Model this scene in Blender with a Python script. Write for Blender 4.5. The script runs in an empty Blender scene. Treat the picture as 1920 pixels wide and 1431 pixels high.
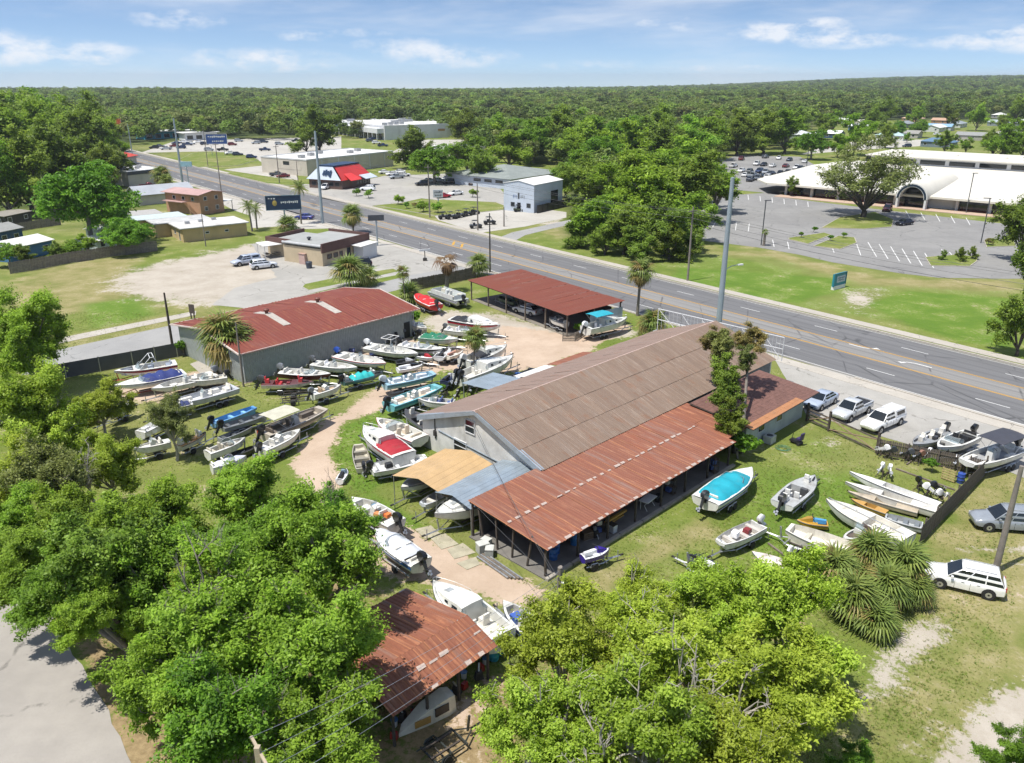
import bpy, bmesh, math, random
import numpy as np
from mathutils import Vector, Matrix

# ------------------------------------------------------------------ camera, sky, sun, exposure
scene = bpy.context.scene
COL = scene.collection
CAM_H, CAM_PITCH, CAM_F = 31.6, math.radians(20.75), 1494.0      # metres, below horizontal, focal length in 1920-px units
cam_data = bpy.data.cameras.new('camera')
cam_data.sensor_width = 36.0
cam_data.lens = CAM_F / 1920.0 * 36.0
cam_data.clip_start = 0.5
cam_data.clip_end = 30000.0
cam = bpy.data.objects.new('camera', cam_data)
cam.location = (0, 0, CAM_H)
cam.rotation_euler = (math.radians(90) - CAM_PITCH, 0, 0)
COL.objects.link(cam)
scene.camera = cam

SUN_EL = math.radians(67)
SUN_DIR = Vector((-0.86, -0.51, 0)).normalized()                  # horizontal direction towards the sun
world = bpy.data.worlds.new('World')
scene.world = world
world.use_nodes = True
world.cycles.sampling_method = 'MANUAL'
world.cycles.sample_map_resolution = 256
wt = world.node_tree
wt.nodes.clear()
def wn(t, **k):
    n = wt.nodes.new(t)
    for a, b in k.items(): setattr(n, a, b)
    return n
def wmath(op, a, b=None, c=None, clamp=False):
    n = wn('ShaderNodeMath', operation=op, use_clamp=clamp)
    for i, q in enumerate((a, b, c)):
        if q is None: continue
        if isinstance(q, (int, float)): n.inputs[i].default_value = q
        else: wt.links.new(q, n.inputs[i])
    return n.outputs[0]
wo = wn('ShaderNodeOutputWorld')
bg = wn('ShaderNodeBackground')
bg.inputs['Strength'].default_value = 0.115
SKY_LIFT, SKY_OFF = 2.2, 0.09
sky = wn('ShaderNodeTexSky', sky_type='NISHITA')
sky.sun_disc = False
sky.sun_elevation = SUN_EL
sky.sun_rotation = math.atan2(SUN_DIR.x, SUN_DIR.y)
sky.altitude = 30
sky.air_density = 1.0
sky.dust_density = 0.3
sky.ozone_density = 2.5
tc = wn('ShaderNodeTexCoord')
# sky lookup stretched in height: the blue reaches well down towards the horizon
lift = wn('ShaderNodeMapping'); lift.inputs['Scale'].default_value = (1, 1, SKY_LIFT); lift.inputs['Location'].default_value = (0, 0, SKY_OFF)
wt.links.new(tc.outputs['Generated'], lift.inputs[0]); wt.links.new(lift.outputs[0], sky.inputs[0])
sep = wn('ShaderNodeSeparateXYZ')
wt.links.new(tc.outputs['Generated'], sep.inputs[0])
# direction -> azimuth / elevation, so that the cloud field wraps round the whole sky
azim = wmath('ARCTAN2', sep.outputs[0], sep.outputs[1])
elev = wmath('ARCSINE', sep.outputs[2])
def cloud_layer(sx, sy, off, scale, detail, rough, lo, hi):
    cb = wn('ShaderNodeCombineXYZ')
    wt.links.new(wmath('MULTIPLY', azim, sx), cb.inputs[0])
    wt.links.new(wmath('MULTIPLY', elev, sy), cb.inputs[1])
    cb.inputs[2].default_value = off
    nz = wn('ShaderNodeTexNoise')
    nz.inputs['Scale'].default_value = scale
    nz.inputs['Detail'].default_value = detail
    nz.inputs['Roughness'].default_value = rough
    nz.inputs['Distortion'].default_value = 0.25
    wt.links.new(cb.outputs[0], nz.inputs['Vector'])
    mr = wn('ShaderNodeMapRange', interpolation_type='SMOOTHSTEP')
    mr.inputs['From Min'].default_value = lo
    mr.inputs['From Max'].default_value = hi
    wt.links.new(nz.outputs[0], mr.inputs['Value'])
    return mr.outputs[0], nz.outputs[0]
SKY_CLOUDS = True
puff, puffn = cloud_layer(3.0, 12.0, 3.7, 2.1, 4, 0.6, 0.54, 0.64)
wisp, _ = cloud_layer(1.2, 7.0, 8.1, 2.2, 5, 0.62, 0.42, 0.85)
# the individual fair-weather clouds seen over the horizon: (azimuth, elevation, half width, half height, strength)
clouds = [(-0.60, 0.030, .10, .016, .95), (-0.51, 0.026, .09, .012, 1.0), (-0.365, .060, .045, .010, .75), (-0.285, 0.020, .085, .011, .85),
          (-0.235, .046, .03, .006, .8), (-0.12, 0.034, .055, .010, .85), (-0.07, 0.024, .065, .010, .95), (-0.17, .050, .05, .005, .6), (0.09, .016, .06, .006, .6),
          (0.315, .050, .06, .012, 1.0), (0.365, .042, .06, .009, .95), (0.52, .040, .08, .011, 1.0), (0.60, .032, .07, .010, 1.0), (0.18, .058, .06, .010, .6), (.06, .072, .10, .008, .4), (.24, .012, .08, .005, .6)]
total = None
for (ca, ce, cw, ch, cs) in clouds:
    dx = wmath('DIVIDE', wmath('SUBTRACT', azim, ca), cw)
    dy = wmath('DIVIDE', wmath('SUBTRACT', elev, ce), ch)
    rr = wmath('ADD', wmath('MULTIPLY', dx, dx), wmath('MULTIPLY', dy, dy))
    g = wmath('MULTIPLY', wmath('SUBTRACT', 1.0, wmath('MULTIPLY', rr, 0.40), clamp=True), cs)
    total = g if total is None else wmath('MAXIMUM', total, g)
cb2 = wn('ShaderNodeCombineXYZ')
wt.links.new(wmath('MULTIPLY', azim, 1.0), cb2.inputs[0]); wt.links.new(wmath('MULTIPLY', elev, 2.2), cb2.inputs[1])
nz2 = wn('ShaderNodeTexNoise'); nz2.inputs['Scale'].default_value = 24; nz2.inputs['Detail'].default_value = 6; nz2.inputs['Roughness'].default_value = .62
wt.links.new(cb2.outputs[0], nz2.inputs['Vector'])
mr2 = wn('ShaderNodeMapRange', interpolation_type='SMOOTHSTEP')
mr2.inputs['From Min'].default_value = .15; mr2.inputs['From Max'].default_value = 1.0
wt.links.new(wmath('MULTIPLY', total, wmath('ADD', 0.45, wmath('MULTIPLY', wmath('SUBTRACT', nz2.outputs[0], .42), 3.2))), mr2.inputs['Value'])
placed = wmath('MULTIPLY', mr2.outputs[0], 0.78)
cov = wmath('MAXIMUM', placed, wmath('MULTIPLY', wisp, 0.7), clamp=True)
high = wn('ShaderNodeMapRange', interpolation_type='SMOOTHSTEP')
high.inputs['From Min'].default_value = 0.16; high.inputs['From Max'].default_value = 0.3
wt.links.new(elev, high.inputs['Value'])
cov = wmath('MAXIMUM', cov, wmath('MULTIPLY', wmath('MULTIPLY', puff, high.outputs[0]), 0.8))
mixc = wn('ShaderNodeMix', data_type='RGBA')
wt.links.new(cov, mixc.inputs['Factor'])
hs_ = wn('ShaderNodeHueSaturation'); hs_.inputs['Saturation'].default_value = 1.0; hs_.inputs['Value'].default_value = 1.02
wt.links.new(sky.outputs[0], hs_.inputs['Color']); wt.links.new(hs_.outputs[0], mixc.inputs['A'])
mixc.inputs['B'].default_value = (6.4, 6.5, 6.75, 1)
wt.links.new(mixc.outputs['Result'], bg.inputs['Color'])
wt.links.new(bg.outputs[0], wo.inputs[0])

sun_data = bpy.data.lights.new('sun', 'SUN')
sun_data.energy = 4.6
sun_data.angle = math.radians(0.53)
sun_data.color = (1.0, 0.955, 0.88)
sun = bpy.data.objects.new('sun', sun_data)
sd = Vector((SUN_DIR.x * math.cos(SUN_EL), SUN_DIR.y * math.cos(SUN_EL), math.sin(SUN_EL)))
sun.rotation_euler = sd.to_track_quat('Z', 'Y').to_euler()
sun.location = sd * 200
COL.objects.link(sun)

scene.view_settings.view_transform = 'Standard'
scene.view_settings.look = 'None'
scene.view_settings.exposure = 0.43
scene.view_settings.gamma = 1.0
scene.render.engine = 'CYCLES'
scene.cycles.max_bounces = 5
scene.cycles.diffuse_bounces = 2
scene.cycles.glossy_bounces = 2
scene.cycles.transmission_bounces = 3
scene.cycles.caustics_reflective = False
scene.cycles.caustics_refractive = False
scene.cycles.use_adaptive_sampling = True
scene.cycles.adaptive_threshold = 0.025
scene.cycles.transparent_max_bounces = 8
scene.cycles.use_denoising = True

# ------------------------------------------------------------------ survey helpers
_c, _s = math.cos(CAM_PITCH), math.sin(CAM_PITCH)
def at(px, py, z=0.0):
    """Ground survey: the point at height z seen at photo position (px, py)."""
    u = 715.5 - py
    d = Vector((px - 960.0, CAM_F * _c + u * _s, -CAM_F * _s + u * _c))
    t = (z - CAM_H) / d.z
    return Vector((d.x * t, d.y * t, z))
def height_at(px, py, pytop, z0=0.0):
    g = at(px, py, z0)
    u = 715.5 - pytop
    return CAM_H + (-CAM_F * _s + u * _c) * g.y / (CAM_F * _c + u * _s)
def to_px(p):
    d = Vector(p) - Vector((0, 0, CAM_H))
    zz = d.y * _c - d.z * _s
    return (960 + CAM_F * d.x / zz, 715.5 - CAM_F * (d.y * _s + d.z * _c) / zz)

# ------------------------------------------------------------------ mesh builder
class MB:
    def __init__(s): s.v = []; s.f = []
    def add(s, vs, fs):
        o = len(s.v); s.v += [tuple(p) for p in vs]; s.f += [tuple(i + o for i in f) for f in fs]; return s
    def box(s, c, d, rz=0.0, rx=0.0, ry=0.0, top=1.0, topy=None):
        hx, hy, hz = d[0] / 2, d[1] / 2, d[2] / 2
        ty = top if topy is None else topy
        vs = [Vector(p) for p in ((-hx, -hy, -hz), (hx, -hy, -hz), (hx, hy, -hz), (-hx, hy, -hz),
              (-hx * top, -hy * ty, hz), (hx * top, -hy * ty, hz), (hx * top, hy * ty, hz), (-hx * top, hy * ty, hz))]
        if rz or rx or ry:
            m = Matrix.Rotation(rz, 3, 'Z') @ Matrix.Rotation(ry, 3, 'Y') @ Matrix.Rotation(rx, 3, 'X')
            vs = [m @ v for v in vs]
        c = Vector(c)
        return s.add([v + c for v in vs], [(3, 2, 1, 0), (4, 5, 6, 7), (0, 1, 5, 4), (1, 2, 6, 5), (2, 3, 7, 6), (3, 0, 4, 7)])
    def prism(s, poly, z0, z1):
        n = len(poly)
        vs = [(p[0], p[1], z0) for p in poly] + [(p[0], p[1], z1) for p in poly]
        fs = [tuple(range(n - 1, -1, -1)), tuple(range(n, 2 * n))] + [(i, (i + 1) % n, n + (i + 1) % n, n + i) for i in range(n)]
        return s.add(vs, fs)
    def sheet(s, pts): return s.add(pts, [tuple(range(len(pts)))])
    def slab(s, pts, t):
        """a plate: polygon of 3-D points, thickened downwards by t"""
        n = len(pts)
        vs = [tuple(p) for p in pts] + [(p[0], p[1], p[2] - t) for p in pts]
        fs = [tuple(range(n)), tuple(range(2 * n - 1, n - 1, -1))] + [(i, n + i, n + (i + 1) % n, (i + 1) % n) for i in range(n)]
        return s.add(vs, fs)
    def tube(s, pts, r, n=6, cap=True):
        pts = [Vector(p) for p in pts]
        rs = r if isinstance(r, (list, tuple)) else [r] * len(pts)
        rings = []
        for i, p in enumerate(pts):
            t = (pts[min(i + 1, len(pts) - 1)] - pts[max(i - 1, 0)])
            t = t.normalized() if t.length > 1e-9 else Vector((0, 0, 1))
            a = Vector((0, 0, 1)) if abs(t.z) < .9 else Vector((1, 0, 0))
            x = t.cross(a).normalized(); y = t.cross(x)
            rings.append([p + (x * math.cos(2 * math.pi * k / n) + y * math.sin(2 * math.pi * k / n)) * rs[i] for k in range(n)])
        return s.loft(rings, cap, cap)
    def loft(s, rings, capa=False, capb=False, closed=True):
        n = len(rings[0]); vs = [p for r in rings for p in r]; fs = []
        m = n if closed else n - 1
        for i in range(len(rings) - 1):
            for k in range(m):
                fs.append((i * n + k, i * n + (k + 1) % n, (i + 1) * n + (k + 1) % n, (i + 1) * n + k))
        if capa: fs.append(tuple(range(n - 1, -1, -1)))
        if capb: fs.append(tuple(range((len(rings) - 1) * n, len(rings) * n)))
        return s.add(vs, fs)
    def lathe(s, prof, c=(0, 0, 0), n=12, axis='z'):
        rings = []
        for (r, z) in prof:
            ring = []
            for k in range(n):
                a = 2 * math.pi * k / n
                q = (r * math.cos(a), r * math.sin(a), z)
                if axis == 'y': q = (q[0], q[2], q[1])
                if axis == 'x': q = (q[2], q[0], q[1])
                ring.append((q[0] + c[0], q[1] + c[1], q[2] + c[2]))
            rings.append(ring)
        return s.loft(rings, True, True)
    def mesh(s, name, mat=None, smooth=False):
        me = bpy.data.meshes.new(name)
        me.from_pydata(s.v, [], s.f)
        if smooth:
            if smooth is True: me.shade_smooth()
            else:
                me.shade_smooth(); me.set_sharp_from_angle(angle=math.radians(smooth))
        if mat is not None: me.materials.append(mat)
        me.update()
        return me
    def build(s, name, mat, parent=None, smooth=False, fix=False):
        me = s.mesh(name, mat, smooth)
        if fix: fix_normals(me)
        return obj(name, me, parent)
def fix_normals(me):
    b = bmesh.new(); b.from_mesh(me); bmesh.ops.recalc_face_normals(b, faces=b.faces); b.to_mesh(me); b.free()
KIDS = {}
def obj(name, me, parent=None, loc=None, rz=None):
    o = bpy.data.objects.new(name, me); COL.objects.link(o)
    if parent is not None: o.parent = parent; KIDS.setdefault(parent, []).append(o)
    if loc is not None: o.location = loc
    if rz is not None: o.rotation_euler = (0, 0, rz)
    return o
def tag(o, label=None, cat=None, group=None, kind=None):
    if label: o['label'] = label
    if cat: o['category'] = cat
    if group: o['group'] = group
    if kind: o['kind'] = kind
    return o
LABELS = {}
def thing(name, label, cat, loc=(0, 0, 0), rz=0.0, group=None):
    o = bpy.data.objects.new(name, None); COL.objects.link(o)
    o.empty_display_size = .5
    o.location = loc; o.rotation_euler = (0, 0, rz)
    return tag(o, label, cat, group)
def structure(name, mb, mat, smooth=False):
    return tag(mb.build(name, mat, None, smooth), kind='structure')
def copy_tree(o, parent=None, loc=None, rz=None, label=None, scale=None):
    c = o.copy(); COL.objects.link(c)
    if parent is not None: c.parent = parent; KIDS.setdefault(parent, []).append(c)
    if loc is not None: c.location = loc
    if rz is not None: c.rotation_euler = (0, 0, rz)
    if scale is not None: c.scale = (scale,) * 3 if isinstance(scale, (int, float)) else scale
    if label: c['label'] = label
    for ch in list(KIDS.get(o, ())): copy_tree(ch, c)
    return c
def drop_tree(o):
    stack, out = [o], []
    while stack:
        q = stack.pop(); out.append(q); stack += KIDS.get(q, [])
    bpy.data.batch_remove(out)

# ------------------------------------------------------------------ materials
MATS = {}
class NT:
    def __init__(s, name):
        s.m = bpy.data.materials.new(name); s.m.use_nodes = True; s.t = s.m.node_tree
        s.b = s.t.nodes['Principled BSDF']
        s.out = s.t.nodes['Material Output']
        s._co = None
    def n(s, t, **k):
        q = s.t.nodes.new(t)
        for a, b in k.items(): setattr(q, a, b)
        return q
    def l(s, a, b): s.t.links.new(a, b)
    def co(s, kind='Object'):
        if s._co is None: s._co = s.n('ShaderNodeTexCoord')
        return s._co.outputs[kind]
    def pos(s):
        return s.n('ShaderNodeNewGeometry').outputs['Position']
    def noise(s, scale, detail=4, rough=.55, vec=None, stretch=None, dist=0.0):
        q = s.n('ShaderNodeTexNoise')
        q.inputs['Scale'].default_value = scale; q.inputs['Detail'].default_value = detail
        q.inputs['Roughness'].default_value = rough; q.inputs['Distortion'].default_value = dist
        v = vec if vec is not None else s.co()
        if stretch:
            mp = s.n('ShaderNodeMapping'); mp.inputs['Scale'].default_value = stretch; s.l(v, mp.inputs[0]); v = mp.outputs[0]
        s.l(v, q.inputs['Vector'])
        return q.outputs[0]
    def math(s, op, a, b=None, clamp=False):
        q = s.n('ShaderNodeMath', operation=op, use_clamp=clamp)
        for i, z in enumerate((a, b)):
            if z is None: continue
            if isinstance(z, (int, float)): q.inputs[i].default_value = z
            else: s.l(z, q.inputs[i])
        return q.outputs[0]
    def ramp(s, v, lo, hi, a=0.0, b=1.0, smooth=True):
        q = s.n('ShaderNodeMapRange')
        if smooth: q.interpolation_type = 'SMOOTHSTEP'
        for nme, z in (('From Min', lo), ('From Max', hi), ('To Min', a), ('To Max', b)): q.inputs[nme].default_value = z
        s.l(v, q.inputs['Value']); return q.outputs[0]
    def mix(s, f, a, b, blend='MIX'):
        q = s.n('ShaderNodeMix', data_type='RGBA', blend_type=blend)
        for key, z in (('Factor', f), ('A', a), ('B', b)):
            i = q.inputs[key] if key != 'Factor' else q.inputs[0]
            if key == 'A': i = q.inputs[6]
            if key == 'B': i = q.inputs[7]
            if isinstance(z, (int, float)) and key == 'Factor': i.default_value = z
            elif isinstance(z, (tuple, list)): i.default_value = (z[0], z[1], z[2], 1)
            else: s.l(z, i)
        return q.outputs[2]
    def attr(s, name, out='Fac'):
        q = s.n('ShaderNodeAttribute'); q.attribute_name = name; return q.outputs[out]
    def rand(s): return s.n('ShaderNodeObjectInfo').outputs['Random']
    def color(s, c):
        if isinstance(c, (tuple, list)): s.b.inputs['Base Color'].default_value = (c[0], c[1], c[2], 1)
        else: s.l(c, s.b.inputs['Base Color'])
    def set(s, rough=None, metal=None, spec=None, coat=None):
        for nme, z in (('Roughness', rough), ('Metallic', metal), ('Specular IOR Level', spec), ('Coat Weight', coat)):
            if z is None: continue
            if isinstance(z, (int, float)): s.b.inputs[nme].default_value = z
            else: s.l(z, s.b.inputs[nme])
    def bump(s, v, strength=.3, dist=.02):
        q = s.n('ShaderNodeBump'); q.inputs['Strength'].default_value = strength; q.inputs['Distance'].default_value = dist
        s.l(v, q.inputs['Height']); s.l(q.outputs[0], s.b.inputs['Normal'])
def hexc(h):
    h = h.lstrip('#'); v = [int(h[i:i + 2], 16) / 255 for i in (0, 2, 4)]
    return tuple((x / 12.92 if x <= .04045 else ((x + .055) / 1.055) ** 2.4) for x in v)
def shade(c, k): return tuple(min(1, x * k) for x in c)
def plain(name, c, rough=.55, metal=0.0, var=.12, scale=2.5, coat=0.0, dirt=0.0, spec=.5):
    """solid-coloured surface with soft uneven wear"""
    if name in MATS: return MATS[name]
    t = NT(name)
    v = t.ramp(t.noise(scale, 5, .6), .3, .7, 1 - var, 1 + var * .6)
    hsv = t.n('ShaderNodeHueSaturation'); hsv.inputs['Color'].default_value = (*c, 1); t.l(v, hsv.inputs['Value'])
    col = hsv.outputs[0]
    if dirt:
        d = t.ramp(t.noise(scale * .6, 6, .65, stretch=(1, 1, .35)), .5, .75, 0, dirt)
        col = t.mix(d, col, (.13, .105, .075))
    t.color(col); t.set(rough, metal, spec, coat)
    MATS[name] = t.m
    return t.m
_pc = {}
def paint(c, rough=.35, dirt=.35, metal=0.0, coat=.2):
    """weathered paint / gelcoat / fabric of colour c (hex)"""
    k = (c, rough, dirt, metal)
    if k not in _pc: _pc[k] = plain('paint_%s_%d_%d_%d' % (c.lstrip('#'), rough * 100, dirt * 100, metal * 10), hexc(c), rough, metal, .1, 1.7, coat, dirt)
    return _pc[k]
def glassy(name, c=(.02, .026, .03), rough=.06):
    if name in MATS: return MATS[name]
    t = NT(name); t.color(c); t.set(rough, 0, .6); MATS[name] = t.m; return t.m
def clear_glass():
    if 'clear' in MATS: return MATS['clear']
    t = NT('clear_acrylic'); t.color((.35, .42, .45)); t.set(.08)
    tr = t.n('ShaderNodeBsdfTransparent'); tr.inputs[0].default_value = (.75, .82, .85, 1)
    ms = t.n('ShaderNodeMixShader'); ms.inputs[0].default_value = .35
    t.l(tr.outputs[0], ms.inputs[1]); t.l(t.b.outputs[0], ms.inputs[2]); t.l(ms.outputs[0], t.out.inputs[0])
    MATS['clear'] = t.m; return t.m
M_GALV = plain('galvanised', (.42, .43, .44), .45, .7, .2, 4)
M_ALU = plain('aluminium', (.55, .56, .57), .38, .75, .15, 3)
M_BLACK = plain('black_plastic', (.018, .018, .02), .45, 0, .2, 3)
M_RUBBER = plain('rubber', (.02, .02, .02), .85, 0, .2, 6)
M_STEEL = plain('dark_steel', (.06, .055, .05), .6, .5, .3, 4)
M_GLASS = glassy('window_glass')
M_CARGLASS = glassy('car_glass', (.012, .016, .02), .04)
M_LAMPRED = paint('#a01515', .25, 0)
M_LAMP = glassy('headlight_lens', (.55, .57, .6), .1)
# ------------------------------------------------------------------ terrain sheet
def sstep(a, b, x):
    t = np.clip((x - a) / (b - a), 0, 1); return t * t * (3 - 2 * t)
def terrain(x, y):
    x = np.asarray(x, float); y = np.asarray(y, float)
    r = np.hypot(x, y); a = np.arctan2(x, y)
    far = sstep(1150, 6000, r)
    h = far * (-62 * sstep(.30, -.10, a) - 30 * sstep(.45, .2, a) * sstep(-.1, .3, a)) + 27 * sstep(.10, .55, a) * sstep(1500, 4300, r)
    h += 4 * np.sin(x * .0021 + 1.3) * np.cos(y * .0017) * sstep(700, 2000, r)
    return h
def inpoly(poly, X, Y):
    ins = np.zeros(X.shape, bool); dist = np.full(X.shape, 1e9)
    n = len(poly)
    for i in range(n):
        x0, y0 = poly[i][0], poly[i][1]; x1, y1 = poly[(i + 1) % n][0], poly[(i + 1) % n][1]
        dy = (y1 - y0) or 1e-9
        c = ((y0 > Y) != (y1 > Y)) & (X < (x1 - x0) * (Y - y0) / dy + x0)
        ins ^= c
        L2 = (x1 - x0) ** 2 + (y1 - y0) ** 2 + 1e-9
        t = np.clip(((X - x0) * (x1 - x0) + (Y - y0) * (y1 - y0)) / L2, 0, 1)
        dist = np.minimum(dist, np.hypot(X - x0 - t * (x1 - x0), Y - y0 - t * (y1 - y0)))
    return np.where(ins, dist, -dist)
def W(pts, z=0.0): return [at(px, py, z) for px, py in pts]

ROAD_D = Vector((-0.6225, 0.7826, 0)); ROAD_N = Vector((0.7826, 0.6225, 0))
NEAR_E, FAR_E = 83.1, 102.0
def RD(s, n, z=0.0): return Vector((ROAD_D.x * s + ROAD_N.x * n, ROAD_D.y * s + ROAD_N.y * n, z))

xs = np.concatenate([-np.geomspace(5200, 90, 24), np.arange(-80, 80.1, .62), np.geomspace(90, 5200, 24)])
ys = np.concatenate([-np.geomspace(600, 10, 6), np.arange(14, 150.1, .62), np.geomspace(153, 7300, 56)])
X, Y = np.meshgrid(xs, ys)
Z = terrain(X, Y)
fine = (X > -82) & (X < 82) & (Y > 12) & (Y < 155)
rng = np.random.default_rng(3)
Z = Z - .006
zones = {k: np.zeros(X.shape) for k in ('dirt', 'sand', 'dry', 'lush', 'wood', 'litter')}
def zone(key, pts, soft=1.2, amt=1.0, world=False):
    poly = pts if world else W(pts)
    sd = inpoly(poly, X, Y)
    zones[key] = np.maximum(zones[key], amt * sstep(-soft, soft, sd))
# the dirt drive through the boat yard
zone('dirt', [(1190, 612), (1110, 655), (1010, 690), (940, 700), (860, 700), (830, 690), (790, 730), (735, 752), (680, 780), (640, 800), (620, 850), (632, 900), (650, 950), (690, 985), (745, 975), (800, 1010), (860, 1030), (930, 1062), (1020, 1110), (1000, 1130), (950, 1130), (860, 1110), (800, 1085), (700, 1075), (640, 1010), (590, 930), (540, 870), (570, 835), (610, 790), (650, 765), (700, 730), (760, 705), (815, 672), (850, 650), (930, 640), (940, 610), (1060, 625), (1130, 600)], 1.5)
zone('dirt', [(470, 700), (520, 690), (640, 690), (760, 655), (790, 640), (770, 628), (640, 670), (460, 720)], 1.2, .75)
zone('dirt', [(200, 740), (320, 760), (440, 730), (420, 690), (330, 700), (230, 720)], 1.5, .8)
zone('sand', [(790, 600), (850, 585), (940, 590), (1060, 620), (1180, 610), (1190, 628), (1060, 660), (950, 665), (900, 625), (840, 632)], 3.0)
zone('sand', [(205, 530), (255, 502), (380, 478), (470, 458), (560, 455), (560, 560), (400, 572), (300, 565), (240, 555)], 6.5)
zone('dry', [(0, 520), (150, 490), (260, 480), (260, 560), (100, 600), (0, 600)], 4, .75)
zone('dry', [(260, 570), (420, 560), (420, 610), (150, 660), (100, 640)], 2, .45)
zone('lush', [(150, 570), (260, 555), (300, 590), (170, 620)], 3, .9)
zone('lush', [(625, 855), (640, 800), (720, 765), (790, 800), (800, 850), (740, 895), (700, 920), (760, 960), (800, 985), (760, 1000), (680, 930), (640, 900)], 1.0, 1.0)
zone('lush', [(1270, 500), (1560, 520), (1600, 540), (1500, 570), (1400, 560), (1260, 520)], 2.5, 1)
zone('lush', [(1000, 455), (1060, 440), (1280, 470), (1270, 520), (1100, 480)], 3, .45)
zone('lush', [(1620, 570), (1700, 545), (1900, 560), (1900, 655), (1800, 640), (1700, 610)], 2.0, 1)
zone('lush', [(1240, 470), (1450, 480), (1620, 530), (1900, 545), (1900, 655), (1700, 612), (1500, 580), (1260, 522)], 3, .55)
zone('dry', [(1000, 430), (1060, 425), (1080, 455), (1300, 480), (1320, 455), (1450, 470), (1650, 520), (1900, 525), (1900, 560), (1700, 545), (1600, 585), (1500, 570), (1600, 540), (1400, 490), (1040, 450)], 2.5, .7)
zone('sand', [(1590, 545), (1650, 540), (1660, 555), (1615, 590), (1580, 565)], 2.5, .62)
zone('lush', [(1400, 870), (1540, 880), (1620, 880), (1700, 960), (1690, 1010), (1500, 1080), (1380, 1060), (1390, 940)], 3, .72)
zone('lush', [(1450, 850), (1520, 810), (1640, 850), (1600, 880)], 3, .5)
zone('dry', [(1060, 1100), (1250, 1000), (1330, 960), (1360, 1000), (1230, 1060), (1150, 1120), (1060, 1160)], 1.6, .85)
zone('dry', [(1530, 850), (1600, 830), (1640, 860), (1560, 890)], 2, .45)
zone('sand', [(1520, 812), (1560, 815), (1590, 850), (1560, 850)], 1.5, .48)
zone('dry', [(1720, 1010), (1850, 885), (1990, 900), (1990, 1100), (1900, 1180), (1700, 1180)], 2.0, .7)
zone('sand', [(1790, 1022), (1990, 1024), (1990, 1040), (1790, 1038)], .5, .62)
zone('sand', [(1800, 1052), (1990, 1056), (1990, 1066), (1800, 1062)], .5, .55)
zone('sand', [(1620, 1250), (1700, 1160), (1770, 1150), (1800, 1200), (1720, 1250), (1690, 1300), (1620, 1320)], 1.5, .66)
zone('sand', [(1700, 1460), (1760, 1390), (1820, 1330), (1870, 1280), (1990, 1270), (1990, 1460)], 1.6, .8)
zone('sand', [(1640, 1390), (1720, 1340), (1790, 1330), (1760, 1400), (1690, 1450)], 1.5, .55)
zone('dry', [(1500, 1460), (1600, 1330), (1660, 1230), (1750, 1130), (1990, 1100), (1990, 1460)], 3, .6)
zone('litter', [(120, 1180), (200, 1190), (300, 1300), (330, 1460), (240, 1460), (190, 1330)], 1.2, 1)
zone('litter', [(20, 980), (70, 1000), (120, 1080), (60, 1090), (30, 1050)], 1.2, .8)
zone('litter', [(650, 1330), (800, 1270), (960, 1250), (1000, 1431), (650, 1500)], 2, .7)
zone('dirt', [(850, 1290), (950, 1240), (930, 1340), (830, 1380)], 1, .5)
zone('litter', [(280, 1180), (640, 1010), (700, 1120), (640, 1450), (300, 1450)], 2, .8)
zone('litter', [(1000, 1180), (1500, 1120), (1600, 1280), (1500, 1500), (1000, 1500)], 2, .5)
zone('sand', [(1000, 415), (1060, 405), (1080, 412), (1040, 425)], 1.5, .7)
# woodland floor away from the town
zones['wood'] = np.clip(sstep(330, 420, np.hypot(X, Y)), 0, 1)
for poly in ([(225, 300), (250, 270), (560, 255), (930, 240), (1090, 330), (1062, 420), (960, 460), (400, 340)],
             [(1280, 480), (1330, 300), (1480, 250), (1560, 224), (1960, 224), (1960, 520)]):
    zones['wood'] *= 1 - sstep(-6, 6, inpoly(W(poly), X, Y))
zones['wood'] = np.maximum(zones['wood'], sstep(-3, 3, inpoly(W([(0, 250), (215, 262), (235, 330), (250, 440), (110, 400), (0, 395)]), X, Y)))
zones['wood'] = np.maximum(zones['wood'], .8 * sstep(-3, 3, inpoly(W([(1062, 440), (1280, 470), (1330, 400), (1250, 330), (1060, 340)]), X, Y)))
nx, ny = len(xs), len(ys)
verts = np.stack([X, Y, Z], -1).reshape(-1, 3)
ii = (np.arange(ny - 1)[:, None] * nx + np.arange(nx - 1)[None, :]).ravel()
quads = np.stack([ii, ii + 1, ii + 1 + nx, ii + nx], 1)
def np_mesh(name, verts, quads, mat=None, k=4):
    me = bpy.data.meshes.new(name)
    me.vertices.add(len(verts)); me.vertices.foreach_set('co', np.ascontiguousarray(verts, np.float32).ravel())
    me.loops.add(len(quads) * k); me.loops.foreach_set('vertex_index', np.ascontiguousarray(quads, np.int32).ravel())
    me.polygons.add(len(quads)); me.polygons.foreach_set('loop_start', np.arange(len(quads), dtype=np.int32) * k)
    me.polygons.foreach_set('loop_total', np.full(len(quads), k, np.int32))
    me.update(calc_edges=True)
    if mat: me.materials.append(mat)
    return me
def set_attr(me, name, vals, dom='POINT', typ='FLOAT'):
    a = me.attributes.new(name, typ, dom)
    a.data.foreach_set('value' if typ == 'FLOAT' else 'color', np.ascontiguousarray(vals, np.float32).ravel())

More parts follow.
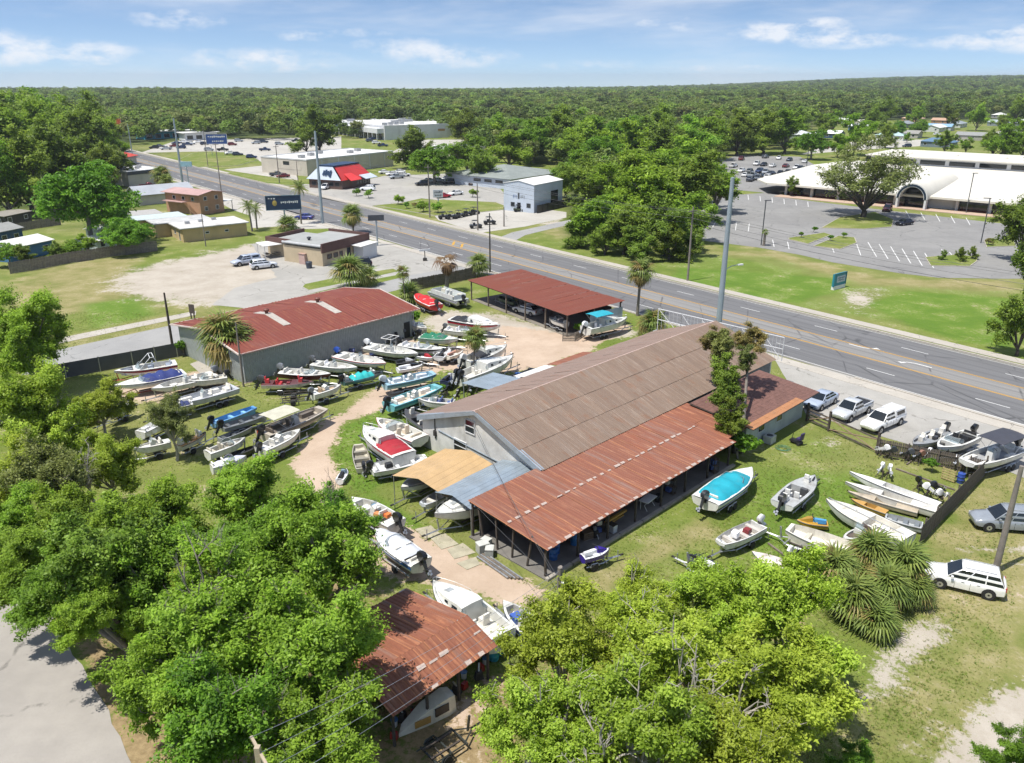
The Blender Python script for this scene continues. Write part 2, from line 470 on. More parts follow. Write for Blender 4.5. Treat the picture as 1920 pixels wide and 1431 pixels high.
def ground_material():
    t = NT('ground_turf_and_soil')
    p = t.pos()
    big = t.noise(.035, 4, .55, p); mid = t.noise(.22, 6, .65, p); fin = t.noise(2.2, 6, .75, p); grit = t.noise(9, 4, .7, p)
    blade = t.noise(5.5, 5, .8, p, stretch=(1, .55, 1))
    green = t.mix(t.ramp(mid, .3, .7), (.12, .17, .03), (.185, .22, .045))
    lushc = t.mix(t.ramp(mid, .35, .7), (.10, .18, .022), (.155, .23, .034))
    dryc = t.mix(t.ramp(mid, .3, .7), (.235, .205, .085), (.32, .275, .135))
    g = t.mix(t.ramp(big, .42, .66, 0, .45), green, dryc)
    g = t.mix(t.ramp(t.math('ADD', t.attr('dry'), t.math('MULTIPLY', t.math('SUBTRACT', mid, .5), 1.6)), .15, .85, 0, .9), g, dryc)
    g = t.mix(t.ramp(t.math('ADD', t.attr('lush'), t.math('MULTIPLY', t.math('SUBTRACT', mid, .5), 1.3)), .2, .85), g, lushc)
    # worn bare specks in the turf
    g = t.mix(t.math('MULTIPLY', t.ramp(t.math('ADD', fin, t.math('MULTIPLY', mid, .9)), .98, 1.18), .45), g, (.40, .34, .23))
    g = t.mix(t.ramp(blade, .3, .72, .0, .62), g, t.mix(.45, g, (.05, .07, .016)))
    sandc = t.mix(t.ramp(mid, .3, .7), (.355, .315, .26), (.44, .40, .34))
    sandc = t.mix(t.ramp(fin, .35, .8, 0, .35), sandc, (.27, .22, .16))
    dirtc = t.mix(t.ramp(mid, .3, .72), (.40, .305, .225), (.49, .385, .295))
    dirtc = t.mix(t.ramp(fin, .4, .8, 0, .3), dirtc, (.29, .215, .155))
    lit = t.mix(t.ramp(fin, .3, .7), (.20, .145, .075), (.33, .25, .135))
    wob = t.math('ADD', t.math('MULTIPLY', t.math('SUBTRACT', mid, .5), 1.9), t.math('MULTIPLY', t.math('SUBTRACT', fin, .5), 1.7))
    def m(key, lo=.35, hi=.65): return t.ramp(t.math('ADD', t.attr(key), wob), lo, hi)
    c = t.mix(m('litter'), g, lit)
    c = t.mix(m('sand'), c, sandc)
    c = t.mix(m('dirt', .38, .6), c, dirtc)
    c = t.mix(t.attr('wood'), c, t.mix(t.ramp(mid, .3, .7), (.035, .05, .016), (.06, .08, .025)))
    t.color(c); t.set(.95, 0, .15)
    t.bump(t.math('ADD', blade, t.math('MULTIPLY', grit, .5)), .6, .06)
    return t.m
M_GROUND = ground_material()
gme = np_mesh('ground', verts, quads, M_GROUND)
for k, v in zones.items(): set_attr(gme, k, v.reshape(-1))
gme.shade_smooth()
ground = tag(obj('ground', gme), kind='structure')

# ------------------------------------------------------------------ paving materials
def paving(name, a, b, crack=(.1, .1, .1), cs=.25, patch=None, stain=.35):
    t = NT(name); p = t.pos()
    big = t.noise(.06, 4, .6, p); mid = t.noise(.5, 6, .65, p); fin = t.noise(8, 5, .75, p)
    c = t.mix(t.ramp(t.math('ADD', t.math('MULTIPLY', big, .6), t.math('MULTIPLY', mid, .4)), .36, .64), a, b)
    c = t.mix(t.ramp(t.noise(.18, 5, .7, p), .55, .8, 0, stain), c, shade(a, .62))
    c = t.mix(t.ramp(fin, .35, .75, 0, .25), c, shade(a, .7))
    v = t.n('ShaderNodeTexVoronoi', feature='DISTANCE_TO_EDGE'); v.inputs['Scale'].default_value = cs
    wv = t.n('ShaderNodeVectorMath', operation='ADD'); nz = t.n('ShaderNodeTexNoise'); nz.inputs['Scale'].default_value = .9; t.l(p, nz.inputs['Vector'])
    t.l(p, wv.inputs[0]); t.l(nz.outputs[1], wv.inputs[1]); t.l(wv.outputs[0], v.inputs['Vector'])
    cr = t.ramp(v.outputs['Distance'], .004, .02, 1, 0)
    c = t.mix(t.math('MULTIPLY', cr, t.ramp(mid, .45, .6, 0, .7)), c, crack)
    t.color(c); t.set(.9, 0, .25); t.bump(fin, .25, .02)
    return t.m
def road_material():
    t = NT('worn_asphalt'); p = t.pos(); ox = t.n('ShaderNodeSeparateXYZ'); t.l(t.co(), ox.inputs[0]); v = ox.outputs[0]
    mid = t.noise(.4, 6, .6, stretch=(1, .12, 1)); fin = t.noise(7, 5, .75); lng = t.noise(1.4, 5, .6, stretch=(1, .02, 1))
    c = t.mix(t.ramp(lng, .35, .65), (.125, .125, .129), (.16, .16, .163))
    # the turn lane in the middle was paved with a paler mix
    mid_l = t.math('MULTIPLY', t.ramp(v, -2.2, -1.8), t.ramp(v, 1.8, 2.2, 1, 0))
    c = t.mix(mid_l, c, t.mix(t.ramp(mid, .3, .7), (.215, .21, .20), (.255, .248, .235)))
    # polished wheel tracks
    tr = t.math('ABSOLUTE', t.math('SUBTRACT', t.math('PINGPONG', t.math('ADD', v, 60.66), .89), .44))
    c = t.mix(t.ramp(tr, .05, .4, .28, 0), c, (.16, .16, .16))
    vo = t.n('ShaderNodeTexVoronoi', feature='DISTANCE_TO_EDGE'); vo.inputs['Scale'].default_value = .16; mp = t.n('ShaderNodeMapping'); mp.inputs['Scale'].default_value = (1, .45, 1); t.l(p, mp.inputs[0]); t.l(mp.outputs[0], vo.inputs['Vector'])
    c = t.mix(t.math('MULTIPLY', t.ramp(vo.outputs['Distance'], .004, .016, .8, 0), t.ramp(mid, .4, .6)), c, (.06, .06, .062))
    oil = t.math('ABSOLUTE', t.math('SUBTRACT', t.math('PINGPONG', t.math('ADD', v, 60.66), 1.785), .9))
    c = t.mix(t.math('MULTIPLY', t.ramp(oil, .5, .85, 0, .45), t.ramp(lng, .35, .6)), c, (.085, .085, .087))
    ed = t.ramp(t.math('ABSOLUTE', v), 8.6, 9.2)
    c = t.mix(t.math('MULTIPLY', ed, .6), c, (.25, .235, .2))
    c = t.mix(t.ramp(mid, .55, .75, 0, .35), c, (.17, .168, .165))
    c = t.mix(t.ramp(fin, .4, .8, 0, .3), c, (.07, .07, .07))
    t.color(c); t.set(.85, 0, .3); t.bump(fin, .2, .01)
    return t.m
M_CONC = paving('concrete_walk', (.36, .33, .285), (.44, .41, .36), (.12, .11, .1), .35, stain=.3)
M_LOT = paving('concrete_lot', (.30, .29, .265), (.38, .365, .335), (.12, .115, .1), .12, stain=.4)
M_LOT2 = paving('old_asphalt_lot', (.205, .202, .196), (.26, .256, .246), (.10, .10, .10), .1, stain=.35)
M_STREET = paving('side_street_asphalt', (.27, .268, .262), (.32, .317, .305), (.13, .13, .13), .15, stain=.25)
M_LANE = paving('lane_concrete', (.29, .27, .245), (.37, .345, .31), (.10, .095, .085), .1, stain=.35)
M_PLAZA = paving('plaza_paving', (.38, .36, .32), (.45, .43, .39), (.15, .15, .14), .05, stain=.3)
def worn_paint(name, c, wear=.35):
    t = NT(name); p = t.pos()
    f = t.ramp(t.noise(6, 6, .8, p), .5, .75, 0, wear)
    t.color(t.mix(f, c, (.16, .16, .16))); t.set(.7, 0, .3); return t.m
M_WHITEL = worn_paint('road_paint_white', (.62, .62, .60))
M_YELL = worn_paint('road_paint_yellow', (.50, .275, .035))
M_FAINT = worn_paint('road_paint_faded', (.45, .45, .43), .6)

def ring_sheet(name, pts, z, mat, fringe=0.0, step=1.6, seed=1):
    """a flat paved sheet whose edge wanders a little"""
    rr = random.Random(seed); poly = [Vector((p[0], p[1], 0)) for p in pts]; out = []
    for i, a in enumerate(poly):
        b = poly[(i + 1) % len(poly)]; L = (b - a).length; n = max(1, int(L / step)) if fringe else 1
        for k in range(n):
            q = a.lerp(b, k / n)
            if fringe and k: q += Vector((rr.uniform(-1, 1), rr.uniform(-1, 1), 0)) * fringe
            out.append(q)
    me = bpy.data.meshes.new(name); b = bmesh.new()
    vs = [b.verts.new((q.x, q.y, z)) for q in out]
    for i in range(len(vs)): b.edges.new((vs[i], vs[(i + 1) % len(vs)]))
    bmesh.ops.triangle_fill(b, use_beauty=True, edges=b.edges[:], normal=(0, 0, 1))
    for f in b.faces:
        if f.normal.z < 0: f.normal_flip()
    b.to_mesh(me); b.free(); me.materials.append(mat)
    return tag(obj(name, me), kind='structure')
# main road (local x across, y along)
def road_obj(name, mb, mat, z=0, parent=None):
    o = mb.build(name, mat, parent)
    if parent is None:
        o.location = RD(0, (NEAR_E + FAR_E) / 2, z); o.rotation_euler = (0, 0, math.atan2(-ROAD_D.x, ROAD_D.y)); tag(o, kind='structure')
    return o
def strip(x0, x1, y0, y1, n=1):
    m = MB()
    for i in range(n):
        a = y0 + (y1 - y0) * i / n; b = y0 + (y1 - y0) * (i + 1) / n
        m.sheet([(x0, a, 0), (x1, a, 0), (x1, b, 0), (x0, b, 0)])
    return m
S0, S1 = -140, 760
road = road_obj('road', strip(-9.45, 9.45, S0, S1, 30), road_material(), .012)
HW = 9.45
def mark(name, mat, x0, x1, y0, y1, z=.006):
    return strip(x0, x1, y0, y1).build(name, mat, road).__setattr__('location', (0, 0, z))
mark('yellow_line', M_YELL, 1.78, 1.90, S0, S1); mark('yellow_line', M_YELL, 1.98, 2.06, S0, S1)
mark('yellow_line', M_YELL, -1.90, -1.78, S0, S1); mark('yellow_line', M_YELL, -2.1, -1.98, S0, S1)
mark('edge_line', M_FAINT, 8.75, 8.86, S0, S1); mark('edge_line', M_WHITEL, -8.98, -8.86, S0, S1)
dash = strip(-.065, .065, 0, 3.4).mesh('lane_dash', M_WHITEL)
# lane dashes: 12.19 m apart, phases read from the photograph
s_far = (at(1745.9, 662.4) ).dot(ROAD_D); s_near = at(1901, 761.3).dot(ROAD_D)
for k in range(-3, 36):
    if -3 <= k: obj('lane_dash', dash, road, (5.35, s_far + 12.19 * k, .006))
    obj('lane_dash', dash, road, (-5.35, s_near + 12.19 * k, .006))
def arrow_mesh(flip):
    m = MB(); f = -1 if flip else 1
    pts = [(0, 0), (0.05, .9), (.02, 1.6), (-.25, 2.2), (-.62, 2.55)]
    for i in range(len(pts) - 1):
        (xa, ya), (xb, yb) = pts[i], pts[i + 1]
        m.sheet([(f * (xa - .09), ya, 0), (f * (xa + .09), ya, 0), (f * (xb + .09), yb, 0), (f * (xb - .09), yb, 0)][::f])
    m.sheet([(f * -.45, 2.2, 0), (f * -.75, 2.95, 0), (f * -1.05, 2.45, 0)][::-f])
    return m.mesh('turn_arrow', M_WHITEL)
am = arrow_mesh(False)
def arrow(px, py, rz):
    p = at(px, py); s = p.dot(ROAD_D); n = p.dot(ROAD_N) - (NEAR_E + FAR_E) / 2
    o = obj('turn_arrow', am, road, (n, s, .006)); o.rotation_euler = (0, 0, rz); o.scale = (1.1, 1.25, 1)
arrow(1592, 645, math.pi); arrow(1747, 690, 0); arrow(1592, 645 - .1, math.pi) if False else None
for px, py in ((846, 457), (863, 461)):
    p = at(px, py); s = p.dot(ROAD_D); n = p.dot(ROAD_N) - (NEAR_E + FAR_E) / 2
    m = MB(); m.sheet([(-1.5, -1.6, 0), (-.9, -1.6, 0), (1.5, 1.4, 0), (.9, 1.4, 0)]); q = m.build('median_hatching', M_YELL, road); q.location = (0, s, .006)
# kerbs and sidewalks
def kerb_run(name, x0, x1, y0, y1, h, mat):
    m = MB(); m.box(((x0 + x1) / 2, (y0 + y1) / 2, h / 2), (abs(x1 - x0), y1 - y0, h)); return road_obj(name, m, mat, 0)
kerb_run('kerb', HW, HW + .3, S0, S1, .14, M_CONC)
m = MB()
for (a, b) in ((S0, 0), (0, 42), (64, 118), (150, S1)): m.box((-HW - .15, (a + b) / 2, .07), (.3, b - a, .14))
road_obj('kerb', m, M_CONC)
kerb_run('sidewalk', HW + .95, HW + 2.75, S0, S1, .07, M_CONC)
kerb_run('sidewalk', -HW - 1.9, -HW - .45, 95, 330, .06, M_CONC)
kerb_run('sidewalk', -HW - 2.1, -HW - .32, S0, 60, .05, M_CONC)
# side street and its sidewalk
street = [(40, 705), (94, 691), (325, 645), (775, 537), (905, 512), (880, 497), (770, 516), (714, 530), (354, 603), (142, 649), (60, 667)]
ring_sheet('side_street', W(street), .01, M_STREET)
ring_sheet('sidewalk', W([(60, 656), (146, 637), (367, 591), (368, 583), (146, 627), (60, 646)]), .02, M_CONC)
ring_sheet('concrete_pad', W([(356, 683), (395, 668), (432, 680), (396, 697), (375, 700)]), .025, M_CONC)
# lots
ring_sheet('parking_lot', W([(1452, 668), (1535, 688.5), (1920, 796), (2200, 876), (2200, 1010), (1895, 886), (1850, 878), (1510, 775), (1485, 735)]), .016, M_LOT, .12, 2, 4)
ring_sheet('parking_lot', W([(470, 458), (540, 448), (690, 452), (735, 458), (800, 472), (905, 503), (880, 497), (770, 516), (760, 514), (702, 524), (560, 556), (470, 580), (398, 572), (440, 540), (520, 520)]), .014, M_LOT, .2, 2, 5)
ring_sheet('grass_island', W([(568, 538), (572, 533), (629, 521), (737, 504), (747, 509), (693, 521), (579, 544)]), .03, M_GROUND)
ring_sheet('grass_island', W([(702, 524), (760, 513), (767, 517), (714, 530)]), .03, M_GROUND)
lotA = ring_sheet('convention_lot', W([(1265, 445), (1310, 400), (1345, 368), (1460, 360), (1480, 372), (1640, 392), (1920, 424), (2060, 440), (2060, 520), (1890, 523), (1760, 521), (1690, 513), (1640, 505), (1560, 492), (1500, 478), (1420, 464)]), .012, M_LOT2)
ring_sheet('back_lot', W([(1335, 352), (1352, 300), (1385, 291), (1500, 294), (1532, 312), (1502, 352), (1458, 364)]), .012, M_LOT2)
ring_sheet('plaza_lot', W([(262, 287), (330, 264), (560, 258), (640, 256), (640, 285), (542, 302), (560, 338), (470, 327), (420, 318), (500, 310), (470, 292), (400, 284), (330, 285)]), .012, M_PLAZA)
ring_sheet('plaza_lot', W([(735, 285), (780, 262), (870, 262), (885, 285), (870, 305), (740, 300)]), .012, M_PLAZA)
ring_sheet('grill_lot', W([(560, 345), (640, 348), (720, 330), (860, 325), (930, 345), (960, 380), (960, 392), (900, 384), (790, 372), (745, 382), (680, 388), (600, 372)]), .012, M_LOT)
ring_sheet('dealer_lot', W([(815, 405), (870, 395), (960, 384), (1062, 398), (1062, 408), (985, 425), (905, 436), (870, 428), (822, 413)]), .012, M_PLAZA)
ring_sheet('driveway', W([(935, 446), (960, 436), (1070, 412), (1080, 418), (985, 441), (965, 452)]), .012, M_STREET)
ring_sheet('motel_lot', W([(375, 362), (440, 368), (480, 378), (560, 400), (640, 428), (560, 430), (520, 425), (470, 428), (470, 405), (440, 395)]), .012, M_PLAZA)
ring_sheet('lane', W([(-120, 950), (10, 985), (45, 1060), (120, 1190), (190, 1310), (262, 1470), (-120, 1470)]), .014, M_LANE, .15, 1.2, 7)
ring_sheet('mobile_home_street', W([(1500, 290), (1560, 270), (1640, 262), (1760, 262), (1920, 240), (1960, 236), (1960, 246), (1820, 262), (1760, 272), (1600, 282)]), .012, M_PLAZA)
ring_sheet('pavement', W([(50, 251), (60, 243), (130, 249), (220, 262), (200, 266)]), .05, M_PLAZA)
stripe = strip(-.06, .06, -2.4, 2.4).mesh('parking_stripe', M_WHITEL)
def stripes(pa, pb, n, dpx, m=stripe):
    """n stripes between two photo points, each pointing along the photo direction dpx"""
    for i in range(n):
        k = i / max(1, n - 1); q = (pa[0] + (pb[0] - pa[0]) * k, pa[1] + (pb[1] - pa[1]) * k)
        p = at(*q, .016); r = at(q[0] + dpx[0], q[1] + dpx[1], .016) - p
        o = obj('parking_stripe', m, lotA, p, math.atan2(-r.x, r.y)); o.scale = (1.3, max(.6, r.length / 4.8), 1)
stripes((1635, 467), (1742, 488), 6, (18, 30))
stripes((1560, 463), (1610, 468), 2, (8, 22)); stripes((1450, 456), (1478, 460), 2, (3, 14))
stripes((1313, 415), (1340, 419), 2, (-8, 14)); stripes((1380, 424), (1404, 426), 2, (-2, 16))
stripes((1403, 370), (1515, 383), 6, (1, 10)); stripes((1702, 402), (1815, 415), 5, (8, 14))
stripes((1775, 480), (1790, 485), 2, (22, 28))
def island(pts, seed):
    o = ring_sheet('grass_island', W(pts), .1, M_GROUND)
    m = MB(); w = W(pts)
    for i in range(len(w)):
        a, b = w[i], w[(i + 1) % len(w)]; d = b - a
        m.box(((a.x + b.x) / 2, (a.y + b.y) / 2, .06), (d.length + .12, .15, .13), math.atan2(d.y, d.x))
    m.build('kerb_edging', M_CONC, o)
island([(1478, 447), (1545, 437), (1558, 441), (1515, 458), (1480, 450)], 1)
island([(1525, 462), (1572, 443), (1602, 446), (1606, 456), (1575, 468)], 2)
island([(1735, 483), (1800, 478), (1825, 482), (1832, 490), (1818, 500), (1745, 499)], 3)
island([(1540, 428), (1575, 408), (1640, 398), (1675, 412), (1672, 426), (1620, 430)], 4)
island([(1845, 452), (1900, 450), (1905, 462), (1850, 464)], 5)
island([(335, 300), (360, 288), (440, 285), (485, 300), (445, 311), (370, 314)], 6)
island([(425, 326), (440, 322), (545, 338), (570, 345), (560, 350), (500, 344)], 7)
island([(790, 378), (830, 375), (930, 380), (960, 392), (905, 398), (815, 405), (740, 392), (700, 386)], 8)
# ------------------------------------------------------------------ building materials
def rust_roof(name, base, alt, pale, streak=.55, spots=.35, sx=1.0, grey=.3, blotch=.3, edge=0):
    t = NT(name)
    rnd = t.rand(); co = t.co()
    off = t.n('ShaderNodeVectorMath', operation='ADD'); cmb = t.n('ShaderNodeCombineXYZ')
    for i in range(3): t.l(t.math('MULTIPLY', rnd, 37.0 + 11 * i), cmb.inputs[i])
    t.l(co, off.inputs[0]); t.l(cmb.outputs[0], off.inputs[1]); v = off.outputs[0]
    big = t.noise(.35, 4, .6, v); st = t.noise(1.6, 5, .65, v, stretch=(2.6 * sx, .22, 1)); fin = t.noise(6, 5, .7, v)
    c = t.mix(t.ramp(rnd, 0, 1, 0, .8, False), base, alt)
    c = t.mix(t.ramp(big, .35, .65), c, t.mix(.5, alt, base))
    c = t.mix(t.ramp(st, .5, .72, 0, streak), c, pale)
    c = t.mix(t.ramp(t.math('ADD', t.math('MULTIPLY', st, .6), t.math('MULTIPLY', fin, .4)), .6, .72, 0, spots), c, (.30, .115, .055))
    gs = t.noise(1.1, 5, .65, v, stretch=(1.3 * sx, .10, 1)); bl = t.noise(.55, 5, .7, v)
    c = t.mix(t.ramp(gs, .52, .74, 0, grey), c, (.25, .22, .2))
    c = t.mix(t.ramp(bl, .52, .72, 0, blotch), c, (.20, .085, .04))
    if edge:
        sp = t.n('ShaderNodeSeparateXYZ'); t.l(co, sp.inputs[0])
        c = t.mix(t.math('MULTIPLY', t.ramp(sp.outputs[0], .02, .11, edge, 0), t.ramp(st, .35, .6, .25, 1)), c, (.50, .22, .10))
    c = t.mix(t.ramp(fin, .4, .8, 0, .3), c, shade(base, .5))
    t.color(c); t.set(.72, .0, .35); t.bump(fin, .15, .01)
    return t.m
M_LEANTO = rust_roof('rusty_red_sheet', (.235, .082, .046), (.185, .08, .056), (.42, .22, .13), .55, .5, 1, .55, .4, .85)
M_BARN = rust_roof('weathered_brown_sheet', (.225, .160, .118), (.155, .108, .082), (.31, .245, .195), .85, .22, 2.2, .35, .45)
M_BARNF = rust_roof('weathered_brown_sheet_far', (.24, .175, .142), (.21, .145, .118), (.31, .245, .21), .5, .15, 1.6)
M_WARER = rust_roof('oxide_red_roof', (.185, .043, .028), (.17, .047, .033), (.29, .11, .055), .5, .5, .5, .15, .4)
M_CARP = rust_roof('red_brown_roof', (.175, .046, .027), (.165, .05, .032), (.22, .07, .04), .35, .15, .5)
M_SHEDR = rust_roof('shed_rust_sheet', (.20, .074, .045), (.25, .092, .05), (.54, .24, .12), .55, .7, 1, .45, .5, .85)
M_PALE = plain('pale_bare_zinc', (.52, .42, .36), .6, .2, .25, 3)
M_RIDGE = plain('ridge_cap_pink', (.50, .36, .31), .6, .1, .25, 2, dirt=.3)
M_GABLE = plain('whitewashed_block', (.60, .595, .57), .85, 0, .15, .8, dirt=.4)
M_TRIM = plain('grey_blue_flashing', (.32, .37, .42), .5, .3, .15, 1.2, dirt=.2)
M_DARKWOOD = plain('dark_old_timber', (.075, .06, .05), .9, 0, .3, 3)
M_WOOD = plain('weathered_timber', (.17, .14, .11), .9, 0, .3, 3)
M_SLAB = plain('stained_slab', (.16, .15, .135), .9, 0, .25, .6)
M_GREYSHEET = plain('pale_grey_sheet_wall', (.37, .40, .39), .55, .1, .15, .7, dirt=.25)
M_BLUEROOF = plain('blue_grey_carport', (.30, .36, .41), .42, .3, .12, .8, dirt=.2)
M_TANROOF = plain('tan_carport', (.50, .335, .165), .5, .05, .1, .8, dirt=.15)
M_WHITEROOF = plain('white_membrane', (.66, .655, .63), .6, 0, .08, .1, dirt=.15)
M_OFFROOF = plain('ivory_roof', (.60, .575, .505), .65, 0, .08, .07, dirt=.12)
M_GREYROOF = plain('grey_gravel_roof', (.31, .32, .31), .85, 0, .12, .3, dirt=.25)
M_SLATE = plain('grey_green_shingle', (.215, .24, .225), .85, 0, .12, .4)
M_TAN = plain('tan_stucco', (.50, .38, .20), .85, 0, .1, .4, dirt=.2)
M_TAN2 = plain('pale_tan_stucco', (.49, .40, .27), .85, 0, .1, .4, dirt=.2)
M_ORANGE = plain('terracotta_stucco', (.40, .235, .145), .85, 0, .12, .5, dirt=.2)
M_BROWN = plain('brown_mansard', (.115, .058, .048), .75, 0, .18, .8)
M_WHITEW = plain('white_wall', (.60, .61, .62), .7, 0, .07, .3, dirt=.2)
M_BLUEW = plain('pale_blue_wall', (.50, .56, .64), .6, .1, .07, .3, dirt=.1)
M_CREAM = plain('cream_wall', (.52, .48, .41), .75, 0, .08, .3, dirt=.2)
M_REDROOF = plain('bright_red_roof', (.52, .035, .03), .5, 0, .1, .2)
M_DGREY = plain('charcoal_trim', (.06, .065, .075), .6, 0, .15, 1)
M_PINK = plain('faded_pink_roof', (.42, .27, .25), .7, 0, .12, .4)
M_TEAL = plain('teal_panel', (.02, .21, .27), .5, 0, .08, 1)
M_NAVY = plain('navy_panel', (.012, .035, .085), .45, 0, .08, 1)
M_SHINGLE = plain('red_brown_shingle', (.155, .078, .062), .9, 0, .22, 3)

def frame_ring(m, x0, x1, z0, z1, t=.06, y=0.0, d=.05):
    """a rectangular frame in the local xz plane standing proud of y towards -y"""
    for (a, b, c, e) in ((x0, x1, z0, z0 + t), (x0, x1, z1 - t, z1), (x0, x0 + t, z0 + t, z1 - t), (x1 - t, x1, z0 + t, z1 - t)):
        m.box(((a + b) / 2, y - d / 2, (c + e) / 2), (b - a, d, e - c))
    return m
class Bld:
    """a building whose near corner is c, with faces towards a (left) and b (right); photo points on the ground"""
    def __init__(s, name, label, a, c, b, h, wall, cat='building', z0=0.0, world=False, da=None, db=None, group=None):
        A, C, B = (a, c, b) if world else (at(*a, z0), at(*c, z0), at(*b, z0))
        A, C, B = (Vector((q[0], q[1], 0)) for q in (A, C, B))
        x = (B - C); s.w = db or x.length; rz = math.atan2(x.y, x.x)
        yv = Vector((-math.sin(rz), math.cos(rz), 0)); s.d = da or max(1.0, (A - C).dot(yv)); s.h = h
        s.t = thing(name, label, cat, C, rz, group); s.wall = wall
        s.walls(0, s.w, 0, s.d, h, wall)
    def walls(s, x0, x1, y0, y1, h, mat, z0=-.05, name='wall'):
        m = MB(); m.box(((x0 + x1) / 2, (y0 + y1) / 2, (h + z0) / 2), (x1 - x0, y1 - y0, h - z0)); return m.build(name, mat, s.t)
    def part(s, name, mb, mat, **k): return mb.build(name, mat, s.t, **k)
    def flat_roof(s, mat, over=.3, t=.25, z=None, x0=0, x1=None, y0=0, y1=None, name='roof'):
        z = s.h if z is None else z; x1 = s.w if x1 is None else x1; y1 = s.d if y1 is None else y1
        m = MB(); m.box(((x0 + x1) / 2, (y0 + y1) / 2, z + t / 2 + .002), (x1 - x0 + 2 * over, y1 - y0 + 2 * over, t)); return m.build(name, mat, s.t)
    def parapet(s, mat, t=.25, hh=.6, over=.12, name='parapet'):
        m = MB(); x0, x1, y0, y1 = -over, s.w + over, -over, s.d + over; z = s.h + hh / 2
        m.box(((x0 + x1) / 2, y0 + t / 2, z), (x1 - x0, t, hh)); m.box(((x0 + x1) / 2, y1 - t / 2, z), (x1 - x0, t, hh))
        m.box((x0 + t / 2, (y0 + y1) / 2, z), (t, y1 - y0 - 2 * t, hh)); m.box((x1 - t / 2, (y0 + y1) / 2, z), (t, y1 - y0 - 2 * t, hh))
        return m.build(name, mat, s.t)
    def gable(s, mat, rise, along='x', over=.4, t=.12, name='roof', z=None, gmat=None):
        z = s.h if z is None else z; m = MB(); w, d, o = s.w, s.d, over
        if along == 'x':
            k = rise / (d / 2) * o
            m.slab([(-o, -o, z - k + t), (w + o, -o, z - k + t), (w + o, d / 2, z + rise + t), (-o, d / 2, z + rise + t)], t)
            m.slab([(-o, d / 2, z + rise + t), (w + o, d / 2, z + rise + t), (w + o, d + o, z - k + t), (-o, d + o, z - k + t)], t)
            g = MB(); g.add([(0.01, 0, z), (0.01, d, z), (0.01, d / 2, z + rise)], [(0, 2, 1)]); g.add([(w - .01, 0, z), (w - .01, d, z), (w - .01, d / 2, z + rise)], [(0, 1, 2)])
        else:
            k = rise / (w / 2) * o
            m.slab([(-o, -o, z - k + t), (w / 2, -o, z + rise + t), (w / 2, d + o, z + rise + t), (-o, d + o, z - k + t)], t)
            m.slab([(w / 2, -o, z + rise + t), (w + o, -o, z - k + t), (w + o, d + o, z - k + t), (w / 2, d + o, z + rise + t)], t)
            g = MB(); g.add([(0, .01, z), (w, .01, z), (w / 2, .01, z + rise)], [(0, 1, 2)]); g.add([(0, d - .01, z), (w, d - .01, z), (w / 2, d - .01, z + rise)], [(0, 2, 1)])
        for k in (0, 1):
            h_ = MB(); h_.add(g.v[k * 3:k * 3 + 3], [tuple(i - k * 3 for i in g.f[k])]); h_.build('gable_wall', gmat or s.wall, s.t)
        return m.build(name, mat, s.t)
    def hip(s, mat, rise, over=.5, z=None):
        z = s.h if z is None else z; o = over; w, d = s.w, s.d; k = min(w, d) / 2
        b = [(-o, -o, z), (w + o, -o, z), (w + o, d + o, z), (-o, d + o, z)]
        r = [(k, d / 2, z + rise), (w - k, d / 2, z + rise)] if w >= d else [(w / 2, k, z + rise), (w / 2, d - k, z + rise)]
        m = MB()
        if w >= d: m.add(b + r, [(0, 1, 5, 4), (1, 2, 5), (2, 3, 4, 5), (3, 0, 4), (3, 2, 1, 0)])
        else: m.add(b + r, [(0, 1, 4), (1, 2, 5, 4), (2, 3, 5), (3, 0, 4, 5), (3, 2, 1, 0)])
        return m.build('roof', mat, s.t)
    def win(s, face, u, z, w, h, fm=None, gm=None, name='window', bars=0):
        """window or door of width w, height h, lower-left at (u, z) on the right ('R') or left ('L') visible face"""
        m = MB(); frame_ring(m, 0, w, 0, h, min(.09, w * .1))
        for i in range(bars): m.box((w * (i + 1) / (bars + 1), -.02, h / 2), (.05, .035, h - .1))
        o = m.build(name, fm or M_WHITEW, s.t); g = MB(); g.box((w / 2, -.008, h / 2), (w - .08, .012, h - .08)); g.build('pane', gm or M_GLASS, o)
        if face == 'R': o.location = (u, -.004, z)
        else: o.location = (-.004, u, z); o.rotation_euler = (0, 0, -math.pi / 2)
        if face == 'L': o.location = (-.004, u + w, z)
        return o

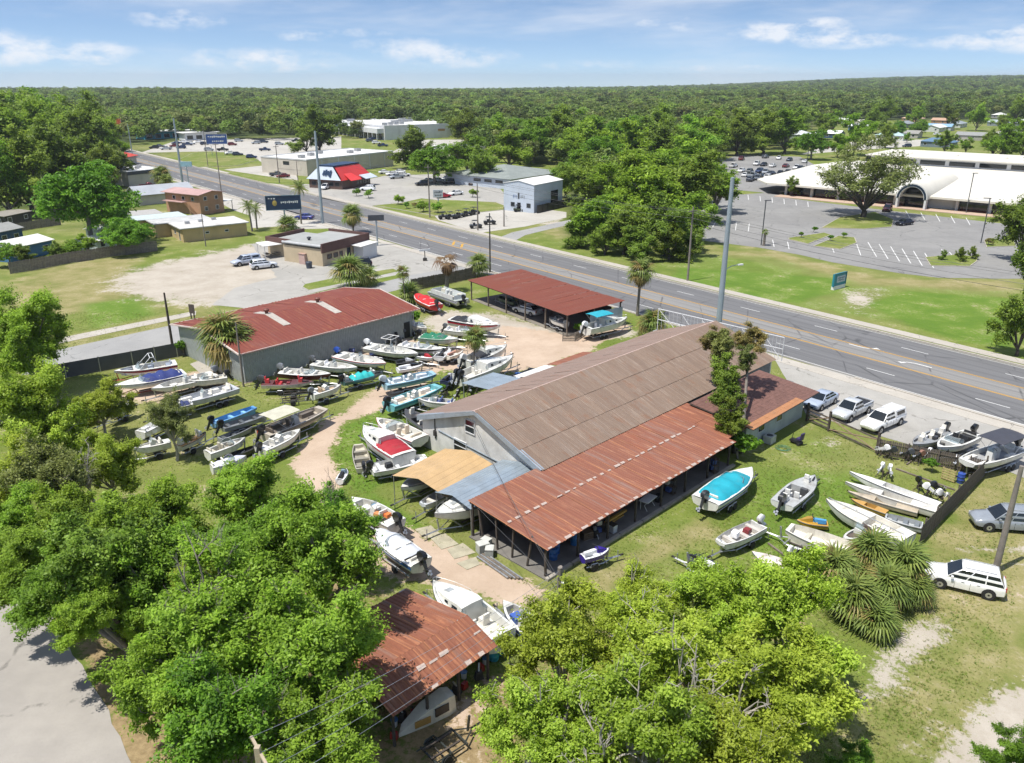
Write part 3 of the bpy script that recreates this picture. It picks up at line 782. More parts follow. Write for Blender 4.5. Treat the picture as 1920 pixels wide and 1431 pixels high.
def ribbed(w, l, pitch, hgt, th=.004):
    """one corrugated roof sheet in local x (across) / y (down the slope, 0 to -l), with ribs"""
    n = max(1, int(round(w / pitch))); p = w / n; prof = []
    for i in range(n): prof += [(i * p, 0), (i * p + p * .32, 0), (i * p + p * .45, hgt), (i * p + p * .72, hgt), (i * p + p * .85, 0)]
    prof.append((w, 0))
    m = MB(); m.loft([[(x, 0, z) for x, z in prof], [(x, -l, z) for x, z in prof]], closed=False)
    for i in range(len(m.f)): m.f[i] = m.f[i][::-1]
    return m
def roof_run(parent, origin, L, z_top, y_top, y_bot, z_bot, cols, rows, mat, rnd, name='roof_sheet', pitch=.22, rib=.028, lap=.12, jit=.012, endpale=None, lift=.012):
    """sheets in rows down one slope: x from origin, top edge at (y_top, z_top), eave at (y_bot, z_bot)"""
    dy, dz = y_bot - y_top, z_bot - z_top; sl = math.hypot(dy, dz); w = L / cols; rl = sl / rows
    me = ribbed(w + .03, rl + lap, pitch, rib).mesh(name, mat)
    tab = MB().slab([(0, 0, .012), (w * .5, 0, .012), (w * .56, .17, .012), (w * .06, .2, .012)], .006).mesh('pale_lap', M_PALE) if endpale else None
    sgn = -1 if dy < 0 else 1
    pitch_a = math.atan2(dz, abs(dy))
    for r in range(rows):
        f = r / rows; y0 = y_top + dy * f; z0 = z_top + dz * f
        for c in range(cols):
            o = obj(name, me, parent)
            zz = z0 + lift * (rows - r) + rnd.uniform(0, jit) + .006 * (c % 2)
            if sgn < 0:
                o.location = (origin + c * w, y0, zz); o.rotation_euler = (-pitch_a + rnd.uniform(-.004, .004), 0, rnd.uniform(-.004, .004))
            else:
                o.location = (origin + (c + 1) * w, y0, zz); o.rotation_euler = (-pitch_a + rnd.uniform(-.004, .004), 0, math.pi)
            if tab and rnd.random() < endpale:
                q = obj('pale_lap', tab, o, (0.1 + rnd.uniform(0, .25) * w, -rl - lap + .02, rib))
                q.scale = (rnd.uniform(.6, 1.5), rnd.uniform(.6, 1.5), 1)
rnd = random.Random(11)

# ------------------------------------------------------------------ the boat-yard barn with lean-to and annex
barn = thing('barn', 'long barn with weathered brown sheet roof, rusty lean-to and shingled annex', 'barn', (-2.9, 61.4, 0), math.radians(45))
BL, BHW, BEZ, BRZ = 36.8, 7.6, 3.1, 5.75
def BP(x, y, z=0.0):
    k = .70710678; return Vector((-2.9 + k * x - k * y, 61.4 + k * x + k * y, z))
m = MB(); m.add([(0, -BHW + .15, -.05), (0, BHW - .15, -.05), (0, BHW - .15, BEZ - .05), (0, 0, BRZ - .12), (0, -BHW + .15, BEZ - .05),
                 (.25, -BHW + .15, -.05), (.25, BHW - .15, -.05), (.25, BHW - .15, BEZ - .05), (.25, 0, BRZ - .12), (.25, -BHW + .15, BEZ - .05)],
                [(0, 4, 3, 2, 1), (5, 6, 7, 8, 9), (0, 1, 6, 5), (1, 2, 7, 6), (4, 0, 5, 9), (2, 3, 8, 7), (3, 4, 9, 8)])
m.build('gable_wall', M_GABLE, barn)
m2 = MB(); m2.v = [(x + BL - .3, y, z) for x, y, z in m.v]; m2.f = m.f[:]; m2.build('gable_wall', M_GABLE, barn)
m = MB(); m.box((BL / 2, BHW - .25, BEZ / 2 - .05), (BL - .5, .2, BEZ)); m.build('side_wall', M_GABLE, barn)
m = MB(); m.box((BL / 2, -BHW + .25, BEZ / 2 - .1), (BL - .5, .2, BEZ - .1)); m.build('side_wall', plain('grey_plank_wall', (.2, .2, .2), .85, 0, .25, 1), barn)  # this side wall has a darker grey than the whitewashed ones
roof_run(barn, -.35, BL + .6, BRZ, -.05, -BHW - .1, BEZ - .03, 44, 3, M_BARN, rnd, pitch=.21, rib=.022, jit=.002, lift=.035)
roof_run(barn, -.35, BL + .6, BRZ, .05, BHW + .3, BEZ - .1, 44, 2, M_BARNF, rnd, pitch=.42, rib=.022, jit=.008)
for i in range(12):
    m = MB(); x0 = -.4 + i * (BL + .7) / 12; x1 = x0 + (BL + .7) / 12 + .05; zz = BRZ + .07 + .006 * (i % 2)
    m.slab([(x0, -.3, zz - .09), (x1, -.3, zz - .09), (x1, 0, zz), (x0, 0, zz)], .01); m.slab([(x0, 0, zz), (x1, 0, zz), (x1, .3, zz - .09), (x0, .3, zz - .09)], .01)
    m.build('ridge_cap', M_RIDGE, barn)
for sgn in (-1, 1):
    m = MB(); xw = -.42
    m.slab([(xw, 0, BRZ + .05), (xw, sgn * (BHW + .12), BEZ + .02), (xw + .42, sgn * (BHW + .12), BEZ + .02), (xw + .42, 0, BRZ + .05)][::sgn], .02)
    m.add([(xw, 0, BRZ + .05), (xw, sgn * (BHW + .12), BEZ + .02), (xw, sgn * (BHW + .12), BEZ - .5), (xw, 0, BRZ - .3)], [(0, 1, 2, 3)])
    m.build('rake_flashing', M_TRIM, barn)
def gwin(y, z, w, h, name='window', gm=None, fm=None):
    mm = MB(); frame_ring(mm, 0, w, 0, h, .07, 0, .08); o = mm.build(name, fm or M_WHITEW, barn); o.location = (-.003, y, z); o.rotation_euler = (0, 0, -math.pi / 2)
    g = MB(); g.box((w / 2, -.012, h / 2), (w - .1, .016, h - .1)); g.build('pane', gm or M_GLASS, o)
    b = MB(); b.box((w / 2, -.04, h * .52), (w - .14, .05, .06)); b.build('glazing_bar', fm or M_WHITEW, o)
gwin(1.55, 3.35, 1.25, 1.25); gwin(3.1, 1.0, 1.7, 1.3, 'window', glassy('dark_void', (.01, .01, .012), .5)); gwin(-3.2, 0, 1.1, 2.1, 'door', paint('#6f7274'))
m = MB(); m.tube([(-.06, 5.2, 2.35), (-.06, 1.5, 2.1), (-.06, -2.5, 1.9), (-.1, -4.6, 2.3), (-.1, -5.4, 2.0)], .05, 5); m.build('drain_pipe', M_TRIM, barn)
m = MB(); m.tube([(-.08, 5.6, 1.4), (-.08, 5.6, 3.6)], .05, 5); m.box((-.1, 5.6, 1.9), (.16, .3, .5)); m.build('conduit', M_STEEL, barn)
# white tube frame of the old false front, along the road-side gable
for (y0, y1) in ((-8.2, -5.6), (-5.6, -3), (-3, -.4), (-.4, 2.2), (2.2, 4.9), (4.9, 8.2)):
    m = MB(); x = BL + .7; zb = BEZ - .2; zt = 5.55
    for p in ([(x, y0, zb), (x, y0, zt)], [(x, y1, zb), (x, y1, zt)], [(x, y0, zt), (x, y1, zt)], [(x, y0, (zb + zt) / 2), (x, y1, (zb + zt) / 2)]): m.tube(p, .05, 5)
    for k in range(1, 6):
        yy = y0 + (y1 - y0) * k / 6; m.tube([(x, yy, zb), (x, yy, zt)], .022, 4)
    m.tube([(x, y0, zb), (x, y1, zt)], .03, 4); m.tube([(x, y1, zb), (x - .9, y1, zb)], .04, 4)
    m.build('false_front_frame', M_WHITEW, barn)
# lean-to
LX0, LX1 = -7.6, 16.4
roof_run(barn, LX0, LX1 - LX0, 3.02, -7.15, -14.9, 2.42, 28, 2, M_LEANTO, rnd, 'lean_to_sheet', .28, .03, .16, .03, .9)
m = MB()
for y, z in ((-7.3, 2.9), (-11, 2.62), (-14.6, 2.3)): m.box(((LX0 + LX1) / 2, y, z), (LX1 - LX0 - .2, .12, .16))
m.build('purlin', M_DARKWOOD, barn)
for i in range(8):
    x = LX0 + .3 + i * 3.35
    for y, h in ((-14.6, 2.25), (-7.35, 2.85)) if i < 3 else ((-14.6, 2.25),):
        MB().box((x, y, h / 2), (.14, .14, h)).build('post', M_DARKWOOD, barn)
    MB().box((x, -11, 2.5), (.1, 7.2, .14), rx=.085).build('rafter', M_DARKWOOD, barn)
for i in range(4): MB().box((-7.35 + .02 * i, -8.3 - i * 1.6, 1.3), (.12, .12, 2.7), rx=.12 * (i - 1.5)).build('brace', M_DARKWOOD, barn)
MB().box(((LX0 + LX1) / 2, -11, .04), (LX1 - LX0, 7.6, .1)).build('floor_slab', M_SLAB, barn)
for i in range(9):
    MB().box((LX0 + 1.3 + i * 2.7, -14.95, .09), (2.6, .28, .2), rz=rnd.uniform(-.02, .02)).build('kerb_block', plain('sill_stone', (.33, .30, .25), .9, 0, .2, 1), barn)
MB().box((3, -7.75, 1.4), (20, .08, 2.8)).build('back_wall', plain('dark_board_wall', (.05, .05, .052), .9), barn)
# low link roof under the tree, then the shingled annex
roof_run(barn, LX1 - .1, 3.4, 3.0, -7.2, -14.2, 2.5, 4, 2, M_SHEDR, rnd, 'link_roof_sheet', .28, .03)
MB().box((25.4, -11.3, 1.2), (11.2, 5.6, 2.5)).build('annex_wall', plain('pale_green_wall', (.42, .47, .44), .8, 0, .12, .6, dirt=.35), barn)
rows_n = 15
for i in range(rows_n):
    y0 = -8.4 - i * 6.5 / rows_n; y1 = y0 - 6.5 / rows_n - .12; z0 = 3.25 - i * .62 / rows_n
    for j in range(8):
        x0 = 19.3 + j * 1.62; x1 = x0 + 1.6
        MB().slab([(x0, y1, z0 - .062 + .024), (x1, y1, z0 - .062 + .024), (x1, y0, z0), (x0, y0, z0)], .014).build('shingle_strip', M_SHINGLE if i < rows_n - 2 or j > 5 else paint('#a3714b', .9, .3), barn)
MB().slab([(19.25, -15.05, 2.6), (32.3, -15.05, 2.6), (32.3, -8.3, 3.2), (19.25, -8.3, 3.2)], .06).build('annex_deck', M_DARKWOOD, barn)
for u in (22, 25.4): 
    mm = MB(); frame_ring(mm, 0, 1.2, 0, .9, .07); o = mm.build('window', M_WHITEW, barn); o.location = (u, -14.11, 1.1); MB().box((.6, -.01, .45), (1.08, .015, .78)).build('pane', M_GLASS, o)
# loose roof over the far side of the barn: white and rusty lean-to sheets
for i, (x0, x1, mt) in enumerate(((9, 13.5, M_BLUEROOF), (14.2, 19, M_WHITEROOF), (19.4, 25.5, M_SHEDR))):
    for k in range(4):
        a = x0 + (x1 - x0) * k / 4; b = x0 + (x1 - x0) * (k + 1) / 4 - .02
        MB().slab([(a, BHW + .05, 2.95), (b, BHW + .05, 2.95), (b, BHW + (4.6 if i == 0 else 2.3), 2.5), (a, BHW + (4.6 if i == 0 else 2.3), 2.5)], .03).build('side_canopy_sheet', mt, barn)
    for a in (x0 + .1, x1 - .2): MB().box((a, BHW + (4.4 if i == 0 else 2.1), 1.22), (.09, .09, 2.44)).build('canopy_post', M_GALV, barn)

# ------------------------------------------------------------------ warehouse with oxide-red roof
wx = Vector((.69, .724, 0)).normalized()
ware = thing('warehouse', 'pale grey sheet-metal warehouse with an oxide red low-pitched roof', 'warehouse', (-29.8, 82.8, 0), math.atan2(wx.y, wx.x))
WL, WD, WE, WR = 24.4, 15.2, 3.75, 4.85
MB().box((WL / 2, WD / 2, WE / 2), (WL - .1, WD - .1, WE)).build('wall_core', M_GREYSHEET, ware)
sheet = ribbed(1.0, WE, .25, .035).mesh('wall_sheet', M_GREYSHEET)
for i in range(24):
    o = obj('wall_sheet', sheet, ware, (.2 + i * 1.0, 0.02, WE)); o.rotation_euler = (math.pi / 2, 0, 0)
for i in range(15):
    o = obj('wall_sheet', sheet, ware, (0.02, WD - .1 - i * 1.0, WE)); o.rotation_euler = (math.pi / 2, 0, -math.pi / 2)
for x0 in (0, 1):
    m = MB(); xx = .06 if x0 == 0 else WL - .06
    m.add([(xx, 0.05, WE), (xx, WD - .05, WE), (xx, WD / 2, WR - .02)], [(0, 2, 1) if x0 == 0 else (0, 1, 2)]); m.build('gable_panel', M_GREYSHEET, ware)
roof_run(ware, -.5, WL + 1.1, WR, WD / 2, -.75, WE - .08, 26, 1, M_WARER, rnd, pitch=.5, rib=.025, jit=.004)
roof_run(ware, -.5, WL + 1.1, WR, WD / 2, WD + .75, WE - .08, 26, 1, M_WARER, rnd, pitch=.5, rib=.025, jit=.004)
pale_trim = plain('pale_roof_trim', (.56, .47, .42), .6, .1, .15, 1)
sl = (WR - WE + .08) / (WD / 2 + .75)
for sgn, yy in ((-1, -.75), (1, WD + .75)):
    MB().box((WL / 2 + .05, yy, WE - .1), (WL + 1.2, .12, .14)).build('gutter', pale_trim, ware)
    for xx in (-.55, WL + .62):
        m = MB(); m.slab([(xx - .09, WD / 2, WR + .06), (xx - .09, yy, WE - .02), (xx + .09, yy, WE - .02), (xx + .09, WD / 2, WR + .06)][::-sgn], .14); m.build('rake_trim', pale_trim, ware)
for i, fx in enumerate((8.1, 15.4)):
    for sgn, ln in ((-1, 4.1), (1, 2.9)):
        m = MB(); z0 = WR + .055
        m.slab([(fx - .5, WD / 2, z0), (fx + .5, WD / 2, z0), (fx + .5, WD / 2 + sgn * ln, z0 - sl * ln), (fx - .5, WD / 2 + sgn * ln, z0 - sl * ln)][::-sgn], .02)
        m.build('skylight_strip', plain('grey_fibreglass', (.42, .38, .33), .5, 0, .15, 2), ware)
    v = MB(); v.lathe([(.2, 0), (.2, .25), (.34, .32), (.36, .5), (.25, .62), (.02, .68)], (fx - .1, WD / 2 + .3, WR + .02), 10); v.build('roof_vent', paint('#6b3a2e', .6), ware, smooth=40)
MB().box((WL - 1.1, -.03, 1.05), (.95, .06, 2.1)).build('door', glassy('dark_doorway', (.012, .012, .012), .6), ware)
for xx in (.1, WL - .05): MB().tube([(xx, -.12, 0), (xx, -.12, WE - .15)], .06, 6).build('downpipe', M_WHITEW, ware)
p = to_px((0, 0, 0)) if False else None

# ------------------------------------------------------------------ open shed beside the road
c4 = [at(880, 522, 3.35), at(965, 503, 3.45), at(1165, 555, 3.4), at(1065, 588, 3.25)]
o0 = c4[3]; ax = (c4[0] - c4[3]); ax.z = 0; shL = ax.length; rz = math.atan2(ax.y, ax.x)
shed = thing('open_shed', 'open-sided shed with flat red-brown roof beside the road', 'shed', (o0.x, o0.y, 0), rz)
SD = 9.6                                            # depth towards -y local (the road side)
roof_run(shed, -.2, shL + .4, 3.05, .3, -SD - .2, 3.42, 24, 1, M_CARP, rnd, pitch=.6, rib=.02, jit=.003)
for i in range(6):
    for yy in (-.15, -SD / 2, -SD + .1):
        if yy == -SD / 2 and i % 2: continue
        hh = 2.98 + (-yy / SD) * .33
        MB().box((.3 + i * (shL - .6) / 5, yy, hh / 2), (.16, .16, hh)).build('post', M_WOOD, shed)
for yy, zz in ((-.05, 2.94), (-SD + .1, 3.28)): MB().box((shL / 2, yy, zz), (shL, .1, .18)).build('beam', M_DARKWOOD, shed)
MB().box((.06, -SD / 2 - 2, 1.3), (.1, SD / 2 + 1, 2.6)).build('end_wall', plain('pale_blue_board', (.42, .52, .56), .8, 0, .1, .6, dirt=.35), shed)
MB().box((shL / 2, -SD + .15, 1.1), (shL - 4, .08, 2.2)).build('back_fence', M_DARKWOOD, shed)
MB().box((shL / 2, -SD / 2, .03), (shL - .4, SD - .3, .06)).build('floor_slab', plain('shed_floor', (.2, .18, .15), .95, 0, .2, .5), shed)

# ------------------------------------------------------------------ two carports and the rusty front shed
def carport(name, label, fl, fr_, fk, bl, br, mat, ze=2.25, zr=3.0, ribs=True):
    A, B, K, D, E = at(*fl, ze), at(*fr_, ze), at(*fk, zr), at(*bl, ze), at(*br, ze)
    axis = ((D - A) + (E - B)) / 2; axis.z = 0; L = axis.length; w = (B - A); w.z = 0
    rz = math.atan2(axis.y, axis.x); wd = w.length
    t = thing(name, label, 'carport', (A.x, A.y, 0), rz)          # local x along the ridge, -y across to the right eave
    n = 7; prof = [(0, ze - .28), (0, ze), (-wd / 2, zr), (-wd, ze), (-wd, ze - .28)]
    for sgn, (ya, za, yb, zb) in enumerate(((-wd / 2, zr, -wd, ze), (-wd / 2, zr, 0, ze))):
        rows = 5; 
        for k in range(rows):
            f0, f1 = k / rows, (k + 1) / rows; y0, z0 = ya + (yb - ya) * f0, za + (zb - za) * f0; y1, z1 = ya + (yb - ya) * f1, za + (zb - za) * f1
            m = MB(); nrm = .02
            yq = y0 + (y1 - y0) * .82; zq = z0 + (z1 - z0) * .82; yr = y0 + (y1 - y0) * .9
            ring0 = [(0, y0, z0), (0, yq, zq), (0, yr, z0 + (z1 - z0) * .9 + .024), (0, y1, z1)]
            ring1 = [(L, q[1], q[2]) for q in ring0]
            m.loft([ring0, ring1] if sgn == 0 else [ring1, ring0], closed=False); m.build('roof_panel', mat, t)
    for x in (.1, L / 2, L - .1):
        m = MB()
        for y in (-.06, -wd + .06): m.tube([(x, y, 0), (x, y, ze - .05)], .04, 5)
        m.tube([(x, -.06, ze - .05), (x, -wd / 2, zr - .05), (x, -wd + .06, ze - .05)], .035, 5); m.build('hoop_frame', M_GALV, t)
    return t
carport('carport', 'tan ribbed metal carport sheltering a boat beside the barn', (735, 892), (817, 943), (772, 897), (838, 846), (912, 880), M_TANROOF, 2.2, 2.85)
carport('carport', 'blue-grey ribbed metal carport between tan carport and rusty lean-to', (815, 923), (868, 962), (843, 928), (948, 868), (992, 888), M_BLUEROOF, 2.35, 2.8)

E0, EK, E1, E2 = at(783, 1094, 2.3), at(877, 1153, 3.15), at(919, 1203, 2.5), at(729, 1330, 2.5)
sx = (E1 - E2); sx.z = 0; fl = sx.length; rz = math.atan2(sx.y, sx.x)
front = thing('rusty_shed', 'small open shed with patched rust-red sheet roof beside the cabin cruiser', 'shed', (E2.x, E2.y, 0), rz)
inv = Matrix.Rotation(-rz, 3, 'Z'); loc0 = inv @ (E0 - E2); lock = inv @ (EK - E2)
yk, yb = lock.y, loc0.y
roof_run(front, -.1, fl + .2, 3.15, yk, -.35, 2.4, 9, 2, M_SHEDR, rnd, pitch=.3, rib=.03, jit=.03, endpale=.25)
roof_run(front, -.1, fl + .2, 3.15, yk, yb, 2.3, 9, 2, M_SHEDR, rnd, pitch=.3, rib=.03, jit=.03, endpale=.2)
for i in range(4):
    for yy, h in ((0, 2.35), (yk, 3.0), (yb - .3, 2.2)): MB().box((.2 + i * (fl - .4) / 3, yy, h / 2), (.12, .12, h)).build('post', M_DARKWOOD, front)
MB().box((fl / 2, yb - .25, 1.05), (fl, .08, 2.1)).build('back_wall', M_DARKWOOD, front)
MB().box((fl / 2, .02, 2.3), (fl, .1, .15)).build('beam', M_DARKWOOD, front)
# ------------------------------------------------------------------ lettering (flat print on signs)
def lettering(text, size, mat, parent, loc, rot, name='lettering', ext=.004, align='CENTER'):
    c = bpy.data.curves.new(name, 'FONT'); c.body = text; c.size = size; c.align_x = align; c.align_y = 'CENTER'; c.extrude = ext
    o = bpy.data.objects.new(name, c); COL.objects.link(o)
    bpy.context.view_layer.update()
    me = bpy.data.meshes.new_from_object(o); bpy.data.objects.remove(o); bpy.data.curves.remove(c)
    me.materials.clear(); me.materials.append(mat)
    q = obj(name, me, parent, loc); q.rotation_euler = rot
    return q
def marks(parent, x, z, w, h, mat, y, n=8, seed=1, name='sign_print'):
    """a line of print too small to read in the photograph"""
    r_ = random.Random(seed); m = MB(); cx_ = x - w / 2; step = w / n
    for k in range(n):
        hh = h * r_.uniform(.55, 1); m.box((cx_ + step * (k + .5), y, z + r_.uniform(-.08, .08) * h), (step * r_.uniform(.5, .8), .012, hh))
        if r_.random() < .5: m.box((cx_ + step * (k + .5), y, z + (.5 if k % 2 else -.5) * h * .8), (step * .25, .012, h * .6))
    return tag(m.build(name, mat, parent), kind='stuff')
M_LWHITE = plain('sign_white', (.72, .72, .70), .5, 0, .03)
M_LGOLD = plain('sign_gold', (.45, .33, .08), .5, 0, .03)
M_POLE = plain('galvanised_pole', (.34, .40, .44), .5, .35, .1, .5)
M_WPOLE = plain('grey_timber_pole', (.21, .185, .16), .9, 0, .2, 1.5)

# ------------------------------------------------------------------ laundromat-style shop across the side street
b = Bld('corner_shop', 'tan corner shop with brown mansard band and grey flat roof', (557, 480), (606, 500), (690, 477), 3.1, M_TAN2, da=9.5, db=12.5)
m = MB(); 
for (x0, y0, x1, y1) in ((-.35, -.35, b.w + .35, -.1), (b.w + .1, -.1, b.w + .35, b.d + .3), ): m.box(((x0 + x1) / 2, (y0 + y1) / 2, 3.3), (x1 - x0, y1 - y0, 1.7))
b.part('mansard_band', m, M_BROWN); b.flat_roof(M_GREYROOF, .1, .3, 3.35)
b.part('roof_kerb', MB().box((-.2, b.d / 2, 3.72), (.25, b.d, .25)), M_WHITEW)
m = MB(); m.box((b.w * .5 + 1.4, b.d + 3.5, 1.35), (b.w - 2.6, 6.9, 2.7)); b.part('rear_wing', m, M_TAN2)
for (x, y, sx_, sy_) in ((b.w / 2 + 1.4, b.d + 7.05, b.w - 2.2, .3), (2.6, b.d + 3.5, .3, 7)): b.part('rear_parapet', MB().box((x, y, 3.1), (sx_, sy_, .9)), M_BROWN)
b.part('rear_roof', MB().box((b.w / 2 + 1.4, b.d + 3.5, 2.8), (b.w - 2.8, 6.7, .12)), M_GREYROOF)
b.part('roof_vent', MB().lathe([(.25, 0), (.25, .3), (.4, .35), (.4, .6), (.05, .7)], (3.4, 6.2, 3.64), 8), M_DGREY)
for u, wd in ((1.2, 1.3), (2.9, 1.2)): b.win('R', u, 1.1, wd, .9, M_BROWN)
b.win('R', 4.5, 1.0, .9, 1.0, M_BROWN); b.win('R', 6.6, .2, 1.0, 2.1, M_DGREY, name='door')
t = thing('storage_box', 'white flat-roofed box extension on the front of the tan corner shop', 'extension', b.t.matrix_basis @ Vector((8.1, -2.6, 0)), b.t.rotation_euler.z)
MB().box((2.1, 1.2, 1.3), (4.0, 2.3, 2.6)).build('wall', M_WHITEW, t); MB().slab([(-.7, -.2, 2.62), (4.3, -.2, 2.72), (4.3, 2.5, 2.85), (-.7, 2.5, 2.75)], .1).build('roof', M_WHITEROOF, t)
P0 = at(497, 487); P1 = at(553, 479) 
t = thing('picnic_shelter', 'white flat-topped picnic shelter over tables beside the tan corner shop', 'shelter', P0, math.atan2((P1 - P0).y, (P1 - P0).x))
MB().slab([(0, 0, 2.5), (6.6, 0, 2.5), (6.6, 3.6, 2.7), (0, 3.6, 2.7)], .1).build('roof', M_WHITEROOF, t)
for x, y in ((.2, .2), (6.4, .2), (.2, 3.4), (6.4, 3.4)): MB().box((x, y, 1.22), (.1, .1, 2.44)).build('post', M_WHITEW, t)
for k in range(3):
    q = thing('picnic_table', 'wooden picnic table under the white shelter, %s from the left' % ('first', 'second', 'third')[k], 'picnic table', t.matrix_basis @ Vector((1.2 + k * 2.1, 1.7, 0)), t.rotation_euler.z + 1.5, 'picnic tables under the shelter')
    MB().box((0, 0, .74), (1.7, .75, .06)).build('table_top', M_WOOD, q)
    for s_ in (-1, 1):
        MB().box((0, s_ * .7, .45), (1.7, .26, .05)).build('bench_seat', M_WOOD, q); MB().box((s_ * .6, 0, .38), (.08, 1.3, .08)).build('leg_frame', M_WOOD, q)
t = thing('utility_cabinet', 'pinkish metal utility cabinet against the tan corner shop', 'cabinet', at(574, 494), b.t.rotation_euler.z)
MB().box((0, 0, .95), (2.0, 1.4, 1.9)).build('case', paint('#b79c93', .6), t); MB().box((0, 0, 1.94), (2.2, 1.6, .1)).build('lid', paint('#a98b80', .6), t)
t = thing('trash_bin', 'dark blue-grey round bin with lid by the tan corner shop', 'bin', at(580, 503))
MB().lathe([(.5, 0), (.58, 1.0), (.6, 1.05)], n=14).build('body', paint('#3c4656', .6), t, smooth=40); MB().lathe([(.62, 1.05), (.5, 1.2), (.1, 1.28)], n=14).build('lid', paint('#2f3846', .6), t, smooth=40)

# ------------------------------------------------------------------ motel on the left
mo = Bld('motel', 'single-storey tan motel wing with white flat roof', (275, 398), (345, 455), (462, 442), 2.75, M_TAN, da=9, db=13.4)
mo.flat_roof(plain('patched_white_roof', (.55, .54, .52), .7, 0, .15, .35, dirt=.4), .5, .2)
for k, dx in enumerate((-3.0, -6.2, -9.6)):
    y0 = 9 + k * 7; mo.walls(dx, dx + 11.5, y0 + .02, y0 + 7, 2.75 + .02 * k, M_TAN, name='wing_wall'); mo.flat_roof((plain('patched_grey_roof', (.45, .45, .44), .7, 0, .15, .35, dirt=.4), paint('#b9c4c2', .7), paint('#a9a59e', .7))[k], .4, .2, 2.77 + .03 * k, dx, dx + 11.5, y0, y0 + 7, name='wing_roof')
for u in (4.5, 8.6): mo.win('R', u, 1.3, .9, .55)
mo.win('L', 2, .1, .9, 2.0, name='door'); mo.win('L', 5, 1, 1.2, 1, name='window')
for k in range(3): mo.part('roof_unit', MB().box((2.5 + k * 3.1, 5 + k, 3.2), (.9, .7, .5)), M_GALV)
two = Bld('motel_house', 'two-storey terracotta motel house with outside stairs', (318, 397), (378, 404), (420, 397), 5.0, M_ORANGE, da=13, db=7.2)
two.gable(M_PINK, .6, 'y', .7)
for u in (1.2, 4.6): two.win('R', u, 3.4, 1.0, 1.0); two.win('R', u, .9, 1.0, 1.1)
for u in (2, 5.5, 9): two.win('L', u, 3.3, 1.1, 1.0)
m = MB()
for k in range(12): m.box((-.8, 1 + k * .3, .25 + k * .24), (1.1, .3, .08))
two.part('stair_flight', m, M_ORANGE); two.part('balcony', MB().box((-.8, 8.6, 2.95), (1.4, 7.6, .18)), M_PINK)
two.part('porch_roof', MB().box((8.7, 2, 2.55), (3.0, 4, .15)), M_WHITEROOF)
for yy in (.2, 3.8): two.part('porch_post', MB().box((10, yy, 1.23), (.15, .15, 2.46)), M_CREAM)
q = Bld('motel_annex', 'grey shingle-roofed motel annex behind the terracotta house', (255, 384), (262, 386), (322, 380), 2.8, M_CREAM, da=8, db=15); q.gable(plain('pale_slate', (.35, .37, .40), .8, 0, .1, .3), 1.8, 'x', .5)
st = Bld('strip_store', 'white-roofed store with dark fascia left of the road', (212, 341), (243, 350), (297, 344), 4.3, M_CREAM, da=15, db=13)
st.flat_roof(M_WHITEROOF, .1, .2); m = MB(); m.box((st.w / 2, -.12, 3.95), (st.w + .4, .2, 1.0)); st.part('fascia', m, M_DGREY); st.parapet(M_WHITEW, .2, .35)
for k in range(4): st.part('roof_unit', MB().box((2 + k * 2.6, 6 + (k % 2) * 3, 4.9), (1.1, .9, .8)), M_GALV)
rd = Bld('red_kiosk', 'small building with bright orange-red roof at the far left roadside', (232, 306), (236, 311), (256, 307), 3.2, M_CREAM, da=9, db=9); rd.hip(paint('#c8452c', .6), 2.2, .8)

# ------------------------------------------------------------------ far side of the road
gr = Bld('grill_restaurant', 'restaurant with bright red mansard roof and pale blue gable', (600, 347), (642, 356), (704, 344), 2.7, paint('#5b4741', .8), da=12.5, db=15)
z, R = 2.75, 6.6
m = MB(); o = .6; w_, d_ = gr.w, gr.d
m.add([(-o, -o, z), (w_ + o, -o, z), (w_ + o, d_ + o, z), (-o, d_ + o, z), (1.2, 3.4, R), (w_ - 1.2, 3.4, R), (w_ - 1.2, d_ - 3.4, R), (1.2, d_ - 3.4, R)], [(0, 1, 5, 4), (1, 2, 6, 5), (2, 3, 7, 6), (4, 5, 6, 7), (3, 2, 1, 0)])
gr.part('roof', m, M_REDROOF)
m = MB(); m.add([(-o - .02, -o + .5, z), (-o - .02, d_ + o - .1, z), (1.1, d_ - 3.5, R), (1.1, 3.9, R)], [(0, 3, 2, 1)]); gr.part('gable_panel', m, M_BLUEW)
gr.part('roof_cap', MB().box((w_ / 2, d_ / 2, R + .15), (w_ - 2, d_ - 6.4, .35)), M_NAVY)
m = MB(); m.slab([(w_ * .62, -2.4, 2.5), (w_ + .8, -2.4, 2.5), (w_ + .8, .4, 3.6), (w_ * .62, .4, 3.6)], .12); gr.part('porch_roof', m, M_BLUEW)
m = MB(); m.slab([(w_ * .12, -2.2, 2.6), (w_ * .5, -2.2, 2.6), (w_ * .42, 2.2, 5), (w_ * .2, 2.2, 5)], .1); gr.part('entry_roof', m, paint('#d8352f', .5))
for k in range(5): gr.win('R', w_ * .52 + k * 1.4, .7, 1.2, 1.5, M_DGREY)
for k in range(5): gr.win('L', 1 + k * 2.2, .9, 1.6, 1.2, M_DGREY)
q = MB(); 
for k_, (a_, b_, h_) in enumerate(((-1.3, 0, 1.5), (-.45, 0, 1.9), (.45, 0, 1.4), (1.2, -.3, 2.1))): q.box((a_, 0, b_ + h_ * .2), (.7, .06, h_), ry=(.25, .05, -.1, .05)[k_])
q = q.build('wall_emblem', M_NAVY, gr.t); q.location = (-.12, d_ * .42, 4.5); q.rotation_euler = (math.radians(-22), 0, math.radians(-90))
lg = Bld('long_store', 'long white-roofed store with beige walls behind the red-roofed restaurant', (529, 320), (577, 331), (740, 311), 5.3, M_CREAM, da=24, db=44)
lg.flat_roof(M_WHITEROOF, .05, .2); lg.parapet(M_WHITEW, .25, .45)
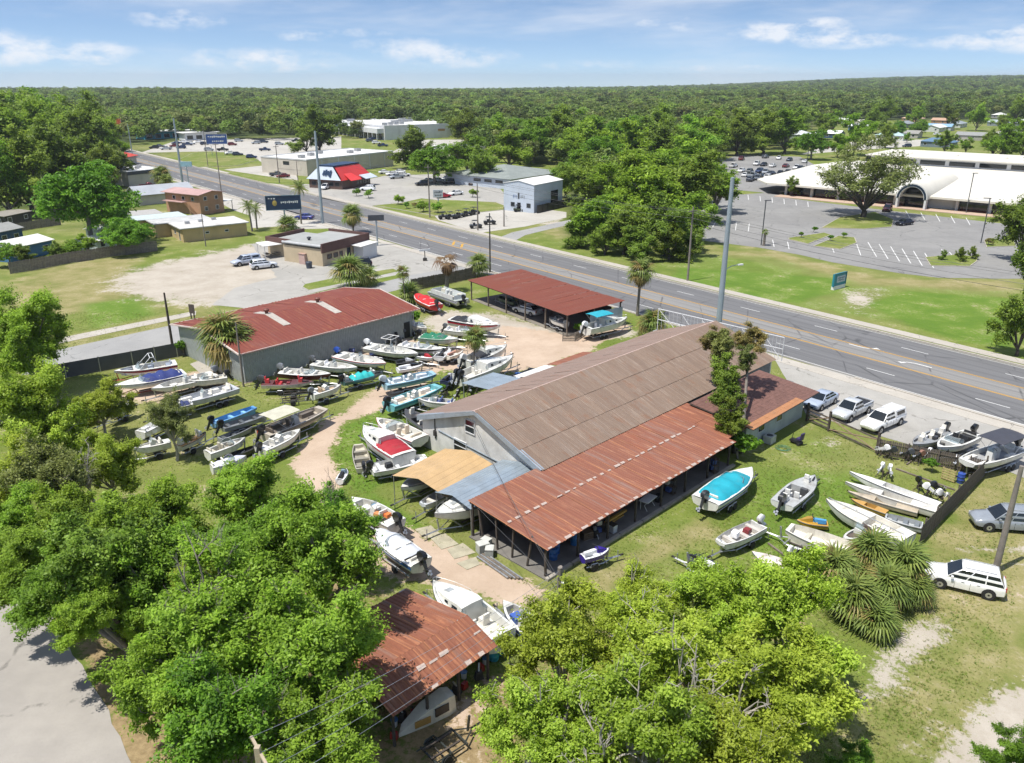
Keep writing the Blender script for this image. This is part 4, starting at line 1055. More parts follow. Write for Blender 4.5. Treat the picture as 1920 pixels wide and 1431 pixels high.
for k in range(5): lg.part('roof_unit', MB().box((5 + k * 8, 8 + (k % 3) * 4, 6.0), (2.2, 1.6, 1.1)), M_GALV)
lg.part('wall_band', MB().box((-.03, 9, 2.6), (.06, 12, 1.4)), M_CREAM); lg.win('L', 9, 3.0, 3.2, 1.6, M_DGREY)
for k in range(5): lg.part('pilaster', MB().box((7 + k * 8, -.08, 2.6), (.35, .16, 5.2)), M_WHITEW)
lg2 = Bld('store_wing', 'low white-roofed store wing half hidden by the bright oak', (838, 300), (846, 306), (905, 300), 5, M_CREAM, da=22, db=20); lg2.flat_roof(M_WHITEROOF, .05, .25)
for k in range(3): lg2.part('roof_unit', MB().box((4 + k * 5, 6, 5.7), (1.6, 1.4, .9)), M_GALV)
ml = Bld('shopping_plaza', 'large white flat-roofed shopping plaza at the edge of the woods', (618, 249), (722, 263), (865, 256.8), 7.0, M_WHITEW, da=81, db=56)
ml.flat_roof(M_WHITEROOF, .05, .3); ml.parapet(M_WHITEW, .4, .8)
for k in range(12): ml.part('roof_unit', MB().box((4 + (k * 17) % 46, 8 + (k * 23) % 66, 8.2), (2.5 + k % 3, 2, 1.4)), M_GALV)
ml.part('arcade', MB().box((-2.0, 40, 4.9), (4, 78, 2.6)), M_WHITEW)
for k in range(12): ml.win('L', 3 + k * 6, .3, 4.6, 2.9, M_DGREY)
for k in range(13): ml.part('arcade_column', MB().box((-3.8, 2.2 + k * 6, 1.8), (.45, .45, 3.6)), M_WHITEW)
ml.part('shop_sign', MB().box((-4.1, 52, 5.2), (.15, 16, 1.9)), paint('#5a6b86', .6)); ml.part('wall_sign', MB().box((36, -.1, 4.4), (4.5, .12, 1.2)), paint('#a58258', .6))
ga = Bld('metal_garage', 'tall pale blue-white metal garage facing the road', (955, 392), (1001, 400), (1058, 386), 6.9, M_BLUEW, da=9.2, db=14.2)
ga.gable(M_WHITEROOF, .85, 'x', .15, .1)
for u in (1.0, 5.8): ga.win('L', u, 1.2, 1.2, 1.1, M_DGREY)
ga.win('L', 4, .1, 1.0, 2.2, M_DGREY, name='door'); ga.win('R', 8.2, .1, 3.6, 4.6, M_DGREY, name='roller_door', bars=0)
q = MB().box((0, 0, 0), (.5, .03, 1.5)); q = q.build('wall_mark', M_DGREY, ga.t); q.location = (-.03, 4.6, 4.0); q.rotation_euler = (0, 0, math.radians(-90))
for yy, mt in ((5.7, paint('#7d8fae', .5)), (3.4, paint('#8e959c', .5))):
    q = marks(ga.t, 0, 0, 1.4, .9, mt, 0, 3, 7); q.location = (-.03, yy, 3.9); q.rotation_euler = (0, 0, math.radians(-90))
t = thing('privacy_fence', 'black mesh privacy fence around the metal garage yard', 'fence', ga.t.matrix_basis @ Vector((.2, -.9, 0)), ga.t.rotation_euler.z)
for k in range(7): MB().box((1.25 + k * 2.5, -.25 * k * .3, 1.0), (2.46, .05, 2.0)).build('panel', M_BLACK, t)
for k in range(8): MB().box((k * 2.5, -.25 * k * .3, 1.05), (.08, .08, 2.1)).build('post', M_STEEL, t)
gh = Bld('grey_hall', 'low hall with broad grey hip roof behind the metal garage', (919, 346), (957, 356), (1070, 338), 3.2, M_BLUEW, da=27, db=27)
gh.hip(M_SLATE, 2.6, .9)
for k in range(3): gh.win('L', 3 + k * 4.5, 1.6, 3, .9, M_DGREY)

# ------------------------------------------------------------------ convention hall on the right
F0, F1 = at(1467, 365), at(1920, 407); cv = (F1 - F0).normalized(); rz = math.atan2(cv.y, cv.x)
hall = thing('convention_hall', 'long ivory-roofed hall with clerestory band and barrel-vaulted entrance arch', 'hall', F0, rz)
HLn = 108
MB().box((HLn / 2, 26, 1.6), (HLn - 2, 50, 3.3)).build('wall', M_WHITEW, hall)
for k in range(14):
    x0 = 1 + k * 7.6
    if 38 < x0 + 3.6 < 47: continue
    MB().box((x0 + 3.6, .9, 1.5), (6.7, .1, 2.5)).build('glazing', M_GLASS, hall); MB().box((x0, .2, 1.6), (.7, .9, 3.2)).build('column', M_WHITEW, hall)
    MB().box((x0 + 3.6, .5, .18), (6.9, .5, .36)).build('planter', paint('#6a2f2c', .8), hall)
MB().slab([(-4, -2.5, 3.3), (HLn, -2.5, 3.3), (HLn, 47.5, 6.4), (1, 50, 6.4)], .5).build('roof', M_OFFROOF, hall)
MB().slab([(-12, 8, 2.9), (-4.2, -2.4, 3.2), (1, 50, 6.35), (-8, 42, 5)], .4).build('side_roof', M_OFFROOF, hall)
MB().box((HLn / 2 + 4, 60, 7.2), (HLn - 8, 24, 2.6)).build('clerestory_wall', M_WHITEW, hall)
for k in range(12): MB().box((10 + k * 8.4, 47.93, 7.35), (7.2, .1, 1.25)).build('clerestory_window', M_GLASS, hall)
m = MB(); x0, x1, y0, y1, zz = 6.6, HLn + 1, 46.6, 74, 8.5
m.add([(x0, y0, zz), (x1, y0, zz), (x1, y1, zz), (x0, y1, zz), (x0 + 9, 60, 10.0), (x1 - 9, 60, 10.0), (x0, y0, zz + .35), (x1, y0, zz + .35), (x1, y1, zz + .35), (x0, y1, zz + .35)],
      [(6, 7, 5, 4), (7, 8, 5), (8, 9, 4, 5), (9, 6, 4), (0, 1, 7, 6), (1, 2, 8, 7), (2, 3, 9, 8), (3, 0, 6, 9), (3, 2, 1, 0)])
m.build('upper_roof', M_OFFROOF, hall)
for k in range(4): MB().lathe([(1.5, 0), (1.4, .5), (1.0, .9), (.1, 1.15)], (18 + k * 13.5, 53, 9.0), 12).build('roof_dome', M_OFFROOF, hall, smooth=True)
axx = (at(1715, 388) - F0); bx = axx.dot(cv); 
rin, rout = 3.0, 3.9
m = MB(); n = 14; prof = [(math.cos(math.pi * k / n), math.sin(math.pi * k / n)) for k in range(n + 1)]
ring = lambda r, y: [(bx - r * c, y, 2.6 + r * s_ * 1.0) for c, s_ in prof]
m.loft([ring(rout, -4.6), ring(rout, 28)], closed=False); m.build('barrel_vault', M_OFFROOF, hall, smooth=40, fix=False)
m = MB(); m.loft([ring(rin, -4.6), ring(rout, -4.6)], closed=False); m.loft([ring(rin, -4.6), ring(rin, 0)][::-1], closed=False); m.build('arch_face', M_WHITEW, hall)
m = MB(); m.loft([ring(rin + .12, -4.63), ring(rout - .25, -4.63)], closed=False); m.build('arch_glazing', plain('blue_black_glass', (.02, .035, .06), .2), hall)
for s_ in (-1, 1):
    for yy in (-4.3, -3.2): MB().box((bx + s_ * 3.45, yy, 1.3), (.5, .5, 2.6)).build('arch_column', M_WHITEW, hall)
MB().box((bx, .3, 2.2), (6, .2, 4.4)).build('entrance_glazing', M_GLASS, hall)
MB().box((HLn / 2, -3.8, .08), (HLn, 4.4, .16)).build('apron', plain('salmon_walk', (.45, .33, .25), .9), hall)

# ------------------------------------------------------------------ houses up the hill on the right, and on the left edge
HS = [((1500, 262), 16, 9, '#cfd4d6', '#8f9696'), ((1528, 258), 14, 8, '#e8eaec', '#2f4a6b'), ((1590, 244), 15, 9, '#dfe5ea', '#5b7fa6'), ((1616, 237), 13, 8, '#ddd7cb', '#b9b3a6'),
      ((1640, 262), 15, 9, '#a9c3c6', '#c9ccc6'), ((1672, 258), 14, 9, '#8f8d88', '#a8a49c'), ((1700, 240), 16, 9, '#8a9096', '#5d6a70'), ((1730, 244), 17, 9, '#7fa3bf', '#b8bcbc'),
      ((1725, 275), 15, 8, '#54738f', '#6d7c86'), ((1760, 248), 20, 10, '#d9dad6', '#c4c6c2'), ((1745, 232), 17, 9, '#b08f76', '#9c7a60'), ((1790, 262), 18, 9, '#8a8b88', '#9d9a92'),
      ((1800, 240), 18, 9, '#8f9799', '#c2c4c0'), ((1850, 236), 20, 9, '#9aa5ab', '#7f8a90'), ((1885, 234), 18, 9, '#c9cccc', '#9aa0a0'), ((1905, 262), 22, 10, '#e6e6e2', '#8fa39a'),
      ((1690, 228), 15, 9, '#c3a58c', '#a88a70'), ((1560, 232), 14, 8, '#d0d2d0', '#9d9f9a'), ((1015, 224), 18, 12, '#9c6f57', '#b8a28c'), ((880, 222), 18, 12, '#a8643c', '#b8a28c'),
      ((760, 226), 22, 12, '#a77e66', '#b09c86'), ((1040, 238), 16, 10, '#c8c2b4', '#b8a28c'), ((1270, 238), 16, 10, '#dcdcd8', '#b8b2a8'), ((1325, 222), 14, 10, '#cfd6da', '#a8a8a0'), ((1880, 222), 16, 9, '#d8d8d2', '#999')]
for i, (px, w_, d_, rc, wc) in enumerate(HS):
    C = at(*px); C.z = float(terrain(C.x, C.y)) - .06; dirv = Vector((.75, -.66, 0)) if px[0] > 1400 else Vector((.9, .4, 0))
    if i % 3 == 0: dirv = Vector((.66, .75, 0))
    yv = Vector((-dirv.y, dirv.x, 0))
    colname = {'#cfd4d6': 'pale grey', '#e8eaec': 'white', '#dfe5ea': 'bluish white', '#ddd7cb': 'cream', '#a9c3c6': 'pale aqua', '#8f8d88': 'warm grey', '#8a9096': 'slate grey', '#7fa3bf': 'light blue', '#54738f': 'steel blue', '#d9dad6': 'off-white', '#b08f76': 'tan', '#8a8b88': 'mid grey', '#8f9799': 'cool grey', '#9aa5ab': 'blue-grey', '#c9cccc': 'light grey', '#e6e6e2': 'bright white', '#c3a58c': 'sand', '#d0d2d0': 'silver', '#9c6f57': 'brown', '#a8643c': 'orange-brown', '#a77e66': 'pinkish brown', '#c8c2b4': 'beige', '#dcdcd8': 'chalk white', '#cfd6da': 'icy grey', '#d8d8d2': 'ivory'}[rc]
    hb = Bld('house', '%s-roofed low house among the trees %s' % (colname, 'on the far hill to the right' if px[0] > 1400 else 'in the distant woods'), C + yv * d_, C, C + dirv * w_, 2.7, paint(wc, .8, .2) if wc != '#999' else paint('#999999', .8, .2), cat='house', world=True, da=d_, db=w_, group='houses among the trees')
    hb.t.location.z = C.z
    (hb.gable if i % 4 else hb.hip)(paint(rc, .7, .2), 1.5 if i % 4 else 1.8)
    for u in (1.5, w_ * .45, w_ - 3.2): hb.win('R', u, 1, 1.4, 1.1)
    for u in (1.5, d_ - 3): hb.win('L', u, 1, 1.2, 1.1)
for (nm, lb, a, c, b_, h, wm, rm, rise, da, db) in (
        ('blue_house', 'blue house with white metal roof at the left edge', (0, 476), (21, 493), (95, 476), 2.6, paint('#3f6f9b', .7), M_WHITEROOF, .8, 7.5, 9.5),
        ('blue_cottage', 'small dark blue cottage with grey roof behind the white-roofed blue house', (-20, 452), (0, 462), (27, 456), 2.8, paint('#2d4f7c', .7), paint('#8b8c88', .8), .9, 7, 6),
        ('carport_house', 'grey flat-roofed open garage beyond the left back garden', (3, 416), (12, 426), (48, 418), 2.4, paint('#3a3a38', .9), paint('#8f8a80', .8), .25, 6, 8),
        ('garden_workshop', 'white-roofed garden workshop behind the weathered fence', (172, 462), (185, 473), (222, 463), 2.2, paint('#c9d3d6', .7), M_WHITEROOF, .5, 5, 5.2),
        ('tool_shed', 'tiny white-roofed tool shed behind the garden workshop', (181, 443), (186, 448), (213, 441), 2.0, paint('#b7bcc0', .7), M_WHITEROOF, .3, 3, 4.2)):
    q = Bld(nm, lb, a, c, b_, h, wm, cat='house' if 'shed' not in nm and 'workshop' not in nm else 'shed', da=da, db=db); q.gable(rm, rise, 'x', .4)
    q.win('R', .8, .8, 1.3, 1.2); 
    if db > 5.5: q.win('R', db - 2.2, .9, 1.2, 1.0)
    q.win('L', 1, .9, 1.1, 1.0) if da > 4 else None
for (lb, c, b_, da, db, wc) in (('teal and white shop at the far end of the plaza', (272, 262), (352, 258), 12, 30, '#2f8fa8'), ('long white canopy building beside the far dealership', (348, 264), (392, 262), 10, 18, '#d9dde0')):
    q = Bld('roadside_shop', lb, (c[0] - 4, c[1] - 4), c, b_, 3.8, paint(wc, .6, .15), cat='shop', da=da, db=db); q.flat_roof(M_WHITEROOF, 1.2, .35)
    for k in range(int(db / 5)): q.win('R', 1 + k * 5, .5, 3.4, 2.2, M_WHITEW)

# ------------------------------------------------------------------ signs
def sign_two_post(name, label, base, w, h, z0, mat, rz, posts=2, text=(), pm=M_POLE, t=.35, edge=None):
    th = thing(name, label, 'sign', base, rz)
    MB().box((0, 0, z0 + h / 2), (w, t, h)).build('panel', mat, th)
    if edge:
        m = MB(); frame_ring(m, -w / 2 - .08, w / 2 + .08, z0 - .08, z0 + h + .08, .12, -t / 2 + .05, .12); m.build('border', edge, th)
    for k in range(posts):
        x = 0 if posts == 1 else -w * .3 + .6 * w * k / (posts - 1); MB().tube([(x, 0, 0), (x, 0, z0 + .1)], .16 if posts == 1 else .1, 8).build('post', pm, th)
    for i_, (n_, size, x, z, w_, mt) in enumerate(text): marks(th, x, z, w_, size * .6, mt, -t / 2 - .008, n_, i_ + 3)
    return th
road_face = math.atan2(ROAD_D.y, ROAD_D.x)
bb = sign_two_post('billboard', 'dark blue billboard on a single post by the motel', at(536, 428), 7.6, 3.1, 4.2, M_NAVY, math.radians(16), 1, ((3, .6, -2.5, 6.75, 1.7, M_LWHITE), (9, .8, 1.3, 5.85, 3.9, M_LWHITE)), edge=paint('#5d7c8c', .5))
m = MB(); m.lathe([(.02, 0), (.5, .05), (.02, .1)], (0, 0, 0), 12, 'y'); q = m.build('emblem', M_LGOLD, bb); q.location = (-1.9, -.25, 5.7); q.scale = (1, 1, 1.3)
sign_two_post('billboard', 'blue and white roadside billboard beside the far plaza', at(410, 292), 9, 4.2, 5.0, paint('#2c4f94', .5), math.radians(5), 2, ((9, 1.2, 0, 8.1, 7.6, M_LWHITE), (6, 1.0, .4, 6.2, 5.2, M_LWHITE)), edge=M_LWHITE)
sign_two_post('billboard', 'faded orange billboard in front of the far woods', at(202, 262), 17, 5.5, 6.0, paint('#bf5a34', .7), math.radians(10), 2, (), edge=paint('#c9b9a4'))
sign_two_post('shop_sign', 'small dark sign on a tall grey post by the tan corner shop', at(708, 461), 3.2, 1.1, 5.1, M_DGREY, math.radians(10), 1, ())
cs_ = sign_two_post('monument_sign', 'teal and white monument sign on the grass by the road', at(1571, 541), 3.4, 2.0, .55, M_TEAL, math.radians(38), 2, (), edge=paint('#1f6f86', .5))
MB().box((0, 0, .3), (3.3, .5, .6)).build('plinth', M_LWHITE, cs_)
MB().box((.25, -.185, 1.6), (2.4, .02, 1.05)).build('name_panel', paint('#a9b6c6', .5), cs_)
for zz, w_ in ((1.8, 1.9), (1.45, 1.6)): marks(cs_, .25, zz, w_, .26, paint('#5d6d84', .5), -.2, 8, 5)
sign_two_post('shop_sign', 'white two-panel sign at the grill parking lot', at(822, 386), 2.6, 2.0, 2.2, paint('#b9bcc6', .6), math.radians(10), 1, ((5, .7, 0, 3.6, 2.0, M_DGREY), (5, .6, 0, 2.8, 1.8, M_DGREY)))
sign_two_post('street_sign', 'pale blue street sign on the left of the far road', at(355, 352), 3.6, 1.5, 6.4, paint('#8fb3c4', .5), math.radians(-5), 1)
sign_two_post('notice_board', 'dark wooden notice board by the side street sidewalk', at(362, 598), .9, 1.3, .8, M_DARKWOOD, math.radians(-20), 2, pm=M_DARKWOOD, t=.1)
t = thing('price_sign', 'small white arrow sign on a stubby post by the road', 'sign', at(797, 489)); MB().tube([(0, 0, 0), (0, 0, 1.9)], .09, 6).build('post', M_STEEL, t); MB().box((0, 0, 2.0), (2.2, .15, .35), rz=.5).build('panel', M_LWHITE, t); MB().box((0, 0, .25), (.7, .7, .5)).build('base', M_STEEL, t)

# ------------------------------------------------------------------ poles and wires
def pole(label, base, top_y, r=.15, mat=M_WPOLE, lean=0.0, arms=(), lamp=None, cat='utility pole', name='utility_pole', h=None):
    B = at(*base); h = h or height_at(base[0], base[1], top_y)
    t = thing(name, label, cat, B)
    MB().tube([(0, 0, -.3), (lean * h, 0, h * .5), (2 * lean * h, 0, h)], [r * 1.15, r, r * .7], 10).build('shaft', mat, t, smooth=40)
    for (z, w_, a) in arms: MB().box((2 * lean * z, 0, h - z), (w_, .12, .14), rz=a).build('cross_arm', mat, t)
    if lamp:
        z, dx, dy = lamp; m = MB(); m.tube([(0, 0, z), (dx * .5, dy * .5, z + .5), (dx, dy, z + .6)], .045, 6); m.build('lamp_arm', M_POLE, t)
        MB().box((dx * 1.12, dy * 1.12, z + .58), (.7, .28, .16), rz=math.atan2(dy, dx)).build('lamp_head', M_LWHITE, t)
    return t, B, h
poles = {}
poles['tall'] = pole('tall grey steel pole rising behind the barn ridge', (1344, 645), 333, .33, M_POLE, lamp=(9.5, 2.0, .8))
for (lb, bs, ty, r_, mt, ar) in (
        ('tall grey steel transmission pole by the blue car', (605, 419), 246, .32, M_POLE, ()), ('grey steel transmission pole on the far left roadside', (343, 347), 222, .32, M_POLE, ()),
        ('slim timber pole in front of the motel house', (415, 361), 268, .14, M_WPOLE, ((.5, 1.8, .6),)), ('timber pole at the grill forecourt', (524, 344), 272, .15, M_WPOLE, ((.5, 1.8, .6),)),
        ('pale concrete pole beside the grill lot', (560, 352), 300, .12, M_WPOLE, ()), ('timber pole behind the hedge at the grill lot', (806, 408), 309, .16, M_WPOLE, ((.6, 2.0, .6),)),
        ('timber pole in the dealer yard among buggies', (896, 432), 344, .15, M_WPOLE, ()), ('short leaning timber pole at the dealer yard edge', (945, 425), 388, .15, M_WPOLE, ()),
        ('slim grey pole rising behind the open shed', (919, 511), 400, .13, M_STEEL, ()), ('timber pole on the far sidewalk by the oaks', (1289, 527), 388, .16, M_WPOLE, ((.7, 2.0, .6),)),
        ('dark timber pole beside the side street', (323, 646), 549, .15, M_DARKWOOD, ()), ('thick grey timber pole beside the white parked SUV', (1866, 1072), 874, .2, M_WPOLE, ()),
        ('thin pole with light at the warehouse corner', (457, 725), 605, .1, M_WPOLE, ()), ('mossy stump of a pole between drive and front trees', (1050, 1118), 1062, .16, M_WPOLE, ()),
        ('pair pole on the far left roadside', (250, 300), 232, .2, M_POLE, ()), ('hazy far pole left of the orange billboard', (128, 248), 210, .2, M_POLE, ()), ('farthest pole at the left woods edge', (82, 243), 198, .22, M_POLE, ()),
        ('slim pole beside the far plaza island', (390, 312), 240, .12, M_WPOLE, ()), ('thin timber pole in front of the motel wing', (386, 462), 400, .1, M_WPOLE, ()), ('tall pole behind the mall roof', (1075, 250), 212, .15, M_WPOLE, ())):
    poles[lb[:22]] = pole(lb, bs, ty, r_, mt, arms=ar)
for (lb, bs, ty, dx, dy) in (('bronze lot lamp left of the oak island', (1427, 460), 376, .9, .3), ('bronze lot lamp near the right-hand shrubs', (1839, 456), 372, -.9, .3), ('bronze lot lamp before the hall front', (1811, 400), 325, .9, .2), ('bronze lot lamp over the back car park', (1511, 323), 283, -.9, .2)):
    B = at(*bs); h = height_at(bs[0], bs[1], ty); t = thing('lot_lamp', lb, 'lamp post', B, 0, 'lot lamps at the hall')
    MB().tube([(0, 0, 0), (0, 0, h)], .11, 8).build('shaft', M_DGREY, t); MB().box((dx * .5, dy * .5, h), (abs(dx) + .5, .3, .14), rz=math.atan2(dy, dx)).build('lamp_head', M_DGREY, t)
M_WIRE = plain('wire', (.09, .09, .09), .5)
def wire(label, a, b_, sag=1.0, r=.014, pale=False):
    a, b_ = Vector(a), Vector(b_); pts = []
    for k in range(15):
        f = k / 14; q = a.lerp(b_, f); q.z -= sag * 4 * f * (1 - f); pts.append(q)
    o = MB().tube(pts, r, 4).build('power_line', M_WIRE if not pale else M_GALV)
    return tag(o, label, 'wire', 'overhead power lines')
P4 = poles['timber pole on the far']; hb_ = P4[1]; hz = P4[2]
q1 = Vector((hb_.x, hb_.y, hz)); far_s = q1.dot(ROAD_D); nn = q1.dot(ROAD_N)
for k, (dz, dn) in enumerate(((-.7, .8), (-.7, -.8), (-1.8, 0), (-2.6, 0))):
    wire('upper sagging roadside power line strand %s along the far sidewalk' % ('one', 'two', 'three', 'four')[k], RD(far_s, nn + dn, hz + dz), RD(far_s - 62, nn + dn, hz + dz - 1), 1.0, .022)
    wire('roadside power line strand %s passing before the oaks' % ('one', 'two', 'three', 'four')[k], RD(far_s, nn + dn, hz + dz), RD(far_s + 70, nn + dn + 2, hz + dz), 1.0, .022)
    wire('roadside power line strand %s over the dealer yard' % ('one', 'two', 'three', 'four')[k], RD(far_s + 70, nn + dn + 2, hz + dz), RD(far_s + 140, nn + dn + 2, hz + dz), 1.0, .022)
# ------------------------------------------------------------------ vehicles
CARS = {
    'sedan': dict(st=[(-2.35, .70, .45, .80), (-2.25, .84, .30, .95), (-1.7, .9, .24, .98), (-.8, .91, .2, .95), (.6, .91, .2, .93), (1.3, .9, .22, .9), (2.0, .86, .24, .80), (2.28, .78, .32, .68), (2.36, .64, .42, .60)],
                  base=(-1.85, 1.15, .80, .93), top=(-1.05, .25, .60, 1.43), wheels=(-1.38, 1.42), r=.33),
    'suv': dict(st=[(-2.36, .76, .48, 1.0), (-2.28, .88, .34, 1.08), (-1.7, .93, .28, 1.09), (-.8, .94, .25, 1.07), (.6, .94, .25, 1.05), (1.2, .93, .27, 1.03), (1.9, .9, .28, .95), (2.26, .82, .36, .84), (2.36, .68, .48, .74)],
                base=(-2.26, 1.15, .86, 1.02), top=(-1.85, .25, .68, 1.70), wheels=(-1.42, 1.4), r=.37),
    'pickup': dict(st=[(-2.75, .86, .5, 1.02), (-2.68, .9, .4, 1.06), (-1.7, .93, .36, 1.06), (-.6, .94, .34, 1.06), (.8, .94, .34, 1.06), (1.5, .93, .36, 1.04), (2.2, .9, .36, .98), (2.6, .84, .42, .88), (2.72, .7, .52, .78)],
                   base=(-.75, 1.35, .84, 1.05), top=(-.6, .55, .66, 1.72), wheels=(-1.7, 1.7), r=.39),
    'van': dict(st=[(-2.4, .8, .46, 1.05), (-2.32, .92, .32, 1.12), (-1.7, .96, .26, 1.12), (-.8, .97, .24, 1.1), (.6, .97, .24, 1.08), (1.4, .95, .26, 1.04), (2.0, .92, .28, .92), (2.3, .84, .36, .8), (2.4, .7, .46, .72)],
                base=(-2.32, 1.75, .88, 1.07), top=(-2.1, .55, .72, 1.86), wheels=(-1.45, 1.5), r=.35)}
def quad_on(m, a, b, c, d, n, inset=.08, off=.008):
    """a pane on the quad a,b,c,d shrunk towards its centre, offset along n"""
    ctr = (a + b + c + d) / 4; q = [ctr + (v - ctr) * (1 - inset) + n * off for v in (a, b, c, d)]
    m.add(q, [(0, 1, 2, 3)])
_carproto = {}
def car_proto(kind, colour, detail=True, topper=False):
    key = (kind, colour, detail, topper)
    if key in _carproto: return _carproto[key]
    K = CARS[kind]; pm = paint(colour, .25, .06, .15, .6)
    t = thing(kind + '_car' if kind not in ('pickup', 'van') else ('pickup_truck' if kind == 'pickup' else 'van'), 'car', 'car')
    m = MB(); rings = []
    for (x, hw, zb, zt) in K['st']:
        zm = zb + (zt - zb) * .55
        half = [(hw * .80, zb), (hw * .97, zb + .10), (hw, zm), (hw * .965, zt - .10), (hw * .86, zt), (hw * .45, zt + .035)]
        rings.append([(x, y, z) for y, z in half] + [(x, -y, z) for y, z in half[::-1]])
    m.loft(rings, True, True); m.build('body', pm, t, smooth=42, fix=True)
    xb0, xb1, wb, zb = K['base']; xt0, xt1, wt_, zt = K['top']
    B = [Vector(p) for p in ((xb0, -wb, zb - .03), (xb1, -wb, zb - .03), (xb1, wb, zb - .03), (xb0, wb, zb - .03))]
    T = [Vector(p) for p in ((xt0, -wt_, zt), (xt1, -wt_, zt), (xt1, wt_, zt), (xt0, wt_, zt))]
    R = [Vector(((xt0 + xt1) / 2 + (p.x - (xt0 + xt1) / 2) * .88, p.y * .86, zt + .045)) for p in T]
    mid = [b_.lerp(t_, .5) + Vector((0, (1 if b_.y > 0 else -1) * .035, .0)) for b_, t_ in zip(B, T)]
    m = MB(); m.loft([B, mid, T, R], True, True); m.build('cabin', pm, t, smooth=50, fix=True)
    def pane(name, a, b_, c, d, ins=.08, mat=M_CARGLASS):
        n = (b_ - a).cross(d - a).normalized(); ctr = (a + b_ + c + d) / 4
        if n.dot(ctr - Vector(((xt0 + xt1) / 2, 0, 1.2))) < 0: n = -n
        mm = MB(); quad_on(mm, a, b_, c, d, n, ins, .026); mm.build(name, mat, t)
    lo = lambda p, q: p.lerp(q, .08)
    pane('windshield', lo(B[1], T[1]), lo(B[2], T[2]), T[2], T[1], .07)
    pane('rear_window', lo(B[0], T[0]), lo(B[3], T[3]), T[3], T[0], .10)
    nwin = 3 if kind in ('suv', 'van') and not topper else 2
    for s_ in (0, 1):
        i0, i1 = (0, 1) if s_ == 0 else (3, 2)
        for k in range(nwin):
            f0, f1 = k / nwin + .008, (k + 1) / nwin - .008
            a = B[i0].lerp(B[i1], f0).lerp(T[i0].lerp(T[i1], f0), .09); b_ = B[i0].lerp(B[i1], f1).lerp(T[i0].lerp(T[i1], f1), .09)
            c = T[i0].lerp(T[i1], f1); d = T[i0].lerp(T[i1], f0); c, d = c.lerp(b_, .06), d.lerp(a, .06); pane('side_window', a, b_, c, d, .035)
    wm = MB(); r = K['r']
    tyre = MB().lathe([(r * .62, -.11), (r * .96, -.115), (r, -.07), (r, .07), (r * .96, .115), (r * .62, .11)], n=16, axis='y').mesh('tyre', M_RUBBER, 40)
    rim = MB().lathe([(r * .05, -.10), (r * .3, -.118), (r * .6, -.108), (r * .63, -.09), (r * .63, .09), (r * .6, .108), (r * .3, .118), (r * .05, .10)], n=10, axis='y').mesh('rim', M_ALU, 30)
    arch = MB().lathe([(r * 1.02, -.03), (r * 1.17, -.03), (r * 1.17, .03), (r * 1.02, .03)], n=16, axis='y')
    hw = K['st'][3][1]
    for x in K['wheels']:
        for s_ in (-1, 1):
            wh = obj('wheel', tyre, t, (x, s_ * (hw - .085), r))
            if detail:
                obj('rim', rim, wh)
                q = MB().lathe([(.02, -.02), (r * 1.16, -.02), (r * 1.16, .02), (.02, .02)], n=16, axis='y').build('wheel_well', M_BLACK, t); q.location = (x, s_ * (hw - .017), r + .02); q.scale = (1, 1, 1)
    if detail:
        x1 = K['st'][-2][0]; z1 = K['st'][-2][3]
        x0 = K['st'][1][0]; z0 = K['st'][1][3]
        for s_ in (-1, 1):
            MB().box((x1 - .08, s_ * .60, z1 - .07), (.2, .34, .13), rz=-s_ * .35).build('headlight', M_LAMP, t)
            MB().box((x0 - .01, s_ * .70, z0 - .17), (.14, .24, .26)).build('taillight', M_LAMPRED, t)
            MB().box((xb1 - .35, s_ * (wb + .12), zb + .1), (.14, .2, .14)).build('mirror', pm, t)
            for hx in (.15, -.75): MB().box((hx, s_ * (hw - .012), zb - .14), (.18, .03, .035)).build('door_handle', pm if colour != '#f0f0ee' else M_ALU, t)
            for hx in (xb1 - .55, -.3): MB().box((hx, s_ * (hw - .004), zb - .37), (.012, .02, .55)).build('door_seam', M_BLACK, t)
        MB().box((x1 + .03, 0, z1 - .19), (.12, .8, .16)).build('grille', M_BLACK, t)
        MB().box((x0 - .09, 0, .62), (.04, .34, .17)).build('licence_plate', M_LWHITE, t)
        if kind == 'suv':
            for s_ in (-1, 1): MB().tube([(xt0 + .2, s_ * .56, zt + .1), (xt1 - .1, s_ * .56, zt + .1)], .022, 5).build('roof_rail', M_ALU, t)
    if kind == 'pickup':
        if topper:
            m = MB(); m.loft([[(-2.66, -.88, 1.05), (-.7, -.88, 1.05), (-.7, .88, 1.05), (-2.66, .88, 1.05)], [(-2.55, -.74, 1.70), (-.75, -.72, 1.72), (-.75, .72, 1.72), (-2.55, .74, 1.70)]], True, True); m.build('truck_cap', pm, t, fix=True)
            for s_ in (-1, 1): MB().box((-1.65, s_ * .815, 1.4), (1.3, .03, .34), rx=s_ * .22).build('cap_window', M_CARGLASS, t)
        else:
            MB().box((-1.75, 0, 1.075), (1.75, 1.5, .06)).build('bed_liner', M_BLACK, t)
            for s_ in (-1, 1): MB().box((-1.75, s_ * .82, 1.14), (1.95, .12, .12)).build('bed_rail', pm, t)
            MB().box((-2.68, 0, 1.13), (.1, 1.7, .14)).build('tailgate_top', pm, t)
    _carproto[key] = t
    t['_proto'] = True
    return t
def car(kind, colour, label, front, rear, z=0.0, detail=True, topper=False, group=None, cat=None):
    """photo points under the front and rear bumper centres"""
    A, B = at(*front), at(*rear); d = A - B; c = (A + B) / 2
    o = copy_tree(car_proto(kind, colour, detail, topper), None, (c.x, c.y, z), math.atan2(d.y, d.x), label)
    del o['_proto']; o['category'] = cat or {'suv': 'SUV', 'pickup': 'pickup truck', 'van': 'van', 'sedan': 'car'}[kind]
    if group: o['group'] = group
    return o
